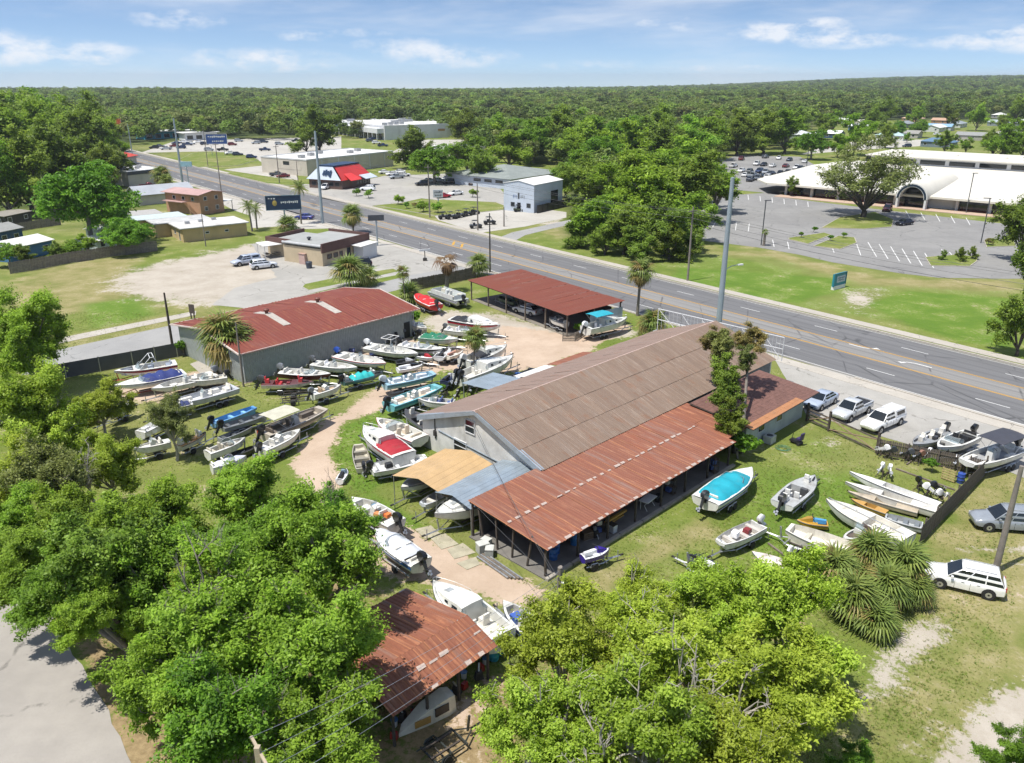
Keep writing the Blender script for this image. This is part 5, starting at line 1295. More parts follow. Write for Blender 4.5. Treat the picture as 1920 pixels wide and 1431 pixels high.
car('sedan', '#a9b4c4', 'silver-blue sedan nose-in at the yard fence, leftmost of the three', (1514, 772), (1560, 748), group='cars parked at the front lot')
car('pickup', '#c3c6c8', 'silver pickup with an empty black bed between sedan and white truck', (1566, 793), (1622, 766), group='cars parked at the front lot')
car('pickup', '#f0f0ee', 'white truck with a matching canopy over its bed', (1618, 815), (1686, 786), topper=True, group='cars parked at the front lot')
car('suv', '#8f959b', 'grey SUV cut off by the right edge on the grass', (1815, 984), (1948, 994))
car('suv', '#f0f0ee', 'white SUV with dark windows parked on the grass beside the pole', (1735, 1084), (1876, 1117))
car('suv', '#10131c', 'black-blue SUV beside the tan corner shop extension', (646, 503), (700, 500))
car('pickup', '#bcc4d2', 'silver truck with blue bed behind the white wagon in the sandy lot', (437, 500), (485, 492), topper=True)
car('suv', '#dfe3e8', 'white wagon parked in front of the silver truck on the sandy lot', (522, 500), (467, 506))
car('sedan', '#1c2c78', 'bright blue sedan below the dark blue billboard', (552, 411), (590, 412))
car('pickup', '#7c1320', 'dark red pickup in front of the white-roofed strip store', (297, 352), (262, 354), detail=False)
car('suv', '#eceff2', 'white SUV at the red-roofed restaurant porch', (672, 357), (708, 358), detail=False)
car('suv', '#e6e8ea', 'small white car at the near corner of the red-roofed restaurant', (600, 358), (620, 352), detail=False)
car('sedan', '#b01226', 'bright red coupe in the grill lot', (842, 370), (820, 372), detail=False)
car('sedan', '#f0f0ee', 'white sedan beside the red coupe in the grill lot', (845, 367), (864, 365), detail=False)
car('sedan', '#0f1220', 'black sedan driving past the oak island', (1678, 424), (1712, 420))
car('suv', '#4a1015', 'maroon SUV parked before the arched entrance', (1658, 400), (1668, 392))
car('sedan', '#2a1a16', 'dark brown car parked by the grey hip-roofed hall', (878, 350), (896, 344), detail=False)
car('sedan', '#d8d8d4', 'white car parked in the shade of the open shed', (975, 585), (1003, 592))
ORD = ['first', 'second', 'third', 'fourth', 'fifth', 'sixth', 'seventh', 'eighth', 'ninth', 'tenth', 'eleventh', 'twelfth', 'thirteenth', 'fourteenth', 'fifteenth', 'sixteenth', 'seventeenth', 'eighteenth', 'nineteenth', 'twentieth']
CN = {'#16181d': 'black', '#f0f0ee': 'white', '#a7adb3': 'silver', '#3a4150': 'dark blue-grey', '#6b1a1e': 'dark red', '#26395e': 'blue', '#5a5f63': 'grey'}
CC = list(CN)
rc = random.Random(5)
def park(rows, where, group, headv):
    n = 0
    for ri, (pts, rowname) in enumerate(rows):
        for k, p in enumerate(sorted(pts)):
            col = rc.choice(CC if len(p) < 3 else [p[2]]); kd = rc.choice(['sedan', 'sedan', 'suv', 'pickup', 'suv'])
            c = at(p[0], p[1]); a = math.atan2(headv[1], headv[0]) + rc.uniform(-.12, .12) + (math.pi if rc.random() < .4 else 0)
            o = copy_tree(car_proto(kd, col, False), None, (c.x, c.y, 0), a, '%s %s, %s from left in %s of %s' % (CN[col], {'sedan': 'car', 'suv': 'SUV', 'pickup': 'pickup'}[kd], ORD[k], rowname, where))
            del o['_proto']; o['category'] = {'sedan': 'car', 'suv': 'SUV', 'pickup': 'pickup truck'}[kd]; o['group'] = group; n += 1
z3 = lambda pts: [(1280 + x / 3, 130 + y / 3) for x, y in pts]
park([(z3([(330, 512), (465, 500), (540, 506), (600, 516), (685, 526)]), 'rear row'),
      (z3([(285, 552), (415, 540), (455, 544), (505, 550), (580, 552), (640, 562)]), 'second row'),
      (z3([(330, 578), (378, 584), (430, 582), (465, 588), (500, 594), (545, 598), (590, 590), (660, 568)]), 'third row'),
      (z3([(350, 604), (395, 606), (440, 610), (480, 616), (380, 630), (420, 622)]), 'front row')], 'back car park', 'cars in the back car park', (.5, .85))
park([([(289, 279), (300, 276), (312, 281), (327, 276), (340, 279), (352, 273)], 'near row'), ([(330, 270), (345, 268), (358, 271), (372, 268), (384, 272), (396, 268)], 'back row'),
      ([(392, 283), (418, 283), (433, 290), (446, 292)], 'island edge'), ([(436, 273), (480, 270), (495, 268), (448, 266), (524, 272), (556, 266), (600, 268)], 'open lot'),
      ([(472, 297), (497, 283), (520, 330), (531, 333)], 'drive aisle'), ([(694, 266), (706, 270), (718, 275), (700, 262)], 'plaza front')], 'far plaza', 'cars at the far plaza', (.8, .3))
park([([(722, 326, '#f0f0ee'), (735, 329, '#f0f0ee'), (748, 325, '#f0f0ee'), (757, 331, '#f0f0ee'), (744, 335, '#a7adb3')], 'left bunch'), ([(806, 342, '#f0f0ee'), (822, 341, '#f0f0ee'), (838, 339, '#f0f0ee'), (852, 336, '#a7adb3'), (792, 348, '#16181d'), (842, 345, '#16181d')], 'shady bunch')], 'lot under the bright oak', 'cars under the bright oak', (.9, .5))
park([([(1757, 254), (1840, 258), (1700, 276), (1545, 280), (1905, 242)], 'verge')], 'hillside street', 'cars on the hillside street', (.9, .2))
# off-road buggies at the dealer yard
def buggy(label, px, rz, col):
    t = thing('buggy', label, 'buggy', at(*px), rz, 'buggies at the dealer yard'); w = MB().lathe([(.2, -.14), (.36, -.14), (.38, 0), (.36, .14), (.2, .14)], n=12, axis='y').mesh('wheel', M_RUBBER)
    for x in (-.95, .95):
        for y in (-.7, .7): obj('wheel', w, t, (x, y, .38))
    m = MB(); m.loft([[(-1.4, -.5, .5), (-1.4, .5, .5), (-1.4, .5, .85), (-1.4, -.5, .85)], [(0, -.62, .45), (0, .62, .45), (0, .62, .8), (0, -.62, .8)], [(1.0, -.5, .5), (1.0, .5, .5), (1.0, .45, .95), (1.0, -.45, .95)], [(1.5, -.35, .55), (1.5, .35, .55), (1.5, .3, .75), (1.5, -.3, .75)]], True, True); m.build('body', paint(col, .4), t, fix=True)
    m = MB()
    for y in (-.55, .55): m.tube([(.75, y, .9), (.3, y, 1.75), (-.75, y, 1.75), (-1.1, y, .85)], .04, 5)
    m.build('roll_cage', M_BLACK, t); MB().box((-.2, 0, 1.78), (1.1, 1.2, .06)).build('roof', M_BLACK, t)
    for y in (-.3, .3): MB().box((-.35, y, .95), (.5, .45, .5), ry=-.2).build('seat', M_BLACK, t)
for lb, px, a, c in (('black buggy under the banner, leftmost at the dealer yard', (833, 411), .3, '#22242a'), ('black buggy second from the left at the dealer yard', (846, 411), .5, '#2a2d33'), ('grey buggy third from the left at the dealer yard', (861, 408), .9, '#4a4d52'),
                      ('grey buggy fourth from the left at the dealer yard', (875, 405), .9, '#3a3d42'), ('black buggy beside the timber pole at the dealer yard', (889, 402), .9, '#222'.ljust(7, '2')), ('white-topped buggy at the road corner of the dealer yard', (892, 428), .2, '#4c5056'),
                      ('black buggy beside the leaning pole at the dealer yard', (918, 421), .2, '#23252a'), ('green buggy in front of the metal garage door', (973, 397), .1, '#3d4a2c')): buggy(lb, px, a, c)
for k in list(_carproto): drop_tree(_carproto[k])
# ------------------------------------------------------------------ boats
GEL = '#d3d3cd'
def hull_fn(L, B, D, blunt=0.0, rise=.8, flare=.86, sheer=.14):
    def b(t):
        v = .90 + .10 * min(1, t / .3)
        if t > .45: v = v * (1 - (1 - blunt) * ((t - .45) / .55) ** 2.3)
        return max(.012, B / 2 * v)
    zs = lambda t: D * (1 + sheer * t * t)
    zk = lambda t: 0.0 if t < .6 else D * rise * ((t - .6) / .4) ** 2
    return b, zs, zk, flare
TS = [0, .12, .25, .38, .5, .6, .7, .78, .85, .91, .96, 1.0]
def make_hull(t_, L, B, D, col, blunt=0, rise=.8, band=None, bottom=None, rub='#3b3b3b', flare=.86, sheer=.14):
    b, zs, zk, fl = hull_fn(L, B, D, blunt, rise, flare, sheer); X = lambda t: -L / 2 + L * t
    rings = []
    for t in TS:
        k, s_, bb = zk(t), zs(t), b(t); zc = k + (s_ - k) * .32
        rings.append([(X(t), bb, s_), (X(t), bb * .97, k + (s_ - k) * .68), (X(t), bb * fl, zc), (X(t), 0, k), (X(t), -bb * fl, zc), (X(t), -bb * .97, k + (s_ - k) * .68), (X(t), -bb, s_)])
    m = MB(); m.loft(rings, closed=False); m.add(rings[0], [(0, 1, 2, 3, 4, 5, 6)])
    if blunt > .05: m.add(rings[-1], [(6, 5, 4, 3, 2, 1, 0)])
    h = m.build('hull', paint(col, .38, .5), t_, smooth=35, fix=True)
    if band:
        for sg in (-1, 1):
            m = MB(); r2 = []
            for t in TS[:-1]:
                k, s_, bb = zk(t), zs(t), b(t)
                r2.append([(X(t), sg * (bb * .995 + .008), s_ - (s_ - k) * .10), (X(t), sg * (bb * .975 + .01), s_ - (s_ - k) * .34)])
            m.loft(r2, closed=False); m.build('hull_stripe', paint(band, .3, .15), t_)
    if rub:
        for sg in (-1, 1):
            m = MB(); m.tube([(X(t), sg * (b(t) + .01), zs(t) - .03) for t in TS], .028, 4); m.build('rub_rail', paint(rub, .5, .1), t_)
    return b, zs, zk, X
def make_deck(t_, f, t0, t1, floor, gun=.14, col=GEL, camber=.05, fcol='#b9b9b4', bowpit=None, mats=None):
    """deck and cockpit: gunwale ring round a well from t0 to t1 (floor height `floor`), solid deck elsewhere"""
    b, zs, zk, X = f
    pts = sorted(set([t for t in TS] + [t0, t0 + .001, t1, t1 + .001] + ([bowpit[0], bowpit[0] + .001, bowpit[1], bowpit[1] + .001] if bowpit else [])))
    rings = []; fl_rings = []
    def well(t): return (t0 < t <= t1) or (bowpit and bowpit[0] < t <= bowpit[1])
    for t in pts:
        bb, s_ = b(t), zs(t); g = min(gun, bb * .45)
        if well(t): y1 = bb - g; z1 = floor
        else: y1 = max(.01, bb - g); z1 = s_ + camber * (bb / (b(.4)))
        half = [(bb, s_), (max(.008, bb - g), s_ + .03), (y1 * .97, z1 if well(t) else s_ + .03 + (z1 - s_ - .03) * .5), (0, z1)]
        rings.append([(X(t), y, z) for y, z in half] + [(X(t), -y, z) for y, z in half[::-1][1:]])
    m = MB(); m.loft(rings, closed=False); 
    d = m.build('deck', paint(col, .45, .5), t_)
    fm = MB()
    for (a, c) in [(t0, t1)] + ([bowpit] if bowpit else []):
        tt = [a + .004] + [t for t in TS if a < t < c] + [c - .002]; r2 = [[(X(t), y, floor + .012) for y in (max(.01, (b(t) - gun) * .95), -max(.01, (b(t) - gun) * .95))] for t in tt]
        fm.loft(r2, closed=False)
        fm.build('cockpit_floor', paint(fcol, .8, .3), t_); fm = MB()
    return d
def seat(t_, x, y, z, w=.55, d=.5, back=.5, col='#d9d6cd', name='seat', face=1):
    m = MB(); m.box((x, y, z + .2), (d, w, .4), top=.95); m.box((x - face * d * .45, y, z + .4 + back * .4), (.13, w * .98, back * .9), ry=-face * .12, top=.85); return m.build(name, paint(col, .55, .25), t_)
def outboard(t_, x, y, z, tilt=.35, col='#17181a', k=1.0):
    o = bpy.data.objects.new('outboard_motor', None); COL.objects.link(o); o.parent = t_; KIDS.setdefault(t_, []).append(o); o.location = (x, y, z); o.rotation_euler = (0, tilt, 0); o.scale = (k, k, k)
    m = MB(); m.loft([[(-.12, -.16, .12), (-.12, .16, .12), (-.62, .14, .14), (-.62, -.14, .14)], [(-.05, -.2, .35), (-.05, .2, .35), (-.72, .17, .35), (-.72, -.17, .35)], [(-.08, -.18, .62), (-.08, .18, .62), (-.66, .15, .55), (-.66, -.15, .55)], [(-.18, -.1, .74), (-.18, .1, .74), (-.5, .09, .70), (-.5, -.09, .70)]], True, True)
    m.build('cowling', paint(col, .3, .15), o, smooth=50, fix=True)
    m = MB(); m.loft([[(-.2, -.08, .15), (-.2, .08, .15), (-.5, .07, .15), (-.5, -.07, .15)], [(-.22, -.06, -.45), (-.22, .06, -.45), (-.44, .05, -.45), (-.44, -.05, -.45)], [(-.26, -.03, -.95), (-.26, .03, -.95), (-.4, .02, -.95), (-.4, -.02, -.95)]], True, True)
    m.box((-.36, 0, -.47), (.5, .26, .03)); m.tube([(-.12, 0, -.7), (-.3, 0, -.7), (-.56, 0, -.7)], [.03, .075, .055], 8); m.build('drive_leg', paint('#2a2b2e' if col != '#e8e8e8' else '#cfcfcf', .4, .2), o)
    m = MB()
    for a in range(3): m.box((-.6, math.cos(a * 2.09) * .11, -.7 + math.sin(a * 2.09) * .11), (.03, .13, .17), rx=a * 2.09)
    m.build('propeller', M_ALU, o); MB().box((-.06, 0, .02), (.16, .26, .36)).build('bracket', M_STEEL, o)
    return o
def windshield(t_, f, t, h=.42, w=.86, rake=.3, frame='#8a8d8f'):
    b, zs, zk, X = f; bb = b(t) * w; z0 = zs(t) + .05; P_ = [(-.55, -bb), (0, -bb * .82), (.16, -bb * .4), (.18, 0), (.16, bb * .4), (0, bb * .82), (-.55, bb)]
    lo = [(X(t) + a, y, z0) for a, y in P_]; hi = [(X(t) + a - rake * (.6 if abs(y) > bb * .9 else 1), y * .94, z0 + h * (.55 if abs(y) > bb * .9 else 1)) for a, y in P_]
    m = MB(); m.loft([lo, hi], closed=False); m.build('windshield', clear_glass(), t_)
    m = MB(); m.tube(hi, .018, 4); 
    for k in (0, 1, 3, 5, 6): m.tube([lo[k], hi[k]], .016, 4)
    m.build('windshield_frame', paint(frame, .4, .1), t_)
def tarp(t_, f, t0, t1, col, hgt=.45, ridge=.12, seed=1, name='cover'):
    b, zs, zk, X = f; r_ = random.Random(seed); n = 13; rings = []
    for i in range(n + 1):
        t = t0 + (t1 - t0) * i / n; bb, s_ = b(t), zs(t); e = math.sin(math.pi * min(1, max(0, i / n))) ** .45
        ring = []
        for k in range(9):
            a = -1 + 2 * k / 8; y = a * (bb + .03); z = s_ + .02 + hgt * e * (1 - abs(a) ** 2.2) * (.75 + .25 * math.sin(i * 1.7 + seed)) + r_.uniform(-.02, .02)
            if abs(a) == 1: z = s_ - .12
            ring.append((X(t), y, z))
        rings.append(ring)
    m = MB(); m.loft(rings, closed=False); return m.build(name, paint(col, .75, .2), t_, smooth=True)
def bimini(t_, x0, x1, w, z0, z1, col, legs=True):
    m = MB(); n = 6
    rings = [[(x0 + (x1 - x0) * i / n, w * a, z1 + .10 * (1 - a * a) - .03 * ((i - n / 2) / (n / 2)) ** 2) for a in (-1, -.6, -.2, .2, .6, 1)] for i in range(n + 1)]
    m.loft(rings, closed=False); m.loft([[(p[0], p[1], p[2] - .03) for p in r] for r in rings][::-1], closed=False); m.build('canopy', paint(col, .75, .15), t_, smooth=True)
    xm = (x0 + x1) / 2
    for s_ in (-1, 1):
        m = MB(); m.tube([(xm - .2, s_ * w, z0), (x0 + .05, s_ * w, z1)], .018, 4); m.tube([(xm + .2, s_ * w, z0), (x1 - .05, s_ * w, z1)], .018, 4); m.build('canopy_frame', M_ALU, t_)
def rail(t_, f, t0, t1, h=.3):
    b, zs, zk, X = f; m = MB()
    for sg in (-1, 1):
        tt = [t0 + (t1 - t0) * k / 5 for k in range(6)]; m.tube([(X(t), sg * b(t) * .92, zs(t) + (h if 0 < i else .03)) for i, t in enumerate(tt)], .015, 4)
        for t in tt[1::2]: m.tube([(X(t), sg * b(t) * .92, zs(t)), (X(t), sg * b(t) * .92, zs(t) + h)], .012, 4)
    m.tube([(X(t1), -b(t1) * .92, zs(t1) + h), (X(t1) + .05, 0, zs(t1) + h), (X(t1), b(t1) * .92, zs(t1) + h)], .015, 4); m.build('bow_rail', M_ALU, t_)
def console(t_, x, z, col=GEL, h=1.0, w=.7):
    m = MB(); m.box((x, 0, z + h * .4), (.6, w, h * .8), top=.85); m.box((x - .1, 0, z + h * .86), (.4, w * .85, .16), ry=-.5); m.build('console', paint(col, .35, .2), t_)
    m = MB(); m.add([(x + .22, -w * .45, z + h * .85), (x + .22, w * .45, z + h * .85), (x + .08, w * .4, z + h * 1.3), (x + .08, -w * .4, z + h * 1.3)], [(0, 1, 2, 3)]); m.build('console_screen', clear_glass(), t_)
    m = MB(); rr = .19
    m.tube([(x - .38 + .08 * math.sin(a * .785), rr * math.cos(a * .785), z + h * .85 + rr * math.sin(a * .785)) for a in range(9)], .018, 4); m.build('steering_wheel', M_BLACK, t_)
wheel_tyre = MB().lathe([(.14, -.09), (.27, -.09), (.29, 0), (.27, .09), (.14, .09)], n=14, axis='y').mesh('tyre', M_RUBBER, 40)
wheel_rim = MB().lathe([(.02, -.06), (.15, -.075), (.15, .075), (.02, .06)], n=10, axis='y').mesh('rim', M_GALV, 30)
def trailer(label, c, rz, L, B, z=.42, axles=1, col=None):
    t = thing('boat_trailer', label, 'trailer', (c.x, c.y, 0), rz, 'boat trailers in the yard'); fm = paint(col, .5, .3) if col else M_GALV
    x0, x1 = -L * .42, L * .36; w = min(B * .36, .75)
    for sg in (-1, 1):
        m = MB(); m.tube([(x0, sg * w, z), (x1 * .6, sg * w, z), (x1 + .5, 0.04 * sg, z), (L * .5 + 1.0, .02 * sg, z)], .05, 4); m.build('frame_rail', fm, t)
        MB().box((0 - L * .08, sg * w * .6, z + .13), (L * .55, .1, .08)).build('bunk', M_DARKWOOD, t)
    for k in range(3): MB().box((x0 + .3 + k * (x1 - x0) * .38, 0, z), (.08, 2 * w + .2, .08)).build('cross_member', fm, t)
    MB().tube([(L * .5 + .75, 0, 0.02), (L * .5 + .75, 0, z + .45)], .04, 6).build('jack', fm, t)
    MB().box((L * .5 + 1.05, 0, z + .03), (.3, .12, .1)).build('coupler', M_STEEL, t)
    MB().box((L * .46, 0, z + .45), (.1, .1, .9), ry=.15).build('winch_post', fm, t)
    for a in range(axles):
        xa = -L * .14 - a * .68
        MB().tube([(xa, -B * .42, .3), (xa, B * .42, .3)], .035, 5).build('axle', M_STEEL, t)
        for sg in (-1, 1):
            wh = obj('wheel', wheel_tyre, t, (xa, sg * B * .44, .29)); obj('rim', wheel_rim, wh)
            m = MB(); m.tube([(xa - .36, sg * B * .44, .38), (xa - .24, sg * B * .44, .6), (xa + .24, sg * B * .44, .6), (xa + .36, sg * B * .44, .38)], .05, 4); m.build('fender', fm, t)
    return t
BOATS = []
def boat(kind, label, bow, stern, col=GEL, on='trailer', zd=None, B=None, D=None, band=None, inner='#c9c6bd', seatc='#dcd9d0', cover=None, motor='#17181a', nm=1, tilt=.5, canopy=None, heel=0.0, axles=1, name=None, cat='boat', tl=None, **k):
    kz = {'trailer': .62, 'ground': .02, 'blocks': .3}[on]; Dg = D or {'jon': .55, 'cabin': 1.15, 'runabout': .85, 'console': .8, 'bass': .6, 'sail': .6, 'hull': .4, 'jetski': .5, 'deckboat': .85}.get(kind, .8)
    zz = kz + Dg if zd is None else zd
    A, S = at(*bow, zz), at(*stern, zz); d = A - S; L = max(1.8, min(9.5, d.length)); c = (A + S) / 2; rz = math.atan2(d.y, d.x)
    Bm = B or {'jon': .30, 'sail': .28, 'hull': .17, 'bass': .33, 'jetski': .4}.get(kind, .355) * L; Bm = min(Bm, 2.6)
    t = thing(name or {'jetski': 'jet_ski', 'jon': 'jon_boat', 'hull': 'canoe', 'sail': 'sailboat', 'deckboat': 'deck_boat', 'cabin': 'cabin_boat'}.get(kind, 'motor_boat'), label, cat, (c.x, c.y, kz), rz)
    if heel: t.rotation_euler = (heel, 0, rz)
    blunt = {'jon': .55, 'deckboat': .6}.get(kind, k.get('blunt', .0)); Dd = Dg
    f = make_hull(t, L, Bm, Dd, col, blunt, .62 if kind in ('jon', 'deckboat') else .85, band, rub=k.get('rub', '#4a4a4a'), flare=.93 if kind == 'jon' else .84, sheer=k.get('sheer', .14)); b, zs, zk, X = f
    fl = Dd * .42
    if kind == 'jon':
        make_deck(t, f, .03, .95, fl * .5, .05, col, .0, inner)
        for q in (.15, .45, .75): MB().box((X(q), 0, fl * .5 + .2), (.32, 2 * (b(q) - .06), .28)).build('bench', paint(inner, .6, .3), t)
    elif kind == 'runabout':
        bp = (.70, .90) if k.get('bowrider', True) and not cover else None
        make_deck(t, f, .10, .60, fl, .17, GEL if col != '#c9b9a0' else col, .10, inner, bp)
        windshield(t, f, .64)
        seat(t, X(.13), 0, fl, Bm * .62, .55, .45, seatc, 'rear_bench')
        for sg in (-1, 1): seat(t, X(.42), sg * Bm * .21, fl, .5, .52, .55, seatc)
        if bp:
            for sg in (-1, 1): MB().box((X(.78), sg * b(.78) * .55, fl + .2), (L * .14, b(.78) * .38, .4)).build('bow_cushion', paint(seatc, .55, .2), t)
        MB().box((X(.55), -Bm * .22, fl + .35), (.4, .5, .7)).build('dash', paint(inner, .6, .2), t)
    elif kind == 'console':
        make_deck(t, f, .08, .84, fl, .15, GEL, .05, inner); console(t, X(.46), fl)
        seat(t, X(.33), 0, fl + .2, .8, .45, .35, seatc, 'leaning_post'); MB().box((X(.1), 0, fl + .25), (.5, Bm * .7, .5)).build('stern_bench', paint(GEL, .4, .2), t); MB().box((X(.66), 0, fl + .2), (.7, .6, .4)).build('cooler_seat', paint(seatc, .4, .2), t)
        if k.get('ttop'):
            zt = fl + 2.0
            for sx_ in (-.25, .35):
                for sg in (-1, 1): MB().tube([(X(.46) + sx_, sg * .45, fl), (X(.46) + sx_ * 1.3, sg * .6, zt)], .028, 5).build('t_top_leg', M_ALU, t)
            m = MB(); rr = [(X(.46) - .75, -.8), (X(.46) + .75, -.8), (X(.46) + .75, .8), (X(.46) - .75, .8), (X(.46) - .75, -.8)]
            m.tube([(a, q, zt) for a, q in rr], .04, 5); m.tube([(X(.46), -.8, zt), (X(.46), .8, zt)], .03, 4); m.build('t_top_hoop', paint('#e4e4e0', .4), t)
    elif kind == 'bass':
        make_deck(t, f, .22, .56, fl * .6, .2, k.get('deckc', col), .03, inner)
        for sg in (-1, 1): seat(t, X(.33), sg * Bm * .18, fl * .6, .46, .48, .5, seatc)
        MB().box((X(.52), -Bm * .18, fl * .6 + .3), (.35, .5, .55)).build('helm', paint(inner, .5, .2), t)
        for q in (.1, .75): seat(t, X(q), 0, zs(q) + .02, .42, .42, .35, seatc, 'fishing_seat')
        MB().box((X(.85), -b(.85) * .5, zs(.85) + .12), (.7, .1, .1), rz=.15).build('trolling_motor', M_BLACK, t)
    elif kind == 'cabin':
        make_deck(t, f, .05, .40, fl, .16, GEL, .12, inner)
        m = MB(); rr = []
        for q, h_ in ((.40, .62), (.46, .66), (.58, .5), (.7, .34), (.82, .14)):
            w_ = b(q) * .72; z0 = zs(q) + .02; rr.append([(X(q), w_, z0), (X(q), w_ * .86, z0 + h_), (X(q), 0, z0 + h_ * 1.08), (X(q), -w_ * .86, z0 + h_), (X(q), -w_, z0)])
        m.loft(rr, closed=False); m.add(rr[0], [(0, 1, 2, 3, 4)]); m.build('cabin_trunk', paint(GEL, .35, .25), t, smooth=30, fix=True)
        for sg in (-1, 1):
            q0, q1 = .46, .66; m = MB(); m.add([(X(q0), sg * (b(q0) * .70 + .01), zs(q0) + .2), (X(q1), sg * (b(q1) * .69 + .01), zs(q1) + .16), (X(q1), sg * (b(q1) * .65 + .01), zs(q1) + .3), (X(q0), sg * (b(q0) * .65 + .01), zs(q0) + .48)], [(0, 1, 2, 3)]); m.build('cabin_window', M_GLASS, t)
        MB().box((X(.74), 0, zs(.74) + .30), (.5, .45, .05), ry=.25).build('hatch', paint('#9da2a4', .3), t)
        windshield(t, f, .44, .5, .7); rail(t, f, .55, .97)
        for sg in (-1, 1): seat(t, X(.33), sg * Bm * .2, fl, .5, .5, .5, seatc)
        seat(t, X(.08), 0, fl, Bm * .55, .45, .35, seatc, 'rear_bench')
    elif kind == 'deckboat':
        make_deck(t, f, .06, .93, fl + .05, .13, col, .03, inner)
        seat(t, X(.12), -.3, fl + .05, Bm * .45, .55, .45, seatc, 'rear_bench')
        for sg in (-1, 1):
            MB().box((X(.78), sg * b(.78) * .62, fl + .25), (L * .2, .42, .42)).build('bow_lounge', paint(seatc, .55, .2), t); MB().box((X(.3), sg * b(.3) * .66, fl + .25), (L * .16, .42, .42)).build('side_lounge', paint(seatc, .55, .2), t)
        console(t, X(.52), fl + .05, GEL, .9, .6); seat(t, X(.43), 0, fl + .05, .5, .5, .5, seatc)
    elif kind == 'sail':
        make_deck(t, f, .16, .46, fl, .16, k.get('deckc', GEL), .10, inner)
        MB().tube([(X(.62), 0, zs(.62)), (X(.62), 0, zs(.62) + .3)], .04, 6).build('mast_step', M_ALU, t)
        for q in (.24, .38): MB().box((X(q), 0, fl + .12), (.1, b(q) * 1.3, .1)).build('thwart', paint(seatc, .5), t)
        MB().tube([(X(.05), .1, zs(.1) + .12), (X(.98), -.05, zs(.9) + .16)], .035, 5).build('boom', M_ALU, t) if k.get('boom') else None
    elif kind == 'hull':
        make_deck(t, f, .3, .6, fl * .6, .08, col, .06, inner)
    elif kind == 'jetski':
        make_deck(t, f, .04, .34, Dd * .75, .12, k.get('deckc', col), .1, '#2a2b2d')
        m = MB(); m.loft([[(X(.06), -.14, Dd), (X(.06), .14, Dd), (X(.06), .11, Dd + .28), (X(.06), -.11, Dd + .28)], [(X(.42), -.19, Dd), (X(.42), .19, Dd), (X(.42), .13, Dd + .33), (X(.42), -.13, Dd + .33)], [(X(.55), -.17, Dd), (X(.55), .17, Dd), (X(.55), .1, Dd + .3), (X(.55), -.1, Dd + .3)]], True, True); m.build('saddle', paint(k.get('saddlec', '#1c1d20'), .5), t, fix=True)
        m = MB(); m.loft([[(X(.5), -.24, Dd), (X(.5), .24, Dd), (X(.5), .16, Dd + .42), (X(.5), -.16, Dd + .42)], [(X(.66), -.28, Dd), (X(.66), .28, Dd), (X(.66), .2, Dd + .36), (X(.66), -.2, Dd + .36)], [(X(.92), -.1, Dd), (X(.92), .1, Dd), (X(.92), .06, Dd + .1), (X(.92), -.06, Dd + .1)]], True, True); m.build('cowl', paint(k.get('cowlc', col), .3, .15), t, smooth=40, fix=True)
        m = MB(); m.tube([(X(.52) - .1, -.38, Dd + .52), (X(.52), -.12, Dd + .55), (X(.52), .12, Dd + .55), (X(.52) - .1, .38, Dd + .52)], .03, 5); m.build('handlebar', M_BLACK, t); motor = None
    if cover: tarp(t, f, cover[1], cover[2], cover[0], cover[3] if len(cover) > 3 else .4, seed=len(BOATS) + 2)
    if motor:
        for i in range(nm):
            outboard(t, -L / 2 + .02, (i - (nm - 1) / 2) * .6, Dd * .95, tilt, motor, k.get('mk', .9 if L < 5 else 1.1))
    if canopy: bimini(t, X(canopy[1]), X(canopy[2]), b(.4) * .92, Dd + .05, Dd + canopy[3], canopy[0])
    if k.get('bowrail'): rail(t, f, .62, .97)
    if k.get('tower'):
        m = MB(); zt = Dd + 1.25
        for sg in (-1, 1): m.tube([(X(.62), sg * b(.6) * .9, Dd), (X(.42), sg * b(.5) * .78, zt), (X(.36), sg * b(.5) * .78, zt), (X(.30), sg * b(.3) * .92, Dd)], .04, 5)
        m.tube([(X(.42), -b(.5) * .78, zt), (X(.42), b(.5) * .78, zt)], .04, 5); m.tube([(X(.36), -b(.5) * .78, zt), (X(.36), b(.5) * .78, zt)], .04, 5); m.build('wake_tower', paint('#d8dadb', .35), t)
    for (nm_, x, y, z, sx_, sy_, sz_, cc) in k.get('junk', ()): MB().box((X(x), y, fl + z), (sx_, sy_, sz_), rz=.4 * x, top=.9).build(nm_, paint(cc, .6), t)
    BOATS.append(t)
    if on == 'trailer':
        short = ' '.join((tl or label).split()[:13])
        trailer('trailer carrying the ' + short, c, rz, L, Bm, .42, 2 if L > 6.4 else 1, k.get('tcol'))
    return t, f, L, Bm, c, rz
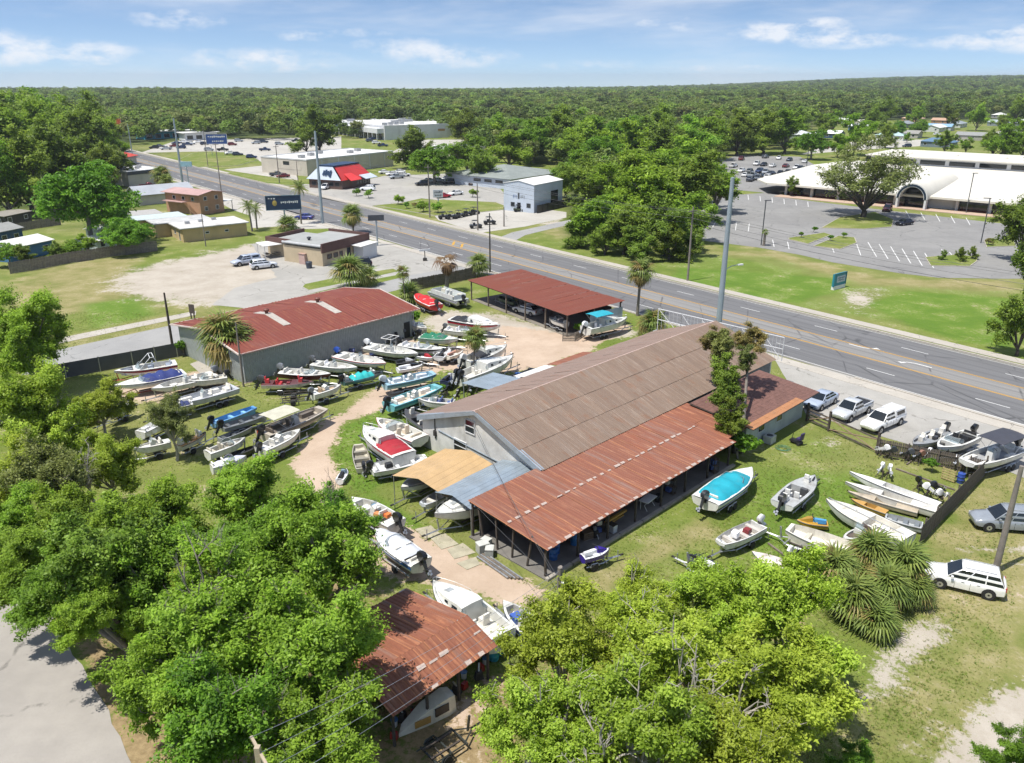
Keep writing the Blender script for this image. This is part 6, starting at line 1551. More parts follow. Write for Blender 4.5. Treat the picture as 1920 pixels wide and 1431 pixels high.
def pontoon(label, bow, stern, deckc='#8f948f', fence='#d8d8d2', canopy=None, zt=.62, on='trailer'):
    A, S = at(*bow, 1.35), at(*stern, 1.35); d = A - S; L = min(8, d.length); c = (A + S) / 2; rz = math.atan2(d.y, d.x); t = thing('pontoon_boat', label, 'boat', (c.x, c.y, zt), rz); B = min(2.5, L * .36)
    for sg in (-1, 1):
        MB().tube([(-L / 2, sg * B * .38, .3), (L * .34, sg * B * .38, .3), (L * .45, sg * B * .38, .36), (L * .5, sg * B * .38, .46)], [.3, .3, .2, .04], 10).build('pontoon_tube', M_ALU, t, smooth=40)
    MB().box((-.1, 0, .66), (L * .93, B, .1)).build('deck', paint(deckc, .8, .3), t)
    for sg in (-1, 1): MB().box((-L * .02, sg * (B / 2 - .05), 1.02), (L * .72, .05, .6)).build('fence_panel', paint(fence, .4, .2), t)
    for x in (-L * .38, L * .34): MB().box((x, 0, 1.02), (.05, B * .72, .6)).build('fence_panel', paint(fence, .4, .2), t)
    for sg in (-1, 1): MB().box((L * .22, sg * B * .34, .92), (L * .2, .5, .42)).build('lounge_seat', paint('#c9c4b6', .6), t); MB().box((-L * .28, sg * B * .34, .92), (L * .16, .5, .42)).build('lounge_seat', paint('#c9c4b6', .6), t)
    console(t, 0, .7, fence, .9, .6); seat(t, -.7, 0, .7, .5, .5, .5)
    outboard(t, -L / 2 + .05, 0, .75, .3, '#17181a', 1)
    if canopy: bimini(t, -L * .32, L * .12, B * .47, .75, 2.1, canopy)
    trailer('trailer under the ' + label, c, rz, L, B, .42, 2); return t
# --- row by the left fence
boat('runabout', 'white bowrider with wake tower and dark red hull band, nearest the side street', (214, 697), (330, 679), band='#7d1f2c', tower=True, seatc='#8f98a6', motor=None, tcol='#a8321f')
boat('runabout', 'white runabout under a royal blue cockpit cover', (215, 724), (345, 697), cover=('#1d2f6e', .02, .64, .66), motor=None, band='#b9bec8', tcol='#8d2d22')
boat('console', 'white centre-console boat with grey outboard beside the blue-covered runabout', (284, 730), (402, 700), motor='#777b80', bowrail=False)
boat('deckboat', 'pale grey bay boat with green decal near the concrete pad', (326, 756), (440, 724), col='#b4b8bd', inner='#cfd1d4', motor=None, B=2.3)
boat('console', 'white boat with turquoise bow half under the left trees', (192, 778), (244, 758), band='#2aa3c9', motor='#17181a', cover=('#2aa3c9', .66, .99, .1), zd=1.4)
boat('deckboat', 'white boat with rolled white cushions under the left trees', (318, 782), (262, 810), seatc='#e9e9ea', motor=None)
boat('jon', 'light blue skiff with black and red outboard', (478, 764), (398, 792), col='#5b93c4', inner='#7fb0d6', motor='#1a1a1c', B=1.3, on='ground', D=.6)
boat('jon', 'grey aluminium fishing skiff beside the light blue skiff', (500, 776), (416, 800), col='#7d8388', inner='#4d5154', motor='#141416')
boat('deckboat', 'beige deck boat with pale canopy and red fuel tank at the drive', (606, 766), (492, 812), col='#b3aa9c', inner='#7d7468', band='#6b655d', canopy=('#b8b5a2', .08, .5, 1.35), motor='#17181a', seatc='#6d645a', B=2.4, junk=(('fuel_tank', .02, .5, .5, .4, .5, .5, '#c23a22'),))
boat('jon', 'small bare aluminium skiff between beige deck boat and orange-trimmed boat', (470, 800), (412, 822), col='#8d9296', inner='#55595c', motor=None, on='ground')
boat('bass', 'cream boat with faded orange interior half under the left trees', (386, 812), (334, 836), col='#d8d2c2', inner='#b7803a', deckc='#c99a5a', motor=None)
boat('runabout', 'old white runabout with rounded bow between the orange boat and white skiff', (460, 822), (388, 848), seatc='#b9b2a2', inner='#a39c8c', motor=None)
boat('jon', 'flat black skiff under the old white runabout', (478, 838), (424, 856), col='#2c2e30', inner='#202224', motor=None, on='ground')
boat('console', 'white open skiff pointing at the drive, nearest the left trees', (563, 806), (488, 842), motor='#2c2d30', inner='#d8d8d8')
boat('runabout', 'white runabout under a pale lilac tarp beside the left trees', (462, 856), (396, 874), cover=('#c8cad8', .02, .95, .25), motor=None)
boat('runabout', 'white boat under a smooth white tarp half hidden by leaves', (464, 880), (416, 906), cover=('#dcdde2', .02, .95, .3), motor=None)
# --- row along the warehouse
boat('bass', 'cream boat with maroon decks and seats, nearest the drive', (588, 716), (492, 718), col='#d9d2c4', deckc='#5d3436', inner='#7c2c30', seatc='#c33b40', motor='#4a4a4c')
boat('runabout', 'white bowrider with dark maroon hull by the warehouse wall', (620, 702), (528, 695), col='#5d1c26', motor='#777b80')
boat('console', 'white open boat with red tiller strut by the warehouse wall', (670, 690), (588, 680), motor='#55585c', seatc='#efefef')
boat('console', 'white boat with red grab rails beside the warehouse', (724, 682), (634, 664), band='#b7b9bb', seatc='#f0efe9', rub='#a8282c', motor='#2a4a9a')
boat('console', 'white centre-console boat with hooped white top', (784, 664), (690, 648), ttop=True, motor='#d8dadc', inner='#e2e2df')
boat('runabout', 'white and black fish-and-ski boat right of the hooped-top boat', (830, 656), (752, 644), band='#1c1c1f', bowrider=True, seatc='#e8e8e8', motor='#17181a')
boat('runabout', 'white boat with emerald green cover by the warehouse door', (859, 636), (788, 630), cover=('#0d6b4d', .03, .72, .62), motor='#17181a', rub='#0d6b4d')
boat('cabin', 'white cuddy boat with crimson hull and black cover by the sand drive', (938, 611), (848, 596), col='#dcdad6', band='#9c1f38', cover=('#1e2024', .03, .55, .5), motor=None)
boat('runabout', 'plain white runabout below the crimson-hulled cuddy', (898, 623), (836, 616), motor='#55585c', seatc='#f0f0ee')
boat('jetski', 'white and tan jet ski beside the drive', (868, 658), (838, 668), col='#e2ddd2', cowlc='#cfa98a', motor=None, saddlec='#b98b78')
boat('jetski', 'black jet ski beside the white and tan one', (842, 652), (822, 670), col='#d9d9d9', cowlc='#2a2a2c', motor=None)
boat('jetski', 'black and white jet ski left of the pair of blue deck boats', (793, 684), (745, 692), col='#e6e6e6', cowlc='#1d1e21', saddlec='#e2e2e2', motor=None)
boat('jetski', 'older black jet ski behind the black and white one', (778, 676), (742, 680), col='#2a2c30', cowlc='#d9dadc', motor=None)
boat('bass', 'dark teal boat with a bunched turquoise tarp', (718, 698), (642, 714), col='#1d5a62', deckc='#23363a', inner='#22282b', cover=('#1fa7a7', .2, .75, .6), motor='#141416')
boat('deckboat', 'pale blue deck boat, upper of the pair by the drive', (814, 700), (720, 718), col='#8fb2c4', inner='#9aa6ab', band='#5c8ea8', seatc='#dfe3e6', motor='#b9c0c6', B=2.1)
boat('deckboat', 'turquoise and white deck boat, lower of the pair by the drive', (822, 724), (728, 758), col='#6fb3bd', inner='#bfae98', band='#2d8ea3', seatc='#ece8e0', motor='#17181a', B=2.2)
boat('runabout', 'white skiff hull pointing left behind the barn gable', (784, 752), (852, 756), seatc='#4a5a8c', motor=None, zd=1.3)
boat('bass', 'grey bass boat with black carpet beside the barn gable', (760, 770), (812, 806), col='#b9bcbd', deckc='#3a3a3b', inner='#242526', motor=None, zd=1.1)
# --- grass island
boat('runabout', 'white bowrider with red trim on the grass island', (706, 785), (788, 822), band='#a3a9ad', seatc='#d8c9b4', rub='#a02832', motor=None)
boat('cabin', 'white cuddy boat under a bright red cockpit cover', (682, 800), (758, 852), cover=('#9c1c28', .05, .45, .45), motor=None)
boat('jon', 'small tan skiff with three benches on the grass', (672, 834), (682, 878), col='#b9b4a4', inner='#8a867a', motor='#26272a', on='ground', B=1.45)
boat('jon', 'wide white fishing skiff with black seats in front of the red-covered cuddy', (800, 858), (696, 878), col='#d6d6d2', inner='#bfc1c2', motor='#17181a', B=2.0, junk=(('tackle_box', .5, .3, .4, .5, .4, .4, '#2f4f93'), ('seat_pad', .3, -.2, .4, .6, .5, .4, '#2a2b2d')))
# --- white cruisers by the barn
boat('cabin', 'large white cruiser with twin black outboards beside the barn', (962, 668), (862, 706), nm=2, motor='#17181a', seatc='#e8e4da', B=2.6, tl='large twin-outboard cruiser')
boat('cabin', 'white cruiser with black canopy behind the large cruiser', (950, 648), (870, 676), cover=('#22242a', .25, .5, .5), motor='#d8d8d8', B=2.4)
boat('jetski', 'blue and white jet ski beside the barn wall', (985, 700), (950, 712), col='#e2e4ea', cowlc='#2f5fa8', motor=None)
boat('jetski', 'turquoise jet ski nearest the grey canopy', (1010, 692), (972, 704), col='#3fa3cf', cowlc='#1d2024', motor=None)
boat('jetski', 'white jet ski with navy seat beside the thin palm', (948, 712), (918, 722), col='#e8e8ea', cowlc='#e8e8ea', saddlec='#22336e', motor=None)
# --- back of the yard by the side street fence
pontoon('grey and white pontoon boat at the back fence', (808, 542), (872, 564), '#9da3a0', '#cfd3d2')
boat('runabout', 'small boat wrapped in a bright red tarp', (778, 552), (818, 572), cover=('#c2161c', .0, .98, .5), col='#c2161c', motor='#1c1c1e', zd=1.5)
boat('cabin', 'white boat with turquoise canopy beside the open shed', (1176, 596), (1098, 614), canopy=('#1596a8', .12, .52, 1.45), motor='#dfe2e6', seatc='#e8eaee', B=2.4)
# --- carports and front drive
boat('cabin', 'white cruiser with pointed bow poking out of the blue-grey carport', (815, 966), (948, 912), motor=None, B=2.5, bowrail=True)
boat('runabout', 'grey-covered boat under the tan carport', (752, 916), (838, 872), cover=('#8f979c', .02, .9, .2), motor='#26272a', col='#c9ccd0')
boat('jon', 'small dinghy hung under the near edge of the tan carport', (792, 946), (858, 908), col='#c2c7cc', motor=None)
boat('console', 'white open boat full of clutter pointing at the left trees', (660, 934), (744, 980), motor='#17181a', inner='#b9b2a4', junk=(('orange_tarp', .35, .2, .5, .6, .5, .3, '#c98a5a'), ('bucket', .55, -.3, .5, .4, .4, .4, '#7fa3c4'), ('life_vest', .25, -.2, .5, .5, .5, .25, '#d9773c')))
boat('runabout', 'white boat under a grey tarp with blue stripe on the dirt drive', (704, 994), (790, 1054), cover=('#c3c6cc', .18, .97, .5), band='#2d62ad', motor='#17181a')
boat('cabin', 'long white cabin cruiser beside the rusty shed roof', (812, 1092), (940, 1192), motor=None, D=1.2, B=2.5, tl='long cabin cruiser by the rusty shed')
boat('console', 'white and blue console boat half under the front trees', (944, 1128), (1022, 1202), band='#2f4fa0', motor='#e2e2e2', seatc='#3f5fae')
# --- right-hand yard
boat('runabout', 'white runabout under a turquoise cover beside the lean-to', (1410, 878), (1322, 938), cover=('#0f93a5', .05, .80, .62), motor='#2a2b2d', band='#d9d9d9')
boat('bass', 'grey and white bass boat in the middle of the right yard', (1528, 892), (1466, 944), col='#d4d5d3', deckc='#a9abaa', inner='#4a4b4c', seatc='#e8e6e0', motor='#2c2d2f')
boat('jon', 'small white boat with dark red seat and white outboard', (1350, 1018), (1424, 982), col='#d8d8d4', inner='#b9b4ac', motor='#e8e8e8', B=1.55, junk=(('red_seat', .35, .1, .35, .5, .5, .3, '#7c2a2c'), ('white_seat', .6, -.1, .35, .5, .5, .4, '#efefef')))
boat('jetski', 'black jet ski on a trailer beside the front trees', (1288, 1040), (1342, 1066), col='#3a3d42', cowlc='#202226', saddlec='#e6e6e6', motor='#33363b', B=1.3)
boat('hull', 'long white catamaran hull, upper of the pair by the fence', (1593, 886), (1762, 946), col='#e0e0dd', motor=None, on='ground', B=1.05, D=.8, name='catamaran_hull')
boat('hull', 'long grey-white catamaran hull, lower of the pair by the fence', (1585, 905), (1766, 958), col='#d2cfc6', motor=None, on='ground', B=1.05, D=.8, name='catamaran_hull')
boat('hull', 'stained narrow hull between the catamaran pair and white daysailer', (1590, 922), (1722, 958), col='#b5a893', motor=None, on='ground', B=.9, D=.55)
boat('hull', 'yellow-brown canoe among the white hulls', (1596, 936), (1664, 960), col='#b98f4a', motor=None, on='ground', B=.8, D=.45, inner='#8a6a3a')
boat('sail', 'large white daysailer beside the plank fence', (1549, 938), (1705, 1008), motor=None, on='ground', D=1.0, B=2.2, deckc='#dad5c8', boom=True)
boat('jon', 'wide empty white dinghy hull with two thwarts', (1478, 990), (1622, 1038), col='#d6d2c6', inner='#cbc6b8', motor=None, on='ground', D=.85, B=2.1)
boat('console', 'short white boat with brown helm seat beside the wide dinghy', (1580, 1012), (1638, 990), motor=None, inner='#8f8a80', seatc='#5d4f45', D=.7, on='ground')
boat('sail', 'pinkish-white sailing dinghy with two dark red hatches', (1410, 1036), (1534, 1092), motor='#e8e8e8', deckc='#dccfc8', on='ground', B=1.7, D=.7, inner='#8d7a72', junk=(('hatch', .5, 0, .5, .35, .35, .12, '#5d2226'), ('hatch', .36, 0, .5, .35, .35, .12, '#5d2226')))
boat('jetski', 'yellow-brown jet ski with blue seat in the right yard', (1494, 976), (1552, 982), col='#b98f35', cowlc='#a07c2e', saddlec='#4f93c4', motor=None, on='ground')
boat('bass', 'silver boat piled with gear outside the gate', (1712, 834), (1772, 808), col='#b5b8ba', deckc='#8d9092', inner='#2c2e30', motor='#17181a', junk=(('gear_crate', .3, .2, .4, .6, .5, .4, '#202224'), ('gear_crate', .6, -.2, .4, .5, .5, .5, '#d9d9d9'), ('gear_crate', .45, .4, .4, .5, .4, .4, '#3a3c3f')))
boat('runabout', 'white bowrider with black cockpit outside the gate', (1758, 840), (1824, 812), inner='#1d1e20', seatc='#26282b', motor='#17181a')
boat('deckboat', 'white deck boat under a black canopy at the lot corner', (1812, 868), (1906, 836), canopy=('#3b3c44', .1, .62, 1.5), inner='#9a9c9e', motor='#17181a', B=2.4)
boat('jetski', 'purple jet ski at the edge of the lean-to slab', (1142, 1030), (1092, 1044), col='#3a2a8c', cowlc='#3a2a8c', deckc='#e2e2e6', saddlec='#d9d9dd', motor=None, D=.55)
for (lb, a_, b_, cc, hh) in (('white and orange boat under the front trees, glimpsed through leaves', (1340, 1190), (1420, 1150), '#e6e6e4', '#b8401c'), ('white hull glimpsed between front branches at the lower left of the yellow-green trees', (1000, 1385), (1050, 1320), '#e6e6e4', '#dddddd'), ('white boat under the tree edge behind the leaf mass', (1170, 1180), (1240, 1230), '#e6e6e4', '#dddddd')):
    boat('runabout', lb, a_, b_, seatc=hh, motor=None, tl=lb.split(' glimpsed')[0].split(' under')[0] + (' among the leaves' if 'glimpsed' in lb else ' behind the leaves'))
boat('runabout', 'plain white runabout between the blue-covered runabout and the grey bay boat stern', (352, 716), (425, 706), motor='#2a2b2e', zd=1.4, seatc='#b9b2a2')
boat('console', 'white skiff with tan seats left of the bunched turquoise tarp', (640, 722), (585, 738), motor='#777b80', seatc='#b9a184', inner='#a89c8a')
boat('runabout', 'small white boat beside the green-covered boat and warehouse door', (800, 618), (772, 606), motor=None, zd=1.4)
boat('jetski', 'red and white jet ski between the hooped-top boat and jet ski pair', (812, 672), (782, 666), col='#e2e2e2', cowlc='#a8242a', motor=None)
boat('jetski', 'navy jet ski beside the large cruiser stern', (852, 700), (832, 716), col='#26304e', cowlc='#e2e2e6', motor=None)
boat('jon', 'upturned-looking grey dinghy below the grey canopy', (1000, 712), (960, 726), col='#9aa0a4', motor=None, on='ground')
boat('jetski', 'yellow and black jet ski by the barn side wall', (930, 736), (900, 746), col='#2a2b2d', cowlc='#c9a02c', motor=None)
boat('runabout', 'white boat with navy cover glimpsed behind the sparse olive tree', (290, 770), (360, 756), cover=('#2a3460', .05, .6, .4), motor=None, zd=1.4)
boat('jon', 'small green dinghy beside the beige deck boat bow', (560, 782), (520, 800), col='#5d7a66', inner='#4a5f50', motor=None, on='ground')
boat('console', 'white skiff with grey tarp roll behind the left trees', (250, 842), (318, 826), motor=None, inner='#9aa0a6', zd=1.4)
boat('jetski', 'white jet ski beside the wide white fishing skiff', (650, 880), (636, 900), col='#e8e8e8', cowlc='#9ab0c4', motor=None, on='ground')
boat('jon', 'silver flat skiff among the hulls by the plank fence', (1660, 968), (1730, 985), col='#a8adb0', inner='#70767a', motor=None, on='ground', B=1.2)
boat('hull', 'white surf-ski hull beside the yellow-brown canoe', (1640, 985), (1712, 1004), col='#dcdcd8', motor=None, on='ground', B=.8, D=.5)
boat('runabout', 'grey-covered boat stored inside the open shed', (1030, 596), (1062, 606), cover=('#5d6468', .03, .95, .3), motor=None, zd=1.4)
boat('jon', 'dark green skiff stored at the back of the open shed', (935, 556), (968, 566), col='#3d5246', inner='#2f3f36', motor='#202124', zd=1.2)
# ------------------------------------------------------------------ trees
def leaf_material(name, dark, light, tint=.12, trans=.35):
    t = NT(name); tone = t.attr('tone'); rnd_ = t.rand()
    c = t.mix(tone, dark, light)
    hs = t.n('ShaderNodeHueSaturation'); t.l(c, hs.inputs['Color'])
    t.l(t.ramp(rnd_, 0, 1, .488, .512, False), hs.inputs['Hue']); t.l(t.ramp(t.math('FRACT', t.math('MULTIPLY', rnd_, 7.3)), 0, 1, 1 - tint * 1.3, 1 + tint * 1.1, False), hs.inputs['Value'])
    t.l(hs.outputs[0], t.b.inputs['Base Color']); t.set(.5, 0, .3)
    tr = t.n('ShaderNodeBsdfTranslucent'); t.l(hs.outputs[0], tr.inputs[0])
    ms = t.n('ShaderNodeMixShader'); ms.inputs[0].default_value = trans; t.l(t.b.outputs[0], ms.inputs[1]); t.l(tr.outputs[0], ms.inputs[2]); t.l(ms.outputs[0], t.out.inputs[0])
    return t.m
LM = {'bright': leaf_material('leaf_yellow_green', (.21, .30, .02), (.52, .66, .09), .12, .5), 'mid': leaf_material('leaf_mid_green', (.125, .22, .02), (.36, .55, .06), .14, .5),
      'dark': leaf_material('leaf_oak_green', (.11, .175, .022), (.30, .42, .06), .16, .46), 'vivid': leaf_material('leaf_vivid_green', (.09, .20, .018), (.27, .48, .045), .12, .48),
      'olive': leaf_material('leaf_olive', (.12, .15, .035), (.29, .34, .10), .12, .4), 'rust': leaf_material('leaf_autumn', (.15, .15, .035), (.36, .29, .10)),
      'wood': leaf_material('leaf_woodland', (.085, .135, .028), (.25, .34, .08), .45, .42), 'wood2': leaf_material('leaf_woodland_light', (.11, .175, .028), (.31, .42, .08), .45, .42)}
M_BARK = plain('grey_bark', (.20, .175, .15), .95, 0, .3, 3); M_BARKP = plain('pale_dead_bark', (.36, .33, .29), .95, 0, .25, 4); M_BARKD = plain('dark_bark', (.075, .062, .05), .95, 0, .3, 3)
def crown_arrays(seed, rx, rz, lobes, clusters, leaves, leaf, open_=.0, flat=.35, clump=.125):
    r = np.random.default_rng(seed)
    lc = r.normal(size=(lobes, 3)); lc /= np.linalg.norm(lc, axis=1)[:, None]; lc[:, 2] = np.abs(lc[:, 2]) * 1.25 - .5
    lc *= (r.uniform(.35, .92, lobes)[:, None]) * np.array([1, 1, .9]); lr = r.uniform(.20, .42, lobes)
    lc[0] = (0, 0, .15); lr[0] = .45
    which = r.choice(lobes, clusters, p=lr ** 2 / (lr ** 2).sum())
    d = r.normal(size=(clusters, 3)); d[:, 2] += .25; d /= np.linalg.norm(d, axis=1)[:, None]
    cc = lc[which] + d * (lr[which] * (r.uniform(.35, 1.0, clusters) ** .4) * r.uniform(.85, 1.2, clusters))[:, None]
    cc[:, 2] = np.maximum(cc[:, 2], -.8 + .25 * r.random(clusters))
    S = np.array([rx, rx, rz]); cc = cc * S; out = d * S; out /= np.linalg.norm(out, axis=1)[:, None]
    cl = np.repeat(np.arange(clusters), leaves); n = len(cl)
    crad = r.uniform(.55, 1.15, clusters) * rx * clump
    off = r.normal(size=(n, 3)) * (crad[cl] * .55)[:, None]; off[:, 2] *= .55
    pos = cc[cl] + off
    nrm = out[cl] * .55 + np.array([0, 0, flat + .25]) + r.normal(size=(n, 3)) * .48; nrm /= np.linalg.norm(nrm, axis=1)[:, None]
    a = r.normal(size=(n, 3)); u = np.cross(nrm, a); u /= np.linalg.norm(u, axis=1)[:, None]; v = np.cross(nrm, u)
    ln = leaf * r.uniform(.6, 1.25, n)[:, None]; w = ln * r.uniform(.36, .5, n)[:, None]
    V = np.stack([pos - u * ln * .5, pos + v * w * .55 + nrm * ln * .06, pos + u * ln * .5 - nrm * ln * .10, pos - v * w * .55 + nrm * ln * .06], 1).reshape(-1, 3)
    Q = np.arange(n * 4).reshape(-1, 4)
    hgt = np.clip((pos[:, 2] / rz + .55) / 1.7, 0, 1)
    tone = np.clip(.5 + r.normal(size=clusters)[cl] * .20 + r.normal(size=n) * .17, 0, 1)
    return V, Q, tone, lc * S, cc
def grow(seed, rx, rz, limbs, subs, twigs_n):
    """a branching skeleton inside a crown of radius rx, half height rz (crown centre at the origin); returns branches and tuft points"""
    r_ = random.Random(seed); br, tufts = [], []; root = Vector((0, 0, -rz * .85))
    def dirv(base, spread):
        v = Vector((r_.gauss(0, 1), r_.gauss(0, 1), r_.gauss(0, 1))).normalized(); return (base + v * spread).normalized()
    for i in range(limbs):
        a = i * 2.399 + r_.uniform(-.4, .4); el = math.radians(r_.uniform(8, 80)) if i else math.radians(85)
        d = Vector((math.cos(a) * math.cos(el), math.sin(a) * math.cos(el), math.sin(el))); L1 = r_.uniform(.75, 1.2)
        end = Vector((d.x * L1 * rx * .80, d.y * L1 * rx * .80, root.z + d.z * L1 * rz * 1.45 + .25 * rz)); midp = root.lerp(end, .5) + Vector((0, 0, .12 * rz)) + Vector((r_.uniform(-.3, .3), r_.uniform(-.3, .3), 0))
        br.append(([root, midp, end], (1.0, .6, .22)))
        for j in range(subs):
            f = r_.uniform(.35, 1.0); p = (root.lerp(midp, f * 2) if f < .5 else midp.lerp(end, f * 2 - 1)); ax = (end - midp).normalized()
            d2 = dirv(ax * .6 + Vector((0, 0, .35)), .85); l2 = r_.uniform(.22, .42) * rx; e2 = p + Vector((d2.x * l2, d2.y * l2, d2.z * l2 * .9)); br.append(([p, p.lerp(e2, .5) + Vector((0, 0, .06 * l2)), e2], (.24, .16, .06)))
            for k in range(twigs_n):
                q = p.lerp(e2, r_.uniform(.45, 1.0)); d3 = dirv(d2 * .6 + Vector((0, 0, .4)), .9); l3 = r_.uniform(.08, .2) * rx; e3 = q + d3 * l3
                br.append(([q, e3], (.055, .02))); tufts.append((e3, d3)); 
                if r_.random() < .5: tufts.append((q.lerp(e3, .4), d3))
    return br, tufts
def grown_tree(key, mat, seed, rx, rz, limbs, subs, twigs_n, leaves, leaf, base_h, r0, bark, clump=.085, flat=.75):
    br, tufts = grow(seed, rx, rz, limbs, subs, twigs_n); r = np.random.default_rng(seed)
    cc = np.array([t[0][:] for t in tufts]); dd = np.array([t[1][:] for t in tufts]); nT = len(cc); cl = np.repeat(np.arange(nT), leaves); n = len(cl)
    crad = r.uniform(.6, 1.25, nT) * rx * clump; off = r.normal(size=(n, 3)) * (crad[cl] * .62)[:, None]; off += dd[cl] * (r.uniform(-.8, .8, n) * crad[cl])[:, None]; off[:, 2] *= .7
    pos = cc[cl] + off; nrm = dd[cl] * .35 + np.array([0, 0, flat]) + r.normal(size=(n, 3)) * .42; nrm /= np.linalg.norm(nrm, axis=1)[:, None]
    a = r.normal(size=(n, 3)); u = np.cross(nrm, a); u /= np.linalg.norm(u, axis=1)[:, None]; v = np.cross(nrm, u)
    ln = leaf * r.uniform(.6, 1.3, n)[:, None]; w = ln * r.uniform(.36, .52, n)[:, None]
    V = np.stack([pos - u * ln * .5, pos + v * w * .55 + nrm * ln * .06, pos + u * ln * .5 - nrm * ln * .12, pos - v * w * .55 + nrm * ln * .06], 1).reshape(-1, 3)
    tone = np.clip(.5 + r.normal(size=nT)[cl] * .28 + r.normal(size=n) * .2, 0, 1)
    me = np_mesh('crown', V, np.arange(n * 4).reshape(-1, 4), LM[mat]); set_attr(me, 'tone', tone, 'FACE')
    m = MB(); m.tube([(0, 0, -base_h - .3), (.15, .1, -base_h * .6 - rz * .2), (0, 0, -rz * .85)], [r0 * 1.3, r0, r0 * .85], 8)
    for pts_, rs in br: m.tube(pts_, [max(.012, r0 * .62 * q) for q in rs], 5 if rs[0] > .5 else (4 if rs[0] > .1 else 3), False)
    _tp[key] = (me, m.mesh('trunk', bark, 40), base_h, rx)
def crown_mesh(name, mat, *a, **k):
    V, Q, tone, lc, cc = crown_arrays(*a, **k); me = np_mesh(name, V, Q, mat); set_attr(me, 'tone', tone, 'FACE'); return me, lc, cc
def limb_mesh(name, lc, cc, mat, base_h, r0, seed, twigs=18, bend=.4):
    """trunk from z = -base_h (local, crown centre at origin) with limbs to the lobes and twigs to clusters"""
    r_ = random.Random(seed); m = MB(); top = Vector((0, 0, -base_h * .25))
    m.tube([(0, 0, -base_h - .3), (r_.uniform(-.2, .2), r_.uniform(-.2, .2), -base_h * .6), top], [r0 * 1.25, r0, r0 * .8], 8)
    for p in lc:
        p = Vector(p); mid_ = top.lerp(p, .5) + Vector((r_.uniform(-bend, bend), r_.uniform(-bend, bend), r_.uniform(0, bend)))
        m.tube([top + Vector((0, 0, -.2)), mid_, p], [r0 * .5, r0 * .32, r0 * .12], 6)
    L = [Vector(q) for q in lc]
    for q in cc[:: max(1, len(cc) // twigs)]:
        q = Vector(q); s_ = min(L, key=lambda z: (z - q).length); m.tube([s_, s_.lerp(q, .5) + Vector((0, 0, .15)), q], [r0 * .13, r0 * .09, r0 * .03], 4)
    return m.mesh(name, mat, 40)
_tp = {}
def tree_proto(key, mat, seed, rx, rz, lobes, clusters, leaves, leaf, base_h, r0, bark, twigs=18, **k):
    cm, lc, cc = crown_mesh('crown', LM[mat], seed, rx, rz, lobes, clusters, leaves, leaf, **k)
    _tp[key] = (cm, limb_mesh('trunk', lc, cc, bark, base_h, r0, seed, twigs), base_h, rx)
def tree(key, label, xy, zc=None, r=None, rz=0.0, group=None, name='broadleaf_tree', squash=1.0, z0=0.0):
    cm, tm, bh, rx = _tp[key]; s_ = (r / rx) if r else 1.0; zc = bh * s_ if zc is None else zc
    t = thing(name, label, 'tree', (xy[0], xy[1], z0), rz, group)
    c = obj('crown', cm, t, (0, 0, zc)); c.scale = (s_, s_, s_ * squash)
    k = obj('trunk', tm, t, (0, 0, zc)); k.scale = (s_, s_, zc / bh)
    return t
# near trees: leaf by leaf
for i in range(3):
    grown_tree('nb%d' % i, 'bright', 20 + i, 4.0, 3.2, 11, 7, 5, 96, .205, 6.0, .2, M_BARKP)
    grown_tree('nm%d' % i, 'mid', 40 + i, 4.6, 3.8, 12, 7, 5, 104, .225, 6.5, .27, M_BARK, .085)
grown_tree('no', 'olive', 61, 3.6, 2.6, 9, 6, 5, 60, .18, 5.0, .16, M_BARKP)
grown_tree('nv', 'vivid', 62, 4.4, 3.6, 10, 7, 5, 115, .22, 6.0, .27, M_BARK)
grown_tree('nd', 'dark', 63, 4.4, 3.6, 10, 7, 5, 115, .22, 6.0, .28, M_BARKD)
def near(key, label, px, zc, r, a=0.0, squash=1.0, group=None):
    p = at(px[0], px[1], zc); return tree(key, label, (p.x, p.y), zc, r, a, group, squash=squash)
GL, GR = 'trees along the left lane', 'yellow-green trees at the bottom right of the shed'
near('nb0', 'bright yellow-green tree at the left edge below the side street fence', (70, 800), 4.0, 4.6, .4, 1.2, GL)
near('nb1', 'smaller bright yellow-green tree in front of the fenced boats', (190, 770), 3.0, 2.9, 1.9, 1.2, GL)
near('no', 'sparse olive tree with pale twigs over the leftmost boats', (322, 802), 3.2, 2.6, .3, 1.2, GL)
near('no', 'grey-green tree with bare pale branches at the left edge', (110, 930), 4.5, 4.0, 2.2, 1.1, GL)
near('nm0', 'mid-green tree overhanging the tarp-covered boats', (470, 965), 5.4, 3.7, .5, 1.0, GL)
near('nm1', 'mid-green tree left of the dirt drive bend', (300, 1000), 5.6, 3.9, 2.0, 1.1, GL)
near('nd', 'dark green tree over the left lane', (215, 1110), 5.2, 4.2, .2, 1.3, GL)
near('nm2', 'mid-green tree leaning over the drive beside the grey-tarped boat', (585, 1060), 6.5, 4.2, 3.0, 1.1, GL)
near('nb2', 'yellow-green tree in front of the row of tarp-covered boats', (205, 880), 4.0, 2.9, 3.1, 1.2, GL)
near('nb1', 'yellow-green tree at the left edge above the lane', (40, 895), 4.0, 3.0, 2.9, 1.2, GL)
near('nm1', 'mid-green tree above the lane bend', (120, 1010), 4.6, 3.2, .3, 1.2, GL)
near('nm2', 'mid-green tree at the left edge over the lane top', (30, 1000), 4.4, 3.0, 5.3, 1.2, GL)
near('nm1', 'mid-green tree in the dense middle of the left foreground', (330, 1090), 5.4, 3.6, 1.7, 1.2, GL)
near('nm0', 'mid-green tree behind the broad tree left of the shed', (480, 1070), 5.4, 3.2, .9, 1.1, GL)
near('nm2', 'mid-green tree filling the lower left above the leaf litter', (330, 1290), 4.8, 3.0, 2.2, 1.2, GL)
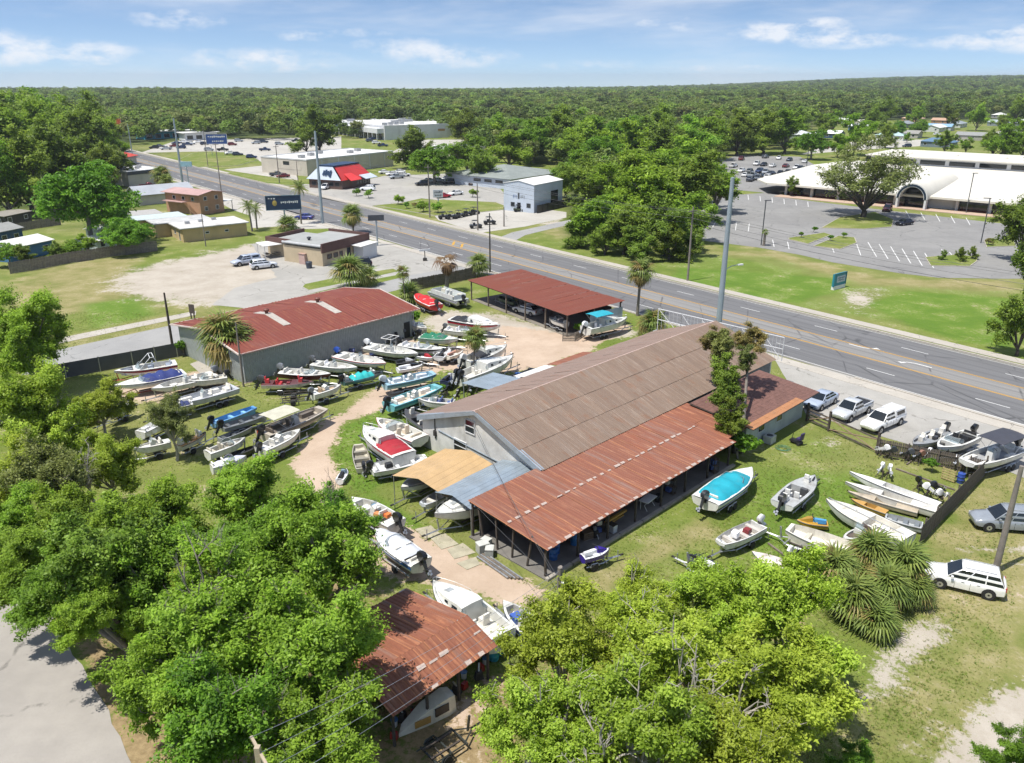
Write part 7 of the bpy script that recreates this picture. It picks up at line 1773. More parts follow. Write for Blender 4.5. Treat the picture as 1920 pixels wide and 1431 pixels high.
near('nv', 'fresh green tree nearest the cluttered open boat', (628, 985), 5.2, 2.5, 1.0, 1.0, GL)
near('nm1', 'broad mid-green tree left of the rusty shed roof', (560, 1220), 7.0, 4.0, 4.0, 1.1, GL)
near('nm0', 'mid-green tree in the middle of the left foreground', (400, 1190), 7.0, 3.9, 2.6, 1.0, GL)
near('nb2', 'yellowish tree with dead twigs between the dark tree and broad tree', (395, 1120), 7.5, 1.9, 1.1, 1.4, GL)
near('nv', 'fresh green tree at the bottom edge left of centre', (420, 1385), 6.0, 3.6, 5.0, 1.0, GL)
near('nm2', 'mid-green tree at the bottom edge below the rusty shed', (610, 1400), 5.5, 3.2, 1.4, 1.0, GL)
lb_ = at(276, 1278); lt = thing('leaning_tree', 'thick pale-trunked tree leaning left so its crown shades the lane', 'tree', (lb_.x, lb_.y, 0), 0, GL)
for k, (ky, px, zc, r_) in enumerate((('nm1', (120, 1120), 6.2, 3.0), ('nm2', (20, 1070), 5.4, 2.8), ('nm0', (175, 1165), 5.6, 2.2))):
    p = at(px[0], px[1], zc) - lb_; o = obj('crown', _tp[ky][0], lt, p); s_ = r_ / _tp[ky][3]; o.scale = (s_, s_, s_ * 1.05); o.rotation_euler = (0, 0, 1.3 * k)
    MB().tube([(0, 0, 1.6), (p.x * .45, p.y * .45, zc * .62), (p.x * .9, p.y * .9, zc * .95)], [.24, .16, .06], 7).build('limb', M_BARK, lt, smooth=True)
MB().tube([(0, 0, -.2), (-.05, 0, .9), (-.12, .05, 2.0)], [.5, .42, .3], 10).build('trunk', M_BARKP, lt, smooth=True)
near('nb0', 'yellow-green tree beside the console boat, leftmost of the right group', (1060, 1230), 5.5, 3.3, .7, 1.1, GR)
near('nb1', 'yellow-green tree top in front of the lean-to grass', (1185, 1135), 5.0, 2.4, 2.4, 1.1, GR)
near('nb2', 'broad yellow-green tree below the black jet ski', (1330, 1140), 5.0, 3.0, 4.1, 1.0, GR)
near('nb0', 'yellow-green tree beside the palmetto clump', (1470, 1180), 5.5, 3.6, 3.3, 1.1, GR)
near('nb1', 'yellow-green tree in the middle of the right group', (1250, 1260), 6.6, 3.5, 5.2, 1.0, GR)
near('nb2', 'yellow-green tree with dead branches facing the sandy lawn', (1450, 1320), 5.4, 3.7, 1.2, 1.0, GR)
near('nb1', 'yellow-green tree at the bottom edge right of the rusty shed', (1020, 1375), 5.5, 3.0, 3.9, 1.0, GR)
near('nb0', 'yellow-green tree with pale trunks at the bottom edge centre', (1200, 1400), 6.0, 3.4, 2.0, 1.0, GR)
near('nb2', 'yellow-green tree at the bottom edge facing the lawn', (1370, 1440), 5.5, 3.2, 2.8, 1.0, GR)
near('nv', 'small shrub-like tree at the bottom edge of the lawn', (1610, 1440), 1.6, 1.2, 0, 1.0, GR)
near('nv', 'green treetop peeking in at the bottom right corner', (1915, 1425), 3.0, 1.5, 0, 1.0, GR)
for k, (lb, px, zc, r_) in enumerate((('bare pale dead tree standing among the yellow-green crowns', (1290, 1290), 7.2, 2.6), ('smaller bare dead tree at the bottom edge among the yellow-green crowns', (1130, 1390), 6.6, 2.0), ('bare twiggy tree left of the sparse olive tree', (160, 880), 5.6, 2.4), ('dead grey limb tree facing the sandy lawn', (1390, 1300), 6.8, 2.2))):
    br, tf = grow(500 + k, r_, r_ * .8, 6, 4, 3); p = at(px[0], px[1], zc); t = thing('dead_tree', lb, 'dead tree', (p.x, p.y, 0), 0, 'bare trees in the foreground')
    m = MB(); m.tube([(0, 0, -.2), (.1, .1, zc * .5), (0, 0, zc - r_ * .68)], [.16, .12, .1], 7); m.build('trunk', M_BARKP, t, smooth=True)
    m = MB()
    for pts_, rs in br: m.tube([q + Vector((0, 0, zc)) for q in pts_], [max(.014, .085 * q) for q in rs], 4, False)
    m.build('branches', M_BARKP, t)['kind'] = 'stuff'
p = at(55, 640, 6); tree('nm2', 'tall mid-green tree beside the side street at the left edge', (p.x, p.y), 6, 5.0, 1.0, squash=1.25)
p = at(40, 780, 2.5); tree('nd', 'dark shady undergrowth tree below the left edge', (p.x, p.y), 2.6, 3.0, 1.0, squash=1.0)
# leaf-shedding tree growing through the barn annex
V = []
grown_tree('barn_lo', 'dark', 71, 1.7, 2.4, 9, 6, 4, 46, .19, 5, .11, M_BARK, .13); grown_tree('barn_hi', 'rust', 72, 2.4, 2.0, 9, 6, 4, 60, .19, 5, .1, M_BARK, .11); grown_tree('barn_mid', 'olive', 73, 2.0, 2.2, 9, 6, 4, 46, .19, 5, .1, M_BARK, .12)
bt = at(1388, 800, 2.6); q = thing('twin_stem_tree', 'tall twin-stemmed tree with reddish top growing against the barn roof', 'tree', (bt.x, bt.y, 0))
for (key, px, zc, r) in (('barn_lo', (1360, 740), 4.9, 1.6), ('barn_lo', (1372, 790), 3.4, 1.6), ('barn_mid', (1352, 665), 7.0, 2.0), ('barn_hi', (1342, 645), 7.6, 1.8), ('barn_hi', (1408, 640), 7.9, 1.9), ('barn_mid', (1398, 680), 6.6, 1.4), ('barn_lo', (1355, 705), 5.9, 1.7)):
    p = at(px[0], px[1], zc); o = obj('crown', _tp[key][0], q, (p.x - bt.x, p.y - bt.y, zc)); s_ = r / _tp[key][3]; o.scale = (s_, s_, s_); o.rotation_euler = (0, 0, zc)
for px in (1352, 1400):
    p = at(px, 640, 7.6); m = MB(); m.tube([(0.3 if px > 1370 else -.3, 0, -.2), (.25 if px > 1370 else -.4, 0, 3), ((p.x - bt.x) * .8, (p.y - bt.y) * .7, 6), (p.x - bt.x, p.y - bt.y, 8.6)], [.2, .17, .12, .04], 7); m.build('trunk', M_BARK, q, smooth=True)
# mid-distance trees
for i in range(3):
    grown_tree('md%d' % i, 'dark', 80 + i, 5.2, 4.8, 11, 6, 5, 30, .44, 5.2, .26, M_BARKD, .1, .6); grown_tree('mm%d' % i, 'mid', 90 + i, 5.0, 4.8, 11, 6, 5, 30, .44, 5.2, .24, M_BARK, .1, .6)
tree_proto('mv', 'vivid', 95, 5.0, 4.6, 30, 340, 44, .40, 5.2, .24, M_BARK, 10); grown_tree('mo', 'olive', 96, 7.2, 4.4, 11, 6, 5, 26, .34, 5.0, .3, M_BARKD, .07, .6)
tree_proto('sh', 'mid', 97, 1.2, .9, 8, 120, 20, .22, .9, .06, M_BARK, 6); tree_proto('shv', 'vivid', 98, 1.2, .9, 8, 120, 20, .22, .9, .06, M_BARK, 6); tree_proto('shr', 'rust', 99, 1.2, .9, 8, 120, 20, .2, .9, .06, M_BARK, 6)
rt = random.Random(77)
def mid(key, label, base, wpx, group=None, squash=1.0, lift=1.0):
    g = at(*base); dist = math.hypot(g.y, g.x, CAM_H); r = wpx / 2 / CAM_F * dist * 1.0; cm, tm, bh, rx = _tp[key]
    return tree(key, label, (g.x, g.y), max(r * .86, .8) * lift, r, rt.uniform(0, 6), group, squash=squash)
mid('mv', 'large vivid green round tree beside the motel', (175, 462), 160, squash=1.05)
for k, (b_, w_) in enumerate((((238, 478), 80), ((262, 470), 62), ((215, 440), 60))): mid('mv', 'bright green garden tree %s from the left beside the motel wing' % ORD[k], b_, w_, 'garden trees by the motel', .9)
for k, (b_, w_, ky) in enumerate((((60, 400), 130, 'md0'), ((110, 382), 120, 'md1'), ((20, 408), 110, 'mm0'), ((150, 350), 110, 'md2'), ((205, 352), 70, 'md0'), ((35, 350), 130, 'mm1'), ((95, 335), 120, 'mm2'), ((170, 318), 110, 'md1'), ((215, 318), 60, 'mm0'), ((20, 318), 110, 'md2'), ((120, 305), 100, 'mm1'), ((70, 300), 100, 'md0'), ((195, 297), 80, 'mm2'), ((30, 292), 90, 'mm0'), ((150, 288), 80, 'md1'), ((90, 280), 90, 'mm1'), ((215, 285), 50, 'md2'))):
    mid(ky, 'broad oak %s from the bottom of the left woodland edge' % ORD[k], b_, w_, 'oaks at the left woodland edge')
for k, (b_, w_, ky) in enumerate((((1115, 462), 120, 'mm1'), ((1170, 478), 110, 'md0'), ((1245, 480), 130, 'md1'), ((1290, 455), 110, 'mm2'), ((1150, 430), 140, 'mm0'), ((1215, 440), 170, 'mm1'), ((1290, 420), 150, 'md2'), ((1340, 400), 110, 'mm2'), ((1120, 410), 120, 'md0'), ((1190, 395), 150, 'mm1'), ((1270, 385), 140, 'mm0'), ((1100, 380), 100, 'md1'))):
    mid(ky, 'oak %s from the front in the roadside clump before the hall lot' % ORD[k], b_, w_, 'oak clump beside the hall lot', .85, .74)
for k, (b_, w_, ky) in enumerate((((775, 318), 92, 'md0'), ((815, 345), 105, 'mv'), ((880, 330), 84, 'mm0'), ((905, 345), 78, 'md1'), ((955, 318), 96, 'mm1'), ((1000, 306), 96, 'mm2'), ((1045, 300), 110, 'md2'), ((1090, 325), 110, 'mm0'), ((1085, 350), 90, 'mm1'), ((1130, 340), 120, 'mv'), ((1180, 330), 120, 'mm2'), ((1240, 335), 120, 'md0'), ((1060, 370), 70, 'md1'), ((1290, 320), 110, 'mm0'), ((1330, 300), 100, 'mm1'), ((1380, 292), 90, 'md2'), ((1430, 290), 90, 'md0'), ((1470, 288), 90, 'mm2'), ((875, 275), 74, 'md1'), ((930, 282), 76, 'mm0'), ((980, 280), 80, 'mv'), ((1110, 295), 100, 'mm1'), ((1170, 290), 100, 'mv'), ((1230, 290), 100, 'md2'), ((600, 285), 90, 'md1'), ((575, 288), 60, 'md0'))):
    mid(ky, 'tree %s in the middle belt behind the roadside shops' % (ORD + ['twenty-' + o for o in ORD])[k], b_, w_, 'tree belt behind the roadside shops', .85, .76)
for k, (b_, w_) in enumerate((((1085, 462), 74), ((1135, 478), 80), ((1195, 490), 84), ((1255, 488), 90), ((1105, 440), 74), ((1290, 470), 70))): mid('md%d' % (k % 3), 'low dense bush %s along the foot of the roadside oak clump' % ORD[k], b_, w_, 'bushes at the foot of the oak clump', .8, .62)
mid('mo', 'spreading live oak with open crown on the hall lot island', (1617, 408), 200, squash=.95, lift=.56)
mid('md1', 'dark dense tree at the right edge beside the hall lot', (1912, 490), 100, squash=1.1)
for k, (b_, w_) in enumerate((((1905, 668), 90), ((1925, 600), 110))): mid('md2', 'dark dense evergreen at the right edge of the lawn, %s' % ('nearer one' if k == 0 else 'farther one'), b_, w_, 'evergreens at the right edge', 1.5, 1.2)
mid('md0', 'small round tree at the left end of the hall', (1482, 368), 34)
for k, (b_, w_, ky) in enumerate((((1520, 300), 60, 'mv'), ((1600, 292), 64, 'mm0'), ((1570, 296), 44, 'mm1'), ((1636, 250), 40, 'md0'), ((1655, 243), 48, 'md1'), ((1680, 262), 36, 'mv'), ((1722, 258), 34, 'mv'), ((1770, 288), 36, 'mm2'), ((1810, 288), 24, 'mm0'), ((1880, 300), 60, 'mm1'), ((1915, 300), 60, 'mm2'), ((1900, 240), 44, 'md0'), ((1560, 250), 36, 'mm0'), ((1540, 262), 40, 'md2'), ((1860, 296), 40, 'md1'), ((1495, 255), 46, 'md0'), ((1715, 236), 34, 'mm1'), ((1775, 242), 36, 'md2'), ((1830, 246), 40, 'mm0'), ((1660, 278), 40, 'md0'))):
    mid(ky, 'tree %s among the hillside houses' % ORD[k], b_, w_, 'trees among the hillside houses')
for k, b_ in enumerate(((1768, 488), (1800, 490), (1822, 486))): mid('md0', 'young dark shrub %s from left on the right-hand lot island' % ORD[k], b_, (16, 22, 20)[k], 'shrubs on the lot island', 1.1)
for k, b_ in enumerate(((1502, 446), (1526, 436), (1556, 452), (1581, 447))): mid('shv', 'tiny shrub %s from left on the middle lot islands' % ORD[k], b_, 13, 'tiny shrubs on the middle islands', 1.1)
mid('shr', 'small rusty shrub beside the right lot lamp', (1853, 460), 18)
for k, (b_, w_, ky) in enumerate((((748, 384), 24, 'sh'), ((763, 392), 18, 'shv'), ((778, 390), 14, 'shr'), ((795, 398), 26, 'sh'), ((820, 400), 26, 'sh'), ((690, 372), 20, 'sh'), ((668, 368), 18, 'sh'), ((887, 370), 20, 'sh'))): mid(ky, 'clipped bush %s from left along the grill lot hedge' % ORD[k], b_, w_, 'bushes along the grill lot')
mid('shv', 'leafy bush on the grey fence beside the side street', (344, 668), 24, squash=1.6, lift=1.6); mid('shv', 'green bush against the barn annex wall', (1385, 860), 70, squash=1.0); mid('shv', 'weedy bush among the outboards at the yard gate', (1745, 885), 30); mid('shv', 'small bush at the picket fence by the open shed', (1085, 628), 34, squash=.9)
mid('shv', 'green bush at the warehouse right corner', (776, 612), 30, squash=1.3, lift=1.4); mid('shv', 'low green bush beside the turquoise deck boat', (830, 742), 26)
for k, (b_, w_) in enumerate((((20, 500), 50), ((45, 500), 40), ((140, 488), 44), ((110, 492), 36), ((165, 480), 40))): mid(('mv', 'md0', 'mv', 'md1', 'mm0')[k], 'garden bush %s from left behind the weathered fence' % ORD[k], b_, w_, 'garden bushes behind the fence', .8)

for k, (b_, w_) in enumerate((((1875, 246), 40), ((1700, 268), 30), ((1830, 232), 38), ((1775, 228), 40), ((1725, 226), 38), ((1640, 232), 40), ((1600, 236), 36), ((1940, 250), 44), ((1850, 276), 44), ((1690, 252), 28), ((1790, 272), 30))):
    mid(('md1', 'mm2', 'md0', 'mm1')[k % 4], 'garden tree %s of the farther hillside plots' % ORD[k], b_, w_ * .55, 'garden trees on the farther hillside')
# distant woodland: one mass nobody could count
wr = np.random.default_rng(9)
pts = []
def scatter(r0, r1, sp, smin, smax, amin=-.66, amax=.66):
    n = int((amax - amin) / 2 * (r1 * r1 - r0 * r0) / (sp * sp)); rr = np.sqrt(wr.uniform(r0 * r0, r1 * r1, n)); aa = wr.uniform(amin, amax, n)
    return np.stack([rr * np.sin(aa), rr * np.cos(aa), wr.uniform(smin, smax, n)], 1)
pts = np.concatenate([scatter(250, 520, 9, .6, 1.35), scatter(520, 1100, 10, .6, 1.55), scatter(1100, 2000, 13.5, .8, 1.9), scatter(2000, 3400, 17, 1.1, 2.2), scatter(3400, 6000, 30, 1.9, 2.7)])
keep = np.ones(len(pts), bool)
for poly in ([(222, 306), (245, 276), (300, 261), (560, 263), (612, 258), (720, 262), (852, 260), (880, 270), (905, 300), (1062, 335), (1070, 420), (960, 470), (400, 345)],
             [(1270, 490), (1320, 400), (1335, 300), (1385, 285), (1490, 286), (1520, 292), (1600, 284), (1960, 280), (1960, 560)],
             [(-300, 390), (-40, 388), (120, 400), (250, 440), (222, 330), (215, 268), (230, 262), (480, 340), (700, 430), (1990, 830), (1990, 1500), (-300, 1500)],
             [(1485, 292), (1492, 262), (1520, 240), (1570, 228), (1700, 224), (1990, 220), (1990, 300)]):
    keep &= inpoly(W(poly), pts[:, 0], pts[:, 1]) < 0
ma, mc, mb_ = at(618, 249), at(722, 263), at(852, 262); keep &= inpoly([mc + (mc - ma).normalized() * 8, mb_, mb_ + (ma - mc) * 1.05, ma], pts[:, 0], pts[:, 1]) < -5
for (px, w_, d_, rc_, wc_) in HS:
    c = at(*px); keep &= np.hypot(pts[:, 0] - c.x - 4, pts[:, 1] - c.y - 2) > 17
    dr = np.stack([pts[:, 0] - c.x, pts[:, 1] - c.y], 1); u = np.array([c.x, c.y]) / math.hypot(c.x, c.y)
    along = dr @ u; side = np.abs(dr @ np.array([-u[1], u[0]])); keep &= ~((along < 0) & (along > -46) & (side < 9))
sc = pts[:, 0] * ROAD_D.x + pts[:, 1] * ROAD_D.y; nc = pts[:, 0] * ROAD_N.x + pts[:, 1] * ROAD_N.y
keep &= ~((nc > NEAR_E - 12) & (nc < FAR_E + 14) & (sc < 760))
pts = pts[keep]
fm = bpy.data.meshes.new('woodland'); fm.vertices.add(len(pts)); zz = terrain(pts[:, 0], pts[:, 1])
fm.vertices.foreach_set('co', np.stack([pts[:, 0], pts[:, 1], zz], 1).astype(np.float32).ravel())
set_attr(fm, 'size', pts[:, 2]); set_attr(fm, 'spin', wr.uniform(0, 6.28, len(pts)))
wood = tag(obj('woodland', fm), 'dense green woodland stretching to the horizon', 'woodland', kind='stuff')
wc = bpy.data.collections.new('woodland_trees')
for i, (mt, sd) in enumerate((('wood', 5), ('wood2', 6), ('wood', 7), ('olive', 8), ('wood2', 9), ('wood', 10))):
    cm, lc, cc = crown_mesh('woodland_crown', LM[mt], 200 + sd, 5.0, 4.6, 16, 120, 10, 1.15, flat=.3, clump=.16)
    V = np.empty(len(cm.vertices) * 3, np.float32); cm.vertices.foreach_get('co', V); V = V.reshape(-1, 3); V[:, 2] += 6.2; cm.vertices.foreach_set('co', V.ravel()); cm.update()
    o = bpy.data.objects.new('woodland_crown', cm); wc.objects.link(o)
ng = bpy.data.node_groups.new('plant_woodland', 'GeometryNodeTree')
ng.interface.new_socket('Geometry', in_out='INPUT', socket_type='NodeSocketGeometry'); ng.interface.new_socket('Geometry', in_out='OUTPUT', socket_type='NodeSocketGeometry')
gi, go = ng.nodes.new('NodeGroupInput'), ng.nodes.new('NodeGroupOutput')
ip = ng.nodes.new('GeometryNodeInstanceOnPoints'); ci = ng.nodes.new('GeometryNodeCollectionInfo'); ci.inputs['Collection'].default_value = wc; ci.inputs['Separate Children'].default_value = True
ip.inputs['Pick Instance'].default_value = True
a1 = ng.nodes.new('GeometryNodeInputNamedAttribute'); a1.data_type = 'FLOAT'; a1.inputs['Name'].default_value = 'size'
a2 = ng.nodes.new('GeometryNodeInputNamedAttribute'); a2.data_type = 'FLOAT'; a2.inputs['Name'].default_value = 'spin'
cx_ = ng.nodes.new('ShaderNodeCombineXYZ')
L_ = ng.links.new
L_(gi.outputs[0], ip.inputs['Points']); L_(ci.outputs[0], ip.inputs['Instance']); L_(a1.outputs[0], ip.inputs['Scale']); L_(a2.outputs[0], cx_.inputs[2]); L_(cx_.outputs[0], ip.inputs['Rotation']); L_(ip.outputs[0], go.inputs[0])
md = wood.modifiers.new('plant', 'NODES'); md.node_group = ng

# ------------------------------------------------------------------ palms
PALM = leaf_material('palm_frond_green', (.10, .15, .03), (.27, .34, .08)); PALMY = leaf_material('palm_frond_yellowed', (.2, .17, .05), (.42, .34, .12)); PALMD = leaf_material('palm_frond_dead', (.15, .09, .045), (.30, .19, .10))
def fan_frond(name, mat, seed, L=1.5, droop=.5):
    r_ = random.Random(seed); m = MB(); p0 = Vector((0, 0, 0)); p1 = Vector((L * .55, 0, L * .12))
    m.tube([p0, p0.lerp(p1, .5) + Vector((0, 0, .05)), p1], [.025, .02, .012], 4, False)
    n = 17
    for k in range(n):
        a = math.radians(-115 + 230 * k / (n - 1)); d = Vector((math.cos(a), math.sin(a), 0)); l = L * (.62 + .25 * math.cos(a)) * r_.uniform(.9, 1.08); s_ = Vector((-d.y, d.x, 0)) * .045 * L
        q0, q1, q2 = p1, p1 + d * l * .55 + Vector((0, 0, .04)), p1 + d * l + Vector((0, 0, -droop * l * r_.uniform(.5, 1)))
        m.add([q0 - s_ * .4, q0 + s_ * .4, q1 + s_, q1 - s_, q2], [(0, 1, 2, 3), (3, 2, 4)])
    me = m.mesh(name, mat); set_attr(me, 'tone', [r_.random() for _ in me.polygons], 'FACE'); return me
def feather_frond(name, mat, seed, L=2.6):
    r_ = random.Random(seed); m = MB(); n = 14; pts_ = [Vector((L * f * (1 - .12 * f), 0, L * (.28 * f - .62 * f * f))) for f in [k / n for k in range(n + 1)]]
    m.tube(pts_, [.03 * (1 - .8 * k / n) + .004 for k in range(n + 1)], 4, False)
    for k in range(2, n + 1):
        for sg in (-1, 1):
            b_ = pts_[k]; l = .62 * math.sin(math.pi * (k / n) ** .8 * .85 + .3) + .12; t_ = Vector((.35, sg, -.45)).normalized() * l; w_ = Vector((.05, 0, 0)); m.add([b_ - w_, b_ + w_, b_ + t_ * .6 + w_ * .8, b_ + t_], [(0, 1, 2, 3)])
    me = m.mesh(name, mat); set_attr(me, 'tone', [r_.random() for _ in me.polygons], 'FACE'); return me
FF = [fan_frond('frond', PALM, 1, 1.5, .45), fan_frond('frond', PALM, 2, 1.5, .7), fan_frond('frond', PALMY, 3, 1.45, .8)]
FD = fan_frond('dead_frond', PALMD, 4, 1.3, 1.0); FT = [feather_frond('frond', PALM, 5), feather_frond('frond', PALM, 6), feather_frond('frond', PALMY, 7)]
def palm(label, base, topy=None, h=None, n=30, scale=1.0, kind='fan', skirt=8, group=None, r=.17, yellow=.25, lo=-.9, name='palm_tree', world=None):
    B = world or at(*base); h = h if h is not None else height_at(base[0], base[1], topy); t = thing(name, label, 'palm', (B.x, B.y, 0), 0, group); r_ = random.Random(label)
    if h > .3:
        lean = r_.uniform(-.05, .05) * h; MB().tube([(0, 0, -.1), (lean * .3, 0, h * .4), (lean, 0, h)], [r * 1.25, r, r * 1.05], 9).build('trunk', M_BARK, t, smooth=40)
    else: lean = 0
    for k in range(n):
        el = lo + (1.35 - lo) * (k + .5) / n; a = k * 2.399 + r_.uniform(-.2, .2); S_ = FF if kind == 'fan' else FT
        me = S_[2] if r_.random() < (yellow if el < .3 else yellow * .3) else S_[k % 2]
        o = obj('frond', me, t, (lean + .05 * math.cos(a), .05 * math.sin(a), h)); o.rotation_euler = (0, -el, a); s_ = scale * r_.uniform(.85, 1.12); o.scale = (s_, s_, s_)
    for k in range(skirt):
        a = k * 2.399 + .5; o = obj('dead_frond', FD, t, (lean, 0, h - .15)); o.rotation_euler = (0, 1.15 + r_.uniform(-.1, .25), a); s_ = scale * .9; o.scale = (s_, s_, s_)
    return t
palm('lone sabal palm standing at the kerb right of the open shed', (1195, 592), 512, skirt=14, scale=1.15, r=.19)
palm('bushy low palm behind the barn ridge', (1222, 628), h=1.3, n=40, skirt=4, scale=1.25, yellow=.5)
palm('sabal palm at the warehouse left corner', (428, 692), 636, n=40, skirt=20, scale=1.85, yellow=.45, group='palms at the warehouse')
palm('second sabal trunk leaning at the warehouse left corner', (442, 698), 648, n=24, skirt=12, scale=1.5, yellow=.4, group='palms at the warehouse')
palm('bright young palm behind the warehouse roof', (655, 540), h=2.2, n=34, skirt=0, scale=1.7, yellow=.1, lo=-.4)
palm('small palm beside the bright young palm behind the warehouse', (690, 535), h=1.2, n=20, skirt=0, scale=1.2, yellow=.1)
palm('sabal palm across the road from the red-roofed restaurant', (663, 437), 404, scale=1.5, skirt=10); palm('feathery palm beside the dark blue billboard', (565, 420), 352, kind='feather', n=34, skirt=0, scale=.95)
palm('round-headed palm in front of the strip store', (311, 371), 330, n=40, scale=1.7, skirt=6); palm('slim second palm trunk beside the round-headed palm', (318, 374), 340, n=18, scale=1.3, skirt=4); palm('drooping feathery palm at the motel forecourt', (473, 434), 388, kind='feather', n=26, skirt=0, scale=.95)
palm('drooping companion palm at the motel forecourt', (482, 430), 394, kind='feather', n=20, skirt=0, scale=.9); palm('short fan palm under the dark blue billboard', (540, 432), h=.8, n=30, skirt=0, scale=1.5, yellow=.05); palm('thin palm rising beside the large cruiser', (888, 708), 636, n=26, scale=.85, skirt=4, r=.09, yellow=.15)
palm('thin palm against the barn gable', (884, 862), 795, n=26, scale=.62, skirt=6, r=.08, yellow=.1); palm('green fan palm at the shed end of the street fence', (898, 518), 496, n=26, scale=1.15, skirt=2, yellow=.1); palm('slim palm among shrubs behind the red-tarped boat', (760, 572), 512, n=18, scale=.7, skirt=2, r=.07)
palm('leafy palm clump at the warehouse right end', (768, 566), h=.8, n=28, skirt=0, scale=1.3, yellow=.1)
palm('potted little palm beside the left lot lamp', (1432, 461), 436, n=14, scale=.45, skirt=0, r=.25)
dp = palm('dead brown palm with hanging fronds behind the pontoon boat', (838, 548), 492, n=0, skirt=16, scale=1.2, r=.3)
for k in range(7):
    o = obj('dead_frond', FD, dp, (0, 0, height_at(838, 548, 492))); o.rotation_euler = (0, -.6 + .2 * k, 1.2 * k); o.scale = (1.4, 1.4, 1.4)
# saw palmetto clump at the right yard
for k, (px, py, hz_, s_) in enumerate(((1562, 1072, 1.7, 1.25), (1632, 1040, 2.1, 1.2), (1694, 1062, 1.9, 1.2), (1598, 1128, 1.3, 1.3), (1662, 1105, 1.5, 1.15), (1640, 1168, .8, 1.0), (1712, 1110, .9, .9))):
    g = at(px, py, hz_); palm('palmetto %s counted down the clump beside the white SUV' % ORD[k], None, h=hz_, n=40, skirt=9, scale=s_ * .78, yellow=.28, group='palmetto clump', lo=-.45, world=g, name='palmetto', r=.15)
# ------------------------------------------------------------------ rough grass in the yards
def zone_at(key, x, y):
    ix = np.clip(np.searchsorted(xs, x), 1, len(xs) - 1); iy = np.clip(np.searchsorted(ys, y), 1, len(ys) - 1); return zones[key][iy, ix]
gr_ = np.random.default_rng(4); N = 130000
gy = 27 + 85 * gr_.random(N) ** 1.6; gx = (gr_.random(N) - .5) * 2 * (gy * .66 + 4)
ok = (zone_at('dirt', gx, gy) < .35) & (zone_at('sand', gx, gy) < .42 + .25 * gr_.random(N)) & (zone_at('litter', gx, gy) < .6)
for poly in (W([(1440, 660), (1535, 688.5), (2200, 876), (2200, 1010), (1895, 886), (1850, 878), (1510, 775), (1485, 735)]), W(street), W([(-120, 950), (10, 985), (45, 1060), (120, 1190), (190, 1310), (262, 1470), (-120, 1470)]),
             [BP(-8, -15.2), BP(33, -15.2), BP(38, 8), BP(-.2, 8), BP(-.2, -7), BP(-8, -7)], [ware.matrix_basis @ Vector(q) for q in ((0, 0, 0), (24, 0, 0), (24, 15, 0), (0, 15, 0))], [RD(-140, 80), RD(400, 80), RD(400, 306), RD(-140, 306)],
             W([(470, 458), (540, 448), (905, 503), (770, 516), (560, 556), (398, 572)]), W([(356, 683), (395, 668), (432, 680), (396, 697)])):
    ok &= inpoly(poly, gx, gy) < 0
gx, gy = gx[ok], gy[ok]; lushv = zone_at('lush', gx, gy); nzv = np.sin(gx * .9 + 2) * np.sin(gy * .8) + .6 * np.sin(gx * 2.3) * np.cos(gy * 2.1)
sz = np.clip(.5 + .35 * lushv + .2 * nzv + gr_.normal(size=len(gx)) * .15, .2, .85)
tm_ = bpy.data.meshes.new('grass'); tm_.vertices.add(len(gx)); tm_.vertices.foreach_set('co', np.stack([gx, gy, np.zeros(len(gx))], 1).astype(np.float32).ravel())
set_attr(tm_, 'size', sz); set_attr(tm_, 'spin', gr_.uniform(0, 6.28, len(gx)))
grass = tag(obj('grass', tm_), 'rough yellow-green grass tufts in the boat yard', 'grass', kind='stuff')
gc = bpy.data.collections.new('grass_tufts')
GM = [leaf_material('grass_blade_green', (.21, .27, .055), (.36, .43, .10), .3, .5), leaf_material('grass_blade_straw', (.32, .29, .12), (.50, .44, .2), .3, .5), leaf_material('grass_blade_fresh', (.17, .28, .04), (.31, .45, .07), .3, .5)]
for i in range(5):
    r_ = random.Random(300 + i); m = MB()
    for k in range(13):
        a = r_.uniform(0, 6.28); d = Vector((math.cos(a), math.sin(a), 0)); b0 = d * r_.uniform(0, .09); h_ = r_.uniform(.06, .17); tip = b0 + d * r_.uniform(.03, .12) + Vector((0, 0, h_)); s_ = Vector((-d.y, d.x, 0)) * .012
        m.add([b0 - s_, b0 + s_, tip], [(0, 1, 2)])
    me = m.mesh('grass_tuft', GM[(0, 1, 2, 0, 2)[i]]); set_attr(me, 'tone', [r_.random() for _ in me.polygons], 'FACE'); gc.objects.link(bpy.data.objects.new('grass_tuft', me))
ng2 = ng.copy(); ng2.name = 'plant_grass'
for n_ in ng2.nodes:
    if n_.bl_idname == 'GeometryNodeCollectionInfo': n_.inputs['Collection'].default_value = gc
grass.modifiers.new('plant', 'NODES').node_group = ng2
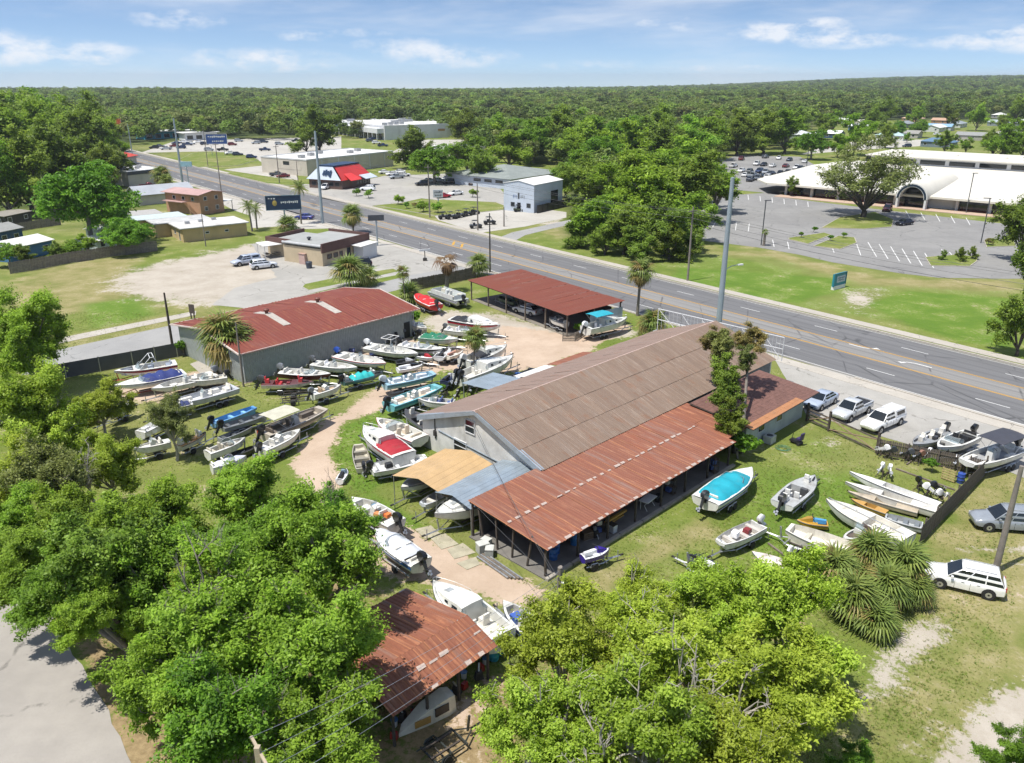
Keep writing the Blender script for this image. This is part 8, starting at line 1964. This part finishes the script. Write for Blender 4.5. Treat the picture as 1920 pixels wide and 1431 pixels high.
# ------------------------------------------------------------------ fences
M_FENCE = plain('weathered_fence_board', (.21, .185, .155), .92, 0, .3, 2.5, dirt=.2)
M_FENCE2 = plain('grey_mesh_screen', (.085, .088, .092), .85, 0, .15, .8)
M_FENCE3 = plain('dark_fence_board', (.125, .105, .085), .92, 0, .35, 3)
def fence_panels(name, label, pts, h, mat, panel=2.4, board=.15, postm=None, rails=True, gap=.012, z=0):
    A = at(*pts[0]); t = thing(name, label, 'fence', (A.x, A.y, 0)); r_ = random.Random(label)
    for i in range(len(pts) - 1):
        a, b_ = at(*pts[i]) - A, at(*pts[i + 1]) - A; d = b_ - a; L = d.length; n = max(1, round(L / panel)); rz = math.atan2(d.y, d.x); w = L / n
        for k in range(n):
            p = a.lerp(b_, k / n); m = MB(); nb = max(1, int(w / board)) if board else 1; bw = w / nb
            for j in range(nb):
                hh = h * (1 + r_.uniform(-.03, .03) if board else 1); m.box((bw * (j + .5), r_.uniform(-.008, .008) if board else 0, hh / 2 + .04), (bw - (gap if board else .06), .022, hh), ry=r_.uniform(-.01, .01) if board else 0)
            if rails and board:
                for zz in (.35, h - .3): m.box((w / 2, .03, zz), (w, .035, .09))
            o = m.build('panel', mat, t); o.location = (p.x, p.y, 0); o.rotation_euler = (0, 0, rz)
            if board: o['kind'] = 'stuff'
            q = MB().box((0, 0, h / 2 + .06), (.1, .1, h + .12)).build('post', postm or mat, t); q.location = (p.x, p.y, 0); q.rotation_euler = (0, 0, rz)
    return t
fence_panels('board_fence', 'weathered board fence behind the sandy lot at the left', [(20, 514), (60, 508), (130, 494), (215, 481), (296, 471)], 2.0, M_FENCE)
fence_panels('board_fence', 'grey board fence at the far side of the left back garden', [(25, 436), (60, 430), (115, 422)], 1.8, M_FENCE)
fence_panels('screen_fence', 'dark grey screened fence between side street and parked boats', [(60, 722), (125, 709), (250, 686), (373, 662)], 1.75, M_FENCE2, 3.0, 0, M_GALV)
fence_panels('board_fence', 'weathered board fence behind the pontoon boat', [(772, 546), (835, 534), (893, 521)], 1.9, M_FENCE3)
fence_panels('picket_fence', 'short grey picket fence beside the turquoise-canopied boat', [(1055, 640), (1078, 640), (1100, 626)], 1.1, M_FENCE, 1.5, .12, gap=.05)
# plank fence at the right yard: planks one by one
def plank_fence(label, p0, p1, h, name='plank_fence', step=.17):
    A, B = at(*p0), at(*p1); d = B - A; L = d.length; rz = math.atan2(d.y, d.x); t = thing(name, label, 'fence', (A.x, A.y, 0), rz); r_ = random.Random(label)
    n = int(L / step); pm = MB().box((0, 0, h / 2 + .05), (step - .025, .022, h)).mesh('plank', M_FENCE3)
    for k in range(n):
        o = obj('plank', pm, t, ((k + .5) * step, r_.uniform(-.006, .006), r_.uniform(-.06, .03))); o.rotation_euler = (0, r_.uniform(-.012, .012), 0)
    for k in range(int(L / 2.4) + 1): MB().box((min(L, k * 2.4), -.07, h / 2 + .1), (.11, .11, h + .2)).build('post', M_FENCE3, t)
    for zz in (.4, h - .25): MB().box((L / 2, -.035, zz), (L, .04, .09)).build('rail', M_FENCE3, t)
    return t
plank_fence('dark plank fence closing the right side of the yard', (1846, 893), (1722, 1024), 1.7)
plank_fence('dark plank fence along the boats outside the gate', (1645, 851), (1846, 893), 1.45)
G0, G1 = at(1512, 790), at(1643, 850); d = G1 - G0; gl = d.length
gate = thing('yard_gate', 'sagging timber double gate with cross braces by the front lot', 'gate', (G0.x, G0.y, 0), math.atan2(d.y, d.x))
for x in (0, gl * .33, gl): MB().box((x, 0, 1.0), (.18, .18, 2.1 if x else 1.9)).build('gate_post', M_DARKWOOD, gate)
for i, (x0, x1) in enumerate(((.15, gl * .33 - .1), (gl * .33 + .15, gl - .12))):
    for zz in (.3, .65, 1.0, 1.35) if i == 0 else (.25, 1.4): MB().box(((x0 + x1) / 2, -.02 * zz, zz), (x1 - x0, .05, .16)).build('gate_rail', M_FENCE3, gate)
    for sg in (-1, 1) if i else (1,):
        m = MB(); m.tube([(x0, -.05, .25 if sg > 0 else 1.35), (x1, -.05, 1.35 if sg > 0 else .25)], .06, 4); m.build('cross_brace', paint('#7d6a58', .9), gate)
# ------------------------------------------------------------------ yard clutter
def single(name, label, mb, mat, loc, cat, rz=0, group=None, smooth=False):
    o = mb.build(name, mat, None, smooth); o.location = loc; o.rotation_euler = (0, 0, rz); return tag(o, label, cat, group)
def engine_on_stand(label, px, col='#e8e8e8', rz=0.0, z=0.0, k=1.0, group='outboards on stands'):
    p = at(*px); t = thing('outboard_on_stand', label, 'outboard motor', (p.x, p.y, 0), rz, group)
    m = MB(); 
    for sg in (-1, 1): m.tube([(.3, sg * .3, 0), (0, sg * .12, .5)], .03, 4); m.tube([(-.35, sg * .3, 0), (0, sg * .12, .5)], .03, 4)
    m.box((0, 0, .55), (.1, .5, .2)); m.build('stand', M_DARKWOOD, t); outboard(t, .05, 0, .66, 1.15, col, k * .8); return t
for i, (px, c) in enumerate((((1655, 858), '#e8e8e8'), ((1668, 862), '#33363a'), ((1700, 866), '#55585c'), ((1722, 870), '#8d6a5a'), ((1738, 866), '#e8e8e8'), ((1790, 880), '#c9ccd2'), ((1806, 884), '#8fa3c4'))):
    engine_on_stand('%s outboard on a stand, %s from the left along the dark plank fence' % ({'#e8e8e8': 'white', '#33363a': 'black', '#55585c': 'grey', '#8d6a5a': 'brown', '#c9ccd2': 'pale', '#8fa3c4': 'bluish'}[c], ORD[i]), px, c, -.6 + .3 * i)
for i, (px, c) in enumerate((((1650, 894), '#e8e8e8'), ((1666, 898), '#e8e8e8'), ((1722, 922), '#17181a'), ((1738, 934), '#e8e8e8'), ((1752, 930), '#2a2b2e'), ((1762, 944), '#e8e8e8'), ((1482, 1052), '#e8e8e8'))):
    engine_on_stand('%s outboard %s by the pair of catamaran hulls' % ({'#e8e8e8': 'white', '#17181a': 'black', '#2a2b2e': 'charcoal'}[c], 'counted ' + ORD[i] + ' from left') if i < 6 else 'white outboard upright beside the pinkish sailing dinghy', px, c, .8 + .5 * i, group='outboards by the hulls')
for i, (px, c) in enumerate((((866, 706), '#17181a'), ((838, 745), '#1a1b1d'), ((858, 752), '#2a2b2e'), ((880, 742), '#17181a'), ((905, 726), '#55585c'), ((895, 738), '#c9ccd2'), ((732, 655), '#2a2b2e'), ((700, 660), '#d8dadc'), ((665, 672), '#1d2c5a'), ((742, 640), '#17181a'), ((755, 634), '#55585c'))):
    engine_on_stand('%s outboard on a stand, %s in the junk beside the %s' % ('dark' if c in ('#17181a', '#1a1b1d', '#2a2b2e', '#1d2c5a') else 'pale grey', ORD[i if i < 6 else i - 6], 'barn and cruisers' if i < 6 else 'warehouse wall'), px, c, .6 * i, group='outboards around the yard')
def drum(label, loc, col, group=None, h=.9):
    t = thing('drum', label, 'drum', loc, 0, group); MB().lathe([(.26, 0), (.29, .02), (.29, h * .32), (.305, h * .34), (.29, h * .36), (.29, h * .64), (.305, h * .66), (.29, h * .68), (.29, h - .02), (.25, h)], n=14).build('barrel', paint(col, .5), t, smooth=40); MB().lathe([(.05, h), (.05, h + .03)], (.12, 0, 0), 8).build('bung', M_STEEL, t)
for i, (x, y) in enumerate(((-5.4, -13.6), (-4.7, -13.2), (-4.9, -12.5), (-2.9, -13.4), (-2.2, -12.9))): drum('blue plastic drum %s from the open corner under the lean-to' % ORD[i], BP(x, y, .1), '#1d5fa8' if i < 3 else '#2a78b8', 'blue drums under the lean-to')
drum('blue drum beside the pallet at the plank fence', at(1800, 905), '#2b4a9a'); drum('teal drum at the corner of the rusty shed', at(935, 1226), '#1f8a9a'); drum('second teal drum at the corner of the rusty shed', at(926, 1236), '#2a9fb0')
# clutter under the lean-to
rj = random.Random(31)
kinds = ['crate', 'engine_block', 'shelf', 'tool_box', 'tyre_pile']
for i in range(30):
    x = -1.5 + i * .58 + rj.uniform(-.2, .2); y = rj.choice((-13.8, -12.2, -10.4, -8.8)) + rj.uniform(-.5, .5); kd = kinds[i % 5]; loc = BP(x, y, .09)
    lb = '%s %s counted along the cluttered lean-to floor' % ({'crate': 'wooden crate', 'engine_block': 'greasy engine part', 'shelf': 'metal shelf unit', 'tool_box': 'metal tool box', 'tyre_pile': 'pile of tyres'}[kd], ORD[i // 5])
    t = thing(kd, lb, kd.replace('_', ' '), loc, rj.uniform(0, 3), 'clutter under the lean-to')
    if kd == 'crate':
        for k in range(4): MB().box((0, 0, .12 + k * .16), (.8, .6, .12)).build('slat', paint('#6d5a44', .9), t)
        MB().box((0, 0, .3), (.72, .52, .6)).build('load', paint(rj.choice(['#8a8a86', '#3a3c40', '#a08a6a']), .7), t)
    elif kd == 'engine_block':
        MB().box((0, 0, .3), (.6, .45, .5), top=.8).build('block', M_STEEL, t); MB().lathe([(.12, .5), (.14, .8), (.05, .85)], n=8).build('manifold', paint('#8d8f92', .5), t); MB().tube([(-.3, 0, .3), (-.6, .1, .1)], .05, 5).build('pipe', M_GALV, t)
    elif kd == 'shelf':
        for k in range(3): MB().box((0, 0, .1 + k * .6), (1.1, .45, .04)).build('board', paint('#5a4c3c', .9), t)
        for sx_ in (-.5, .5):
            for sy_ in (-.2, .2): MB().box((sx_, sy_, .75), (.05, .05, 1.5)).build('upright', M_STEEL, t)
        for k in range(2): MB().box((rj.uniform(-.3, .3), 0, .28 + k * .6), (.4, .35, .32)).build('carton', paint(rj.choice(['#c9c4b4', '#4a62a0', '#2a2c30']), .7), t)
    elif kd == 'tool_box':
        MB().box((0, 0, .3), (.7, .45, .6)).build('case', paint(rj.choice(['#9a2a24', '#c4c7ca', '#2f4a80']), .4), t); MB().box((0, 0, .62), (.74, .48, .05)).build('lid', M_STEEL, t)
    else:
        for k in range(3): MB().lathe([(.18, -.09), (.3, -.09), (.32, 0), (.3, .09), (.18, .09)], (rj.uniform(-.05, .05), 0, .1 + k * .19), 12).build('tyre', M_RUBBER, t)
tb = thing('work_table', 'white plastic work table with folding legs under the lean-to', 'table', BP(5.2, -14.0, .09), .9); MB().box((0, 0, .8), (1.5, .8, .06)).build('table_top', M_LWHITE, tb)
for sx_ in (-.6, .6): MB().tube([(sx_, -.3, 0), (sx_ * .9, 0, .4), (sx_, -.3, .78)], .025, 4).build('leg', M_LWHITE, tb); MB().tube([(sx_, .3, 0), (sx_, .3, .78)], .025, 4).build('leg', M_LWHITE, tb)
single('lumber_stack', 'yellow timber beam and purple board under the lean-to edge', MB().box((0, 0, .9), (2.2, .2, .14)).box((0, .3, .5), (1.9, .5, .1)), paint('#b08a3c', .8), BP(1.4, -13.9, 0), 'timber', .8)
for i in range(5): single('pipe_length', 'grey pipe %s from the wall in the bundle at the lean-to end' % ORD[i], MB().tube([(0, 0, .1), (4.2 - .2 * i, 0, .12)], .07, 7), (M_GALV, M_WOOD)[i % 2], BP(-8.3 - .17 * i, -9.6, .0), 'pipe', math.radians(-50), 'pipes at the lean-to end')
for i, (px, sz) in enumerate((((905, 1035), .8), ((918, 1042), .7), ((912, 1024), .65))): 
    t = thing('cooler_box', 'pale grey box %s beside the lean-to end posts' % ORD[i], 'box', at(*px), .5 + i, 'boxes at the lean-to end'); MB().box((0, 0, sz * .45), (sz, sz * .8, sz * .9)).build('body', paint('#a8aba6', .6), t); MB().box((0, 0, sz * .93), (sz * 1.06, sz * .86, .07)).build('lid', paint('#c2c4bf', .6), t)
for i, pp in enumerate(([(778, 992), (808, 985), (828, 1003), (797, 1010)], [(806, 1008), (835, 1000), (860, 1020), (828, 1030)], [(838, 1030), (868, 1018), (892, 1036), (852, 1048)], [(856, 1056), (892, 1044), (900, 1058), (876, 1068)])):
    w = W(pp, .03 + .002 * i); c = sum(w, Vector()) / 4; o = MB().slab([q - Vector((c.x, c.y, 0)) for q in w], .05).build('paving_slab', plain('mossy_slab', (.36, .33, .24), .9, 0, .2, 1)); o.location = (c.x, c.y, 0); tag(o, 'mossy concrete slab %s from the top before the blue-grey carport' % ORD[i], 'slab', 'slabs before the carport')
t = thing('pallet', 'upright pale wooden pallet by the dark plank fence', 'pallet', at(1776, 902), -.9)
for k in range(5): MB().box((0, 0, .15 + k * .22), (1.1, .03, .12)).build('slat', paint('#b0a070', .9), t)
for sx_ in (-.5, 0, .5): MB().box((sx_, .06, .58), (.06, .08, 1.1)).build('bearer', paint('#a09060', .9), t)
t = thing('air_conditioner', 'pale boxy air conditioner beside the annex wall', 'air conditioner', at(1442, 830), .8); MB().box((0, 0, .4), (1.0, .8, .7)).build('case', paint('#b9bcb8', .6), t); MB().lathe([(.3, .76), (.3, .78), (.05, .8)], n=12).build('fan_grille', M_DGREY, t)
t = thing('mobility_scooter', 'black and purple mobility scooter on the grass by the annex', 'scooter', at(1492, 832), 2.2)
MB().box((0, 0, .3), (1.2, .55, .2), top=.85).build('chassis', M_BLACK, t); MB().box((-.35, 0, .62), (.45, .5, .16)).build('seat', paint('#3a2a5c', .6), t); MB().box((-.58, 0, .95), (.12, .5, .6), ry=-.15).build('backrest', paint('#3a2a5c', .6), t); MB().tube([(.5, 0, .35), (.35, 0, 1.0)], .03, 5).build('tiller', M_STEEL, t)
for x, y in ((-.4, -.28), (-.4, .28), (.45, 0)): MB().lathe([(.02, -.06), (.14, -.06), (.15, 0), (.14, .06), (.02, .06)], (x, y, .15), 10, 'y').build('wheel', M_RUBBER, t)
single('garden_hose', 'tangled green hose on the grass beside the scooter', MB().tube([(math.cos(k * .7) * (.35 + .012 * k), math.sin(k * .7) * (.3 + .012 * k), .04 + .003 * k) for k in range(36)], .02, 4), paint('#2f6a4c', .6), at(1468, 842), 'hose')
for i, (a_, b_) in enumerate((((1680, 880), (1790, 920)), ((1370, 1062), (1440, 1092)), ((1395, 1110), (1430, 1122)), ((1440, 1020), (1480, 1050)), ((1730, 850), (1700, 872)))):
    A, B = at(*a_), at(*b_); single('timber_length', '%s loose timber lying in the right yard grass' % ('longest', 'second longest', 'shortest', 'leaning', 'mossy')[i], MB().box(((B - A).length / 2, 0, .07), ((B - A).length, .14, .1)), M_WOOD, A, 'timber', math.atan2((B - A).y, (B - A).x), 'loose timbers in the right yard')
# empty trailer frames
for lb, a_, b_ in (('bare dark steel trailer frame on the grass beside the drive', (632, 742), (490, 756)), ('second bare steel trailer frame beside the maroon-decked boat', (620, 730), (505, 742)), ('dark green trailer frame at the bottom edge below the rusty shed', (870, 1375), (800, 1420)), ('galvanised trailer frame beside the wide empty dinghy', (1455, 1005), (1545, 1040))):
    A, B = at(*a_, .4), at(*b_, .4); d = A - B; trailer(lb, (A + B) / 2, math.atan2(d.y, d.x), max(3.2, min(6, d.length) - 1.2), 1.7, .42, 1, '#2f332f' if 'dark' in lb or 'bare' in lb else None)
t = thing('cracked_hull', 'upturned cracked cabin section with window hole before the rusty shed', 'hull section', at(808, 1352), math.radians(38))
m = MB(); m.loft([[(-1.9, .05, 0), (-1.9, .05, .25), (-1.5, .5, .3), (-1.5, .55, 0)], [(-.4, -.2, 0), (-.4, -.15, .85), (-.3, .6, .95), (-.3, .7, 0)], [(1.0, -.3, 0), (1.0, -.25, 1.15), (1.0, .65, 1.2), (1.0, .75, 0)], [(1.5, -.2, 0), (1.45, -.15, 1.0), (1.45, .6, 1.05), (1.5, .7, 0)]], True, True); m.build('shell', paint('#d8d4c4', .5), t, smooth=30, fix=True)
MB().box((.55, -.27, .62), (.85, .06, .5), rx=-.05).build('window_hole', M_BLACK, t); MB().box((-.6, -.2, .4), (.9, .05, .4), rz=-.12).build('gold_patch', paint('#b08a4a', .6), t)
for i in range(14):
    kd = ('gas_can', 'paint_bucket', 'motor_part')[i % 3]; q = front.matrix_basis @ Vector((.5 + i * .55, rj.uniform(.2, 1.2), 0)); t = thing(kd, '%s %s from the left under the rusty shed eave' % ({'gas_can': 'fuel can', 'paint_bucket': 'paint bucket', 'motor_part': 'greasy motor part'}[kd], ORD[i // 3]), kd.replace('_', ' '), q, rj.uniform(0, 3), 'clutter under the rusty shed')
    if kd == 'gas_can': MB().box((0, 0, .22), (.4, .25, .4), top=.85).build('body', paint('#9a2a20', .5), t); MB().tube([(.1, 0, .42), (.2, 0, .55)], .03, 5).build('spout', M_BLACK, t)
    elif kd == 'paint_bucket': MB().lathe([(.15, 0), (.18, .38), (.19, .4)], n=12).build('body', paint('#d9d9d4', .5), t); MB().lathe([(.2, .4), (.2, .43), (.02, .44)], n=12).build('lid', paint('#4a78a8', .5), t)
    else: MB().box((0, 0, .25), (.5, .35, .5), top=.7).build('housing', M_STEEL, t); MB().tube([(0, 0, .5), (.1, .2, .9)], .06, 6).build('shaft', M_GALV, t)
for i, (px, c) in enumerate((((640, 705), '#2a6a5c'), ((470, 712), '#8fa8a0'), ((488, 706), '#8d9092'), ((700, 676), '#2a3a6a'), ((660, 668), '#1d2c5a'), ((720, 666), '#22242a'), ((640, 690), '#202226'))):
    t = thing('yard_bin', '%s bin %s from the front along the warehouse base' % ('green' if i < 2 else 'dark', ORD[i]), 'bin', at(*px), .7 + i, 'bins along the warehouse'); MB().box((0, 0, .4), (.6, .55, .8), top=1.12).build('body', paint(c, .6), t); MB().box((0, 0, .84), (.72, .66, .07)).build('lid', paint(c, .5), t)
# ------------------------------------------------------------------ front overhead lines
pt = at(1050, 1064, 8.2); p1 = thing('utility_pole', 'grey utility pole rising from the yellow-green trees before the lean-to', 'utility pole', (pt.x, pt.y, 0)); MB().tube([(0, 0, -.3), (0, 0, 8.2)], [.17, .12], 9).build('shaft', M_WPOLE, p1, smooth=40); MB().lathe([(.02, 0), (.16, .02), (.16, .5), (.05, .55)], (.2, -.1, 6.9), 8).build('transformer', M_GALV, p1)
pn = at(482, 1400, 9.2); p2 = thing('utility_pole', 'pale squared pole top at the bottom edge among the left trees', 'utility pole', (pn.x, pn.y, 0)); MB().box((0, 0, 4.6), (.2, .2, 9.2)).build('shaft', paint('#a89a84', .9, .2), p2)
MB().box((0, .1, 8.9), (1.6, .1, .12), rz=2.2).build('cross_arm', paint('#a89a84', .9, .2), p2)
for k in range(4): wire('front overhead wire, %s from the top, crossing above the rusty shed' % ORD[k], (pn.x - .5 + .3 * k, pn.y + .6 - .35 * k, 9.0 - .45 * k), (pt.x, pt.y, 8.0 - .35 * k), .5, .011, True)
for k in range(2): wire('service wire %s from the front pole to the barn gable' % ('left' if k == 0 else 'right'), (pt.x, pt.y, 7.4 - .3 * k), BP(-.1, 1.0 - .5 * k, 5.0 - .2 * k), .4, .012)
wire('pole guy wire down to the lean-to corner', (pt.x, pt.y, 7.0), BP(-7.5, -8, 2.9), .1, .012)
# ------------------------------------------------------------------ summer haze over the far woods
hz = MB(); hz.box((0, 3350, 0), (10800, 8200, 150)); hz = hz.build('haze', None)
t = bpy.data.materials.new('summer_haze'); t.use_nodes = True; nt = t.node_tree; nt.nodes.clear()
ho = nt.nodes.new('ShaderNodeOutputMaterial'); hv = nt.nodes.new('ShaderNodeVolumePrincipled')
hv.inputs['Color'].default_value = (.86, .92, 1.0, 1); hv.inputs['Density'].default_value = .0001; hv.inputs['Anisotropy'].default_value = .3
nt.links.new(hv.outputs[0], ho.inputs['Volume']); hz.data.materials.append(t)
tag(hz, 'thin pale summer haze over the woods', 'haze', kind='stuff')
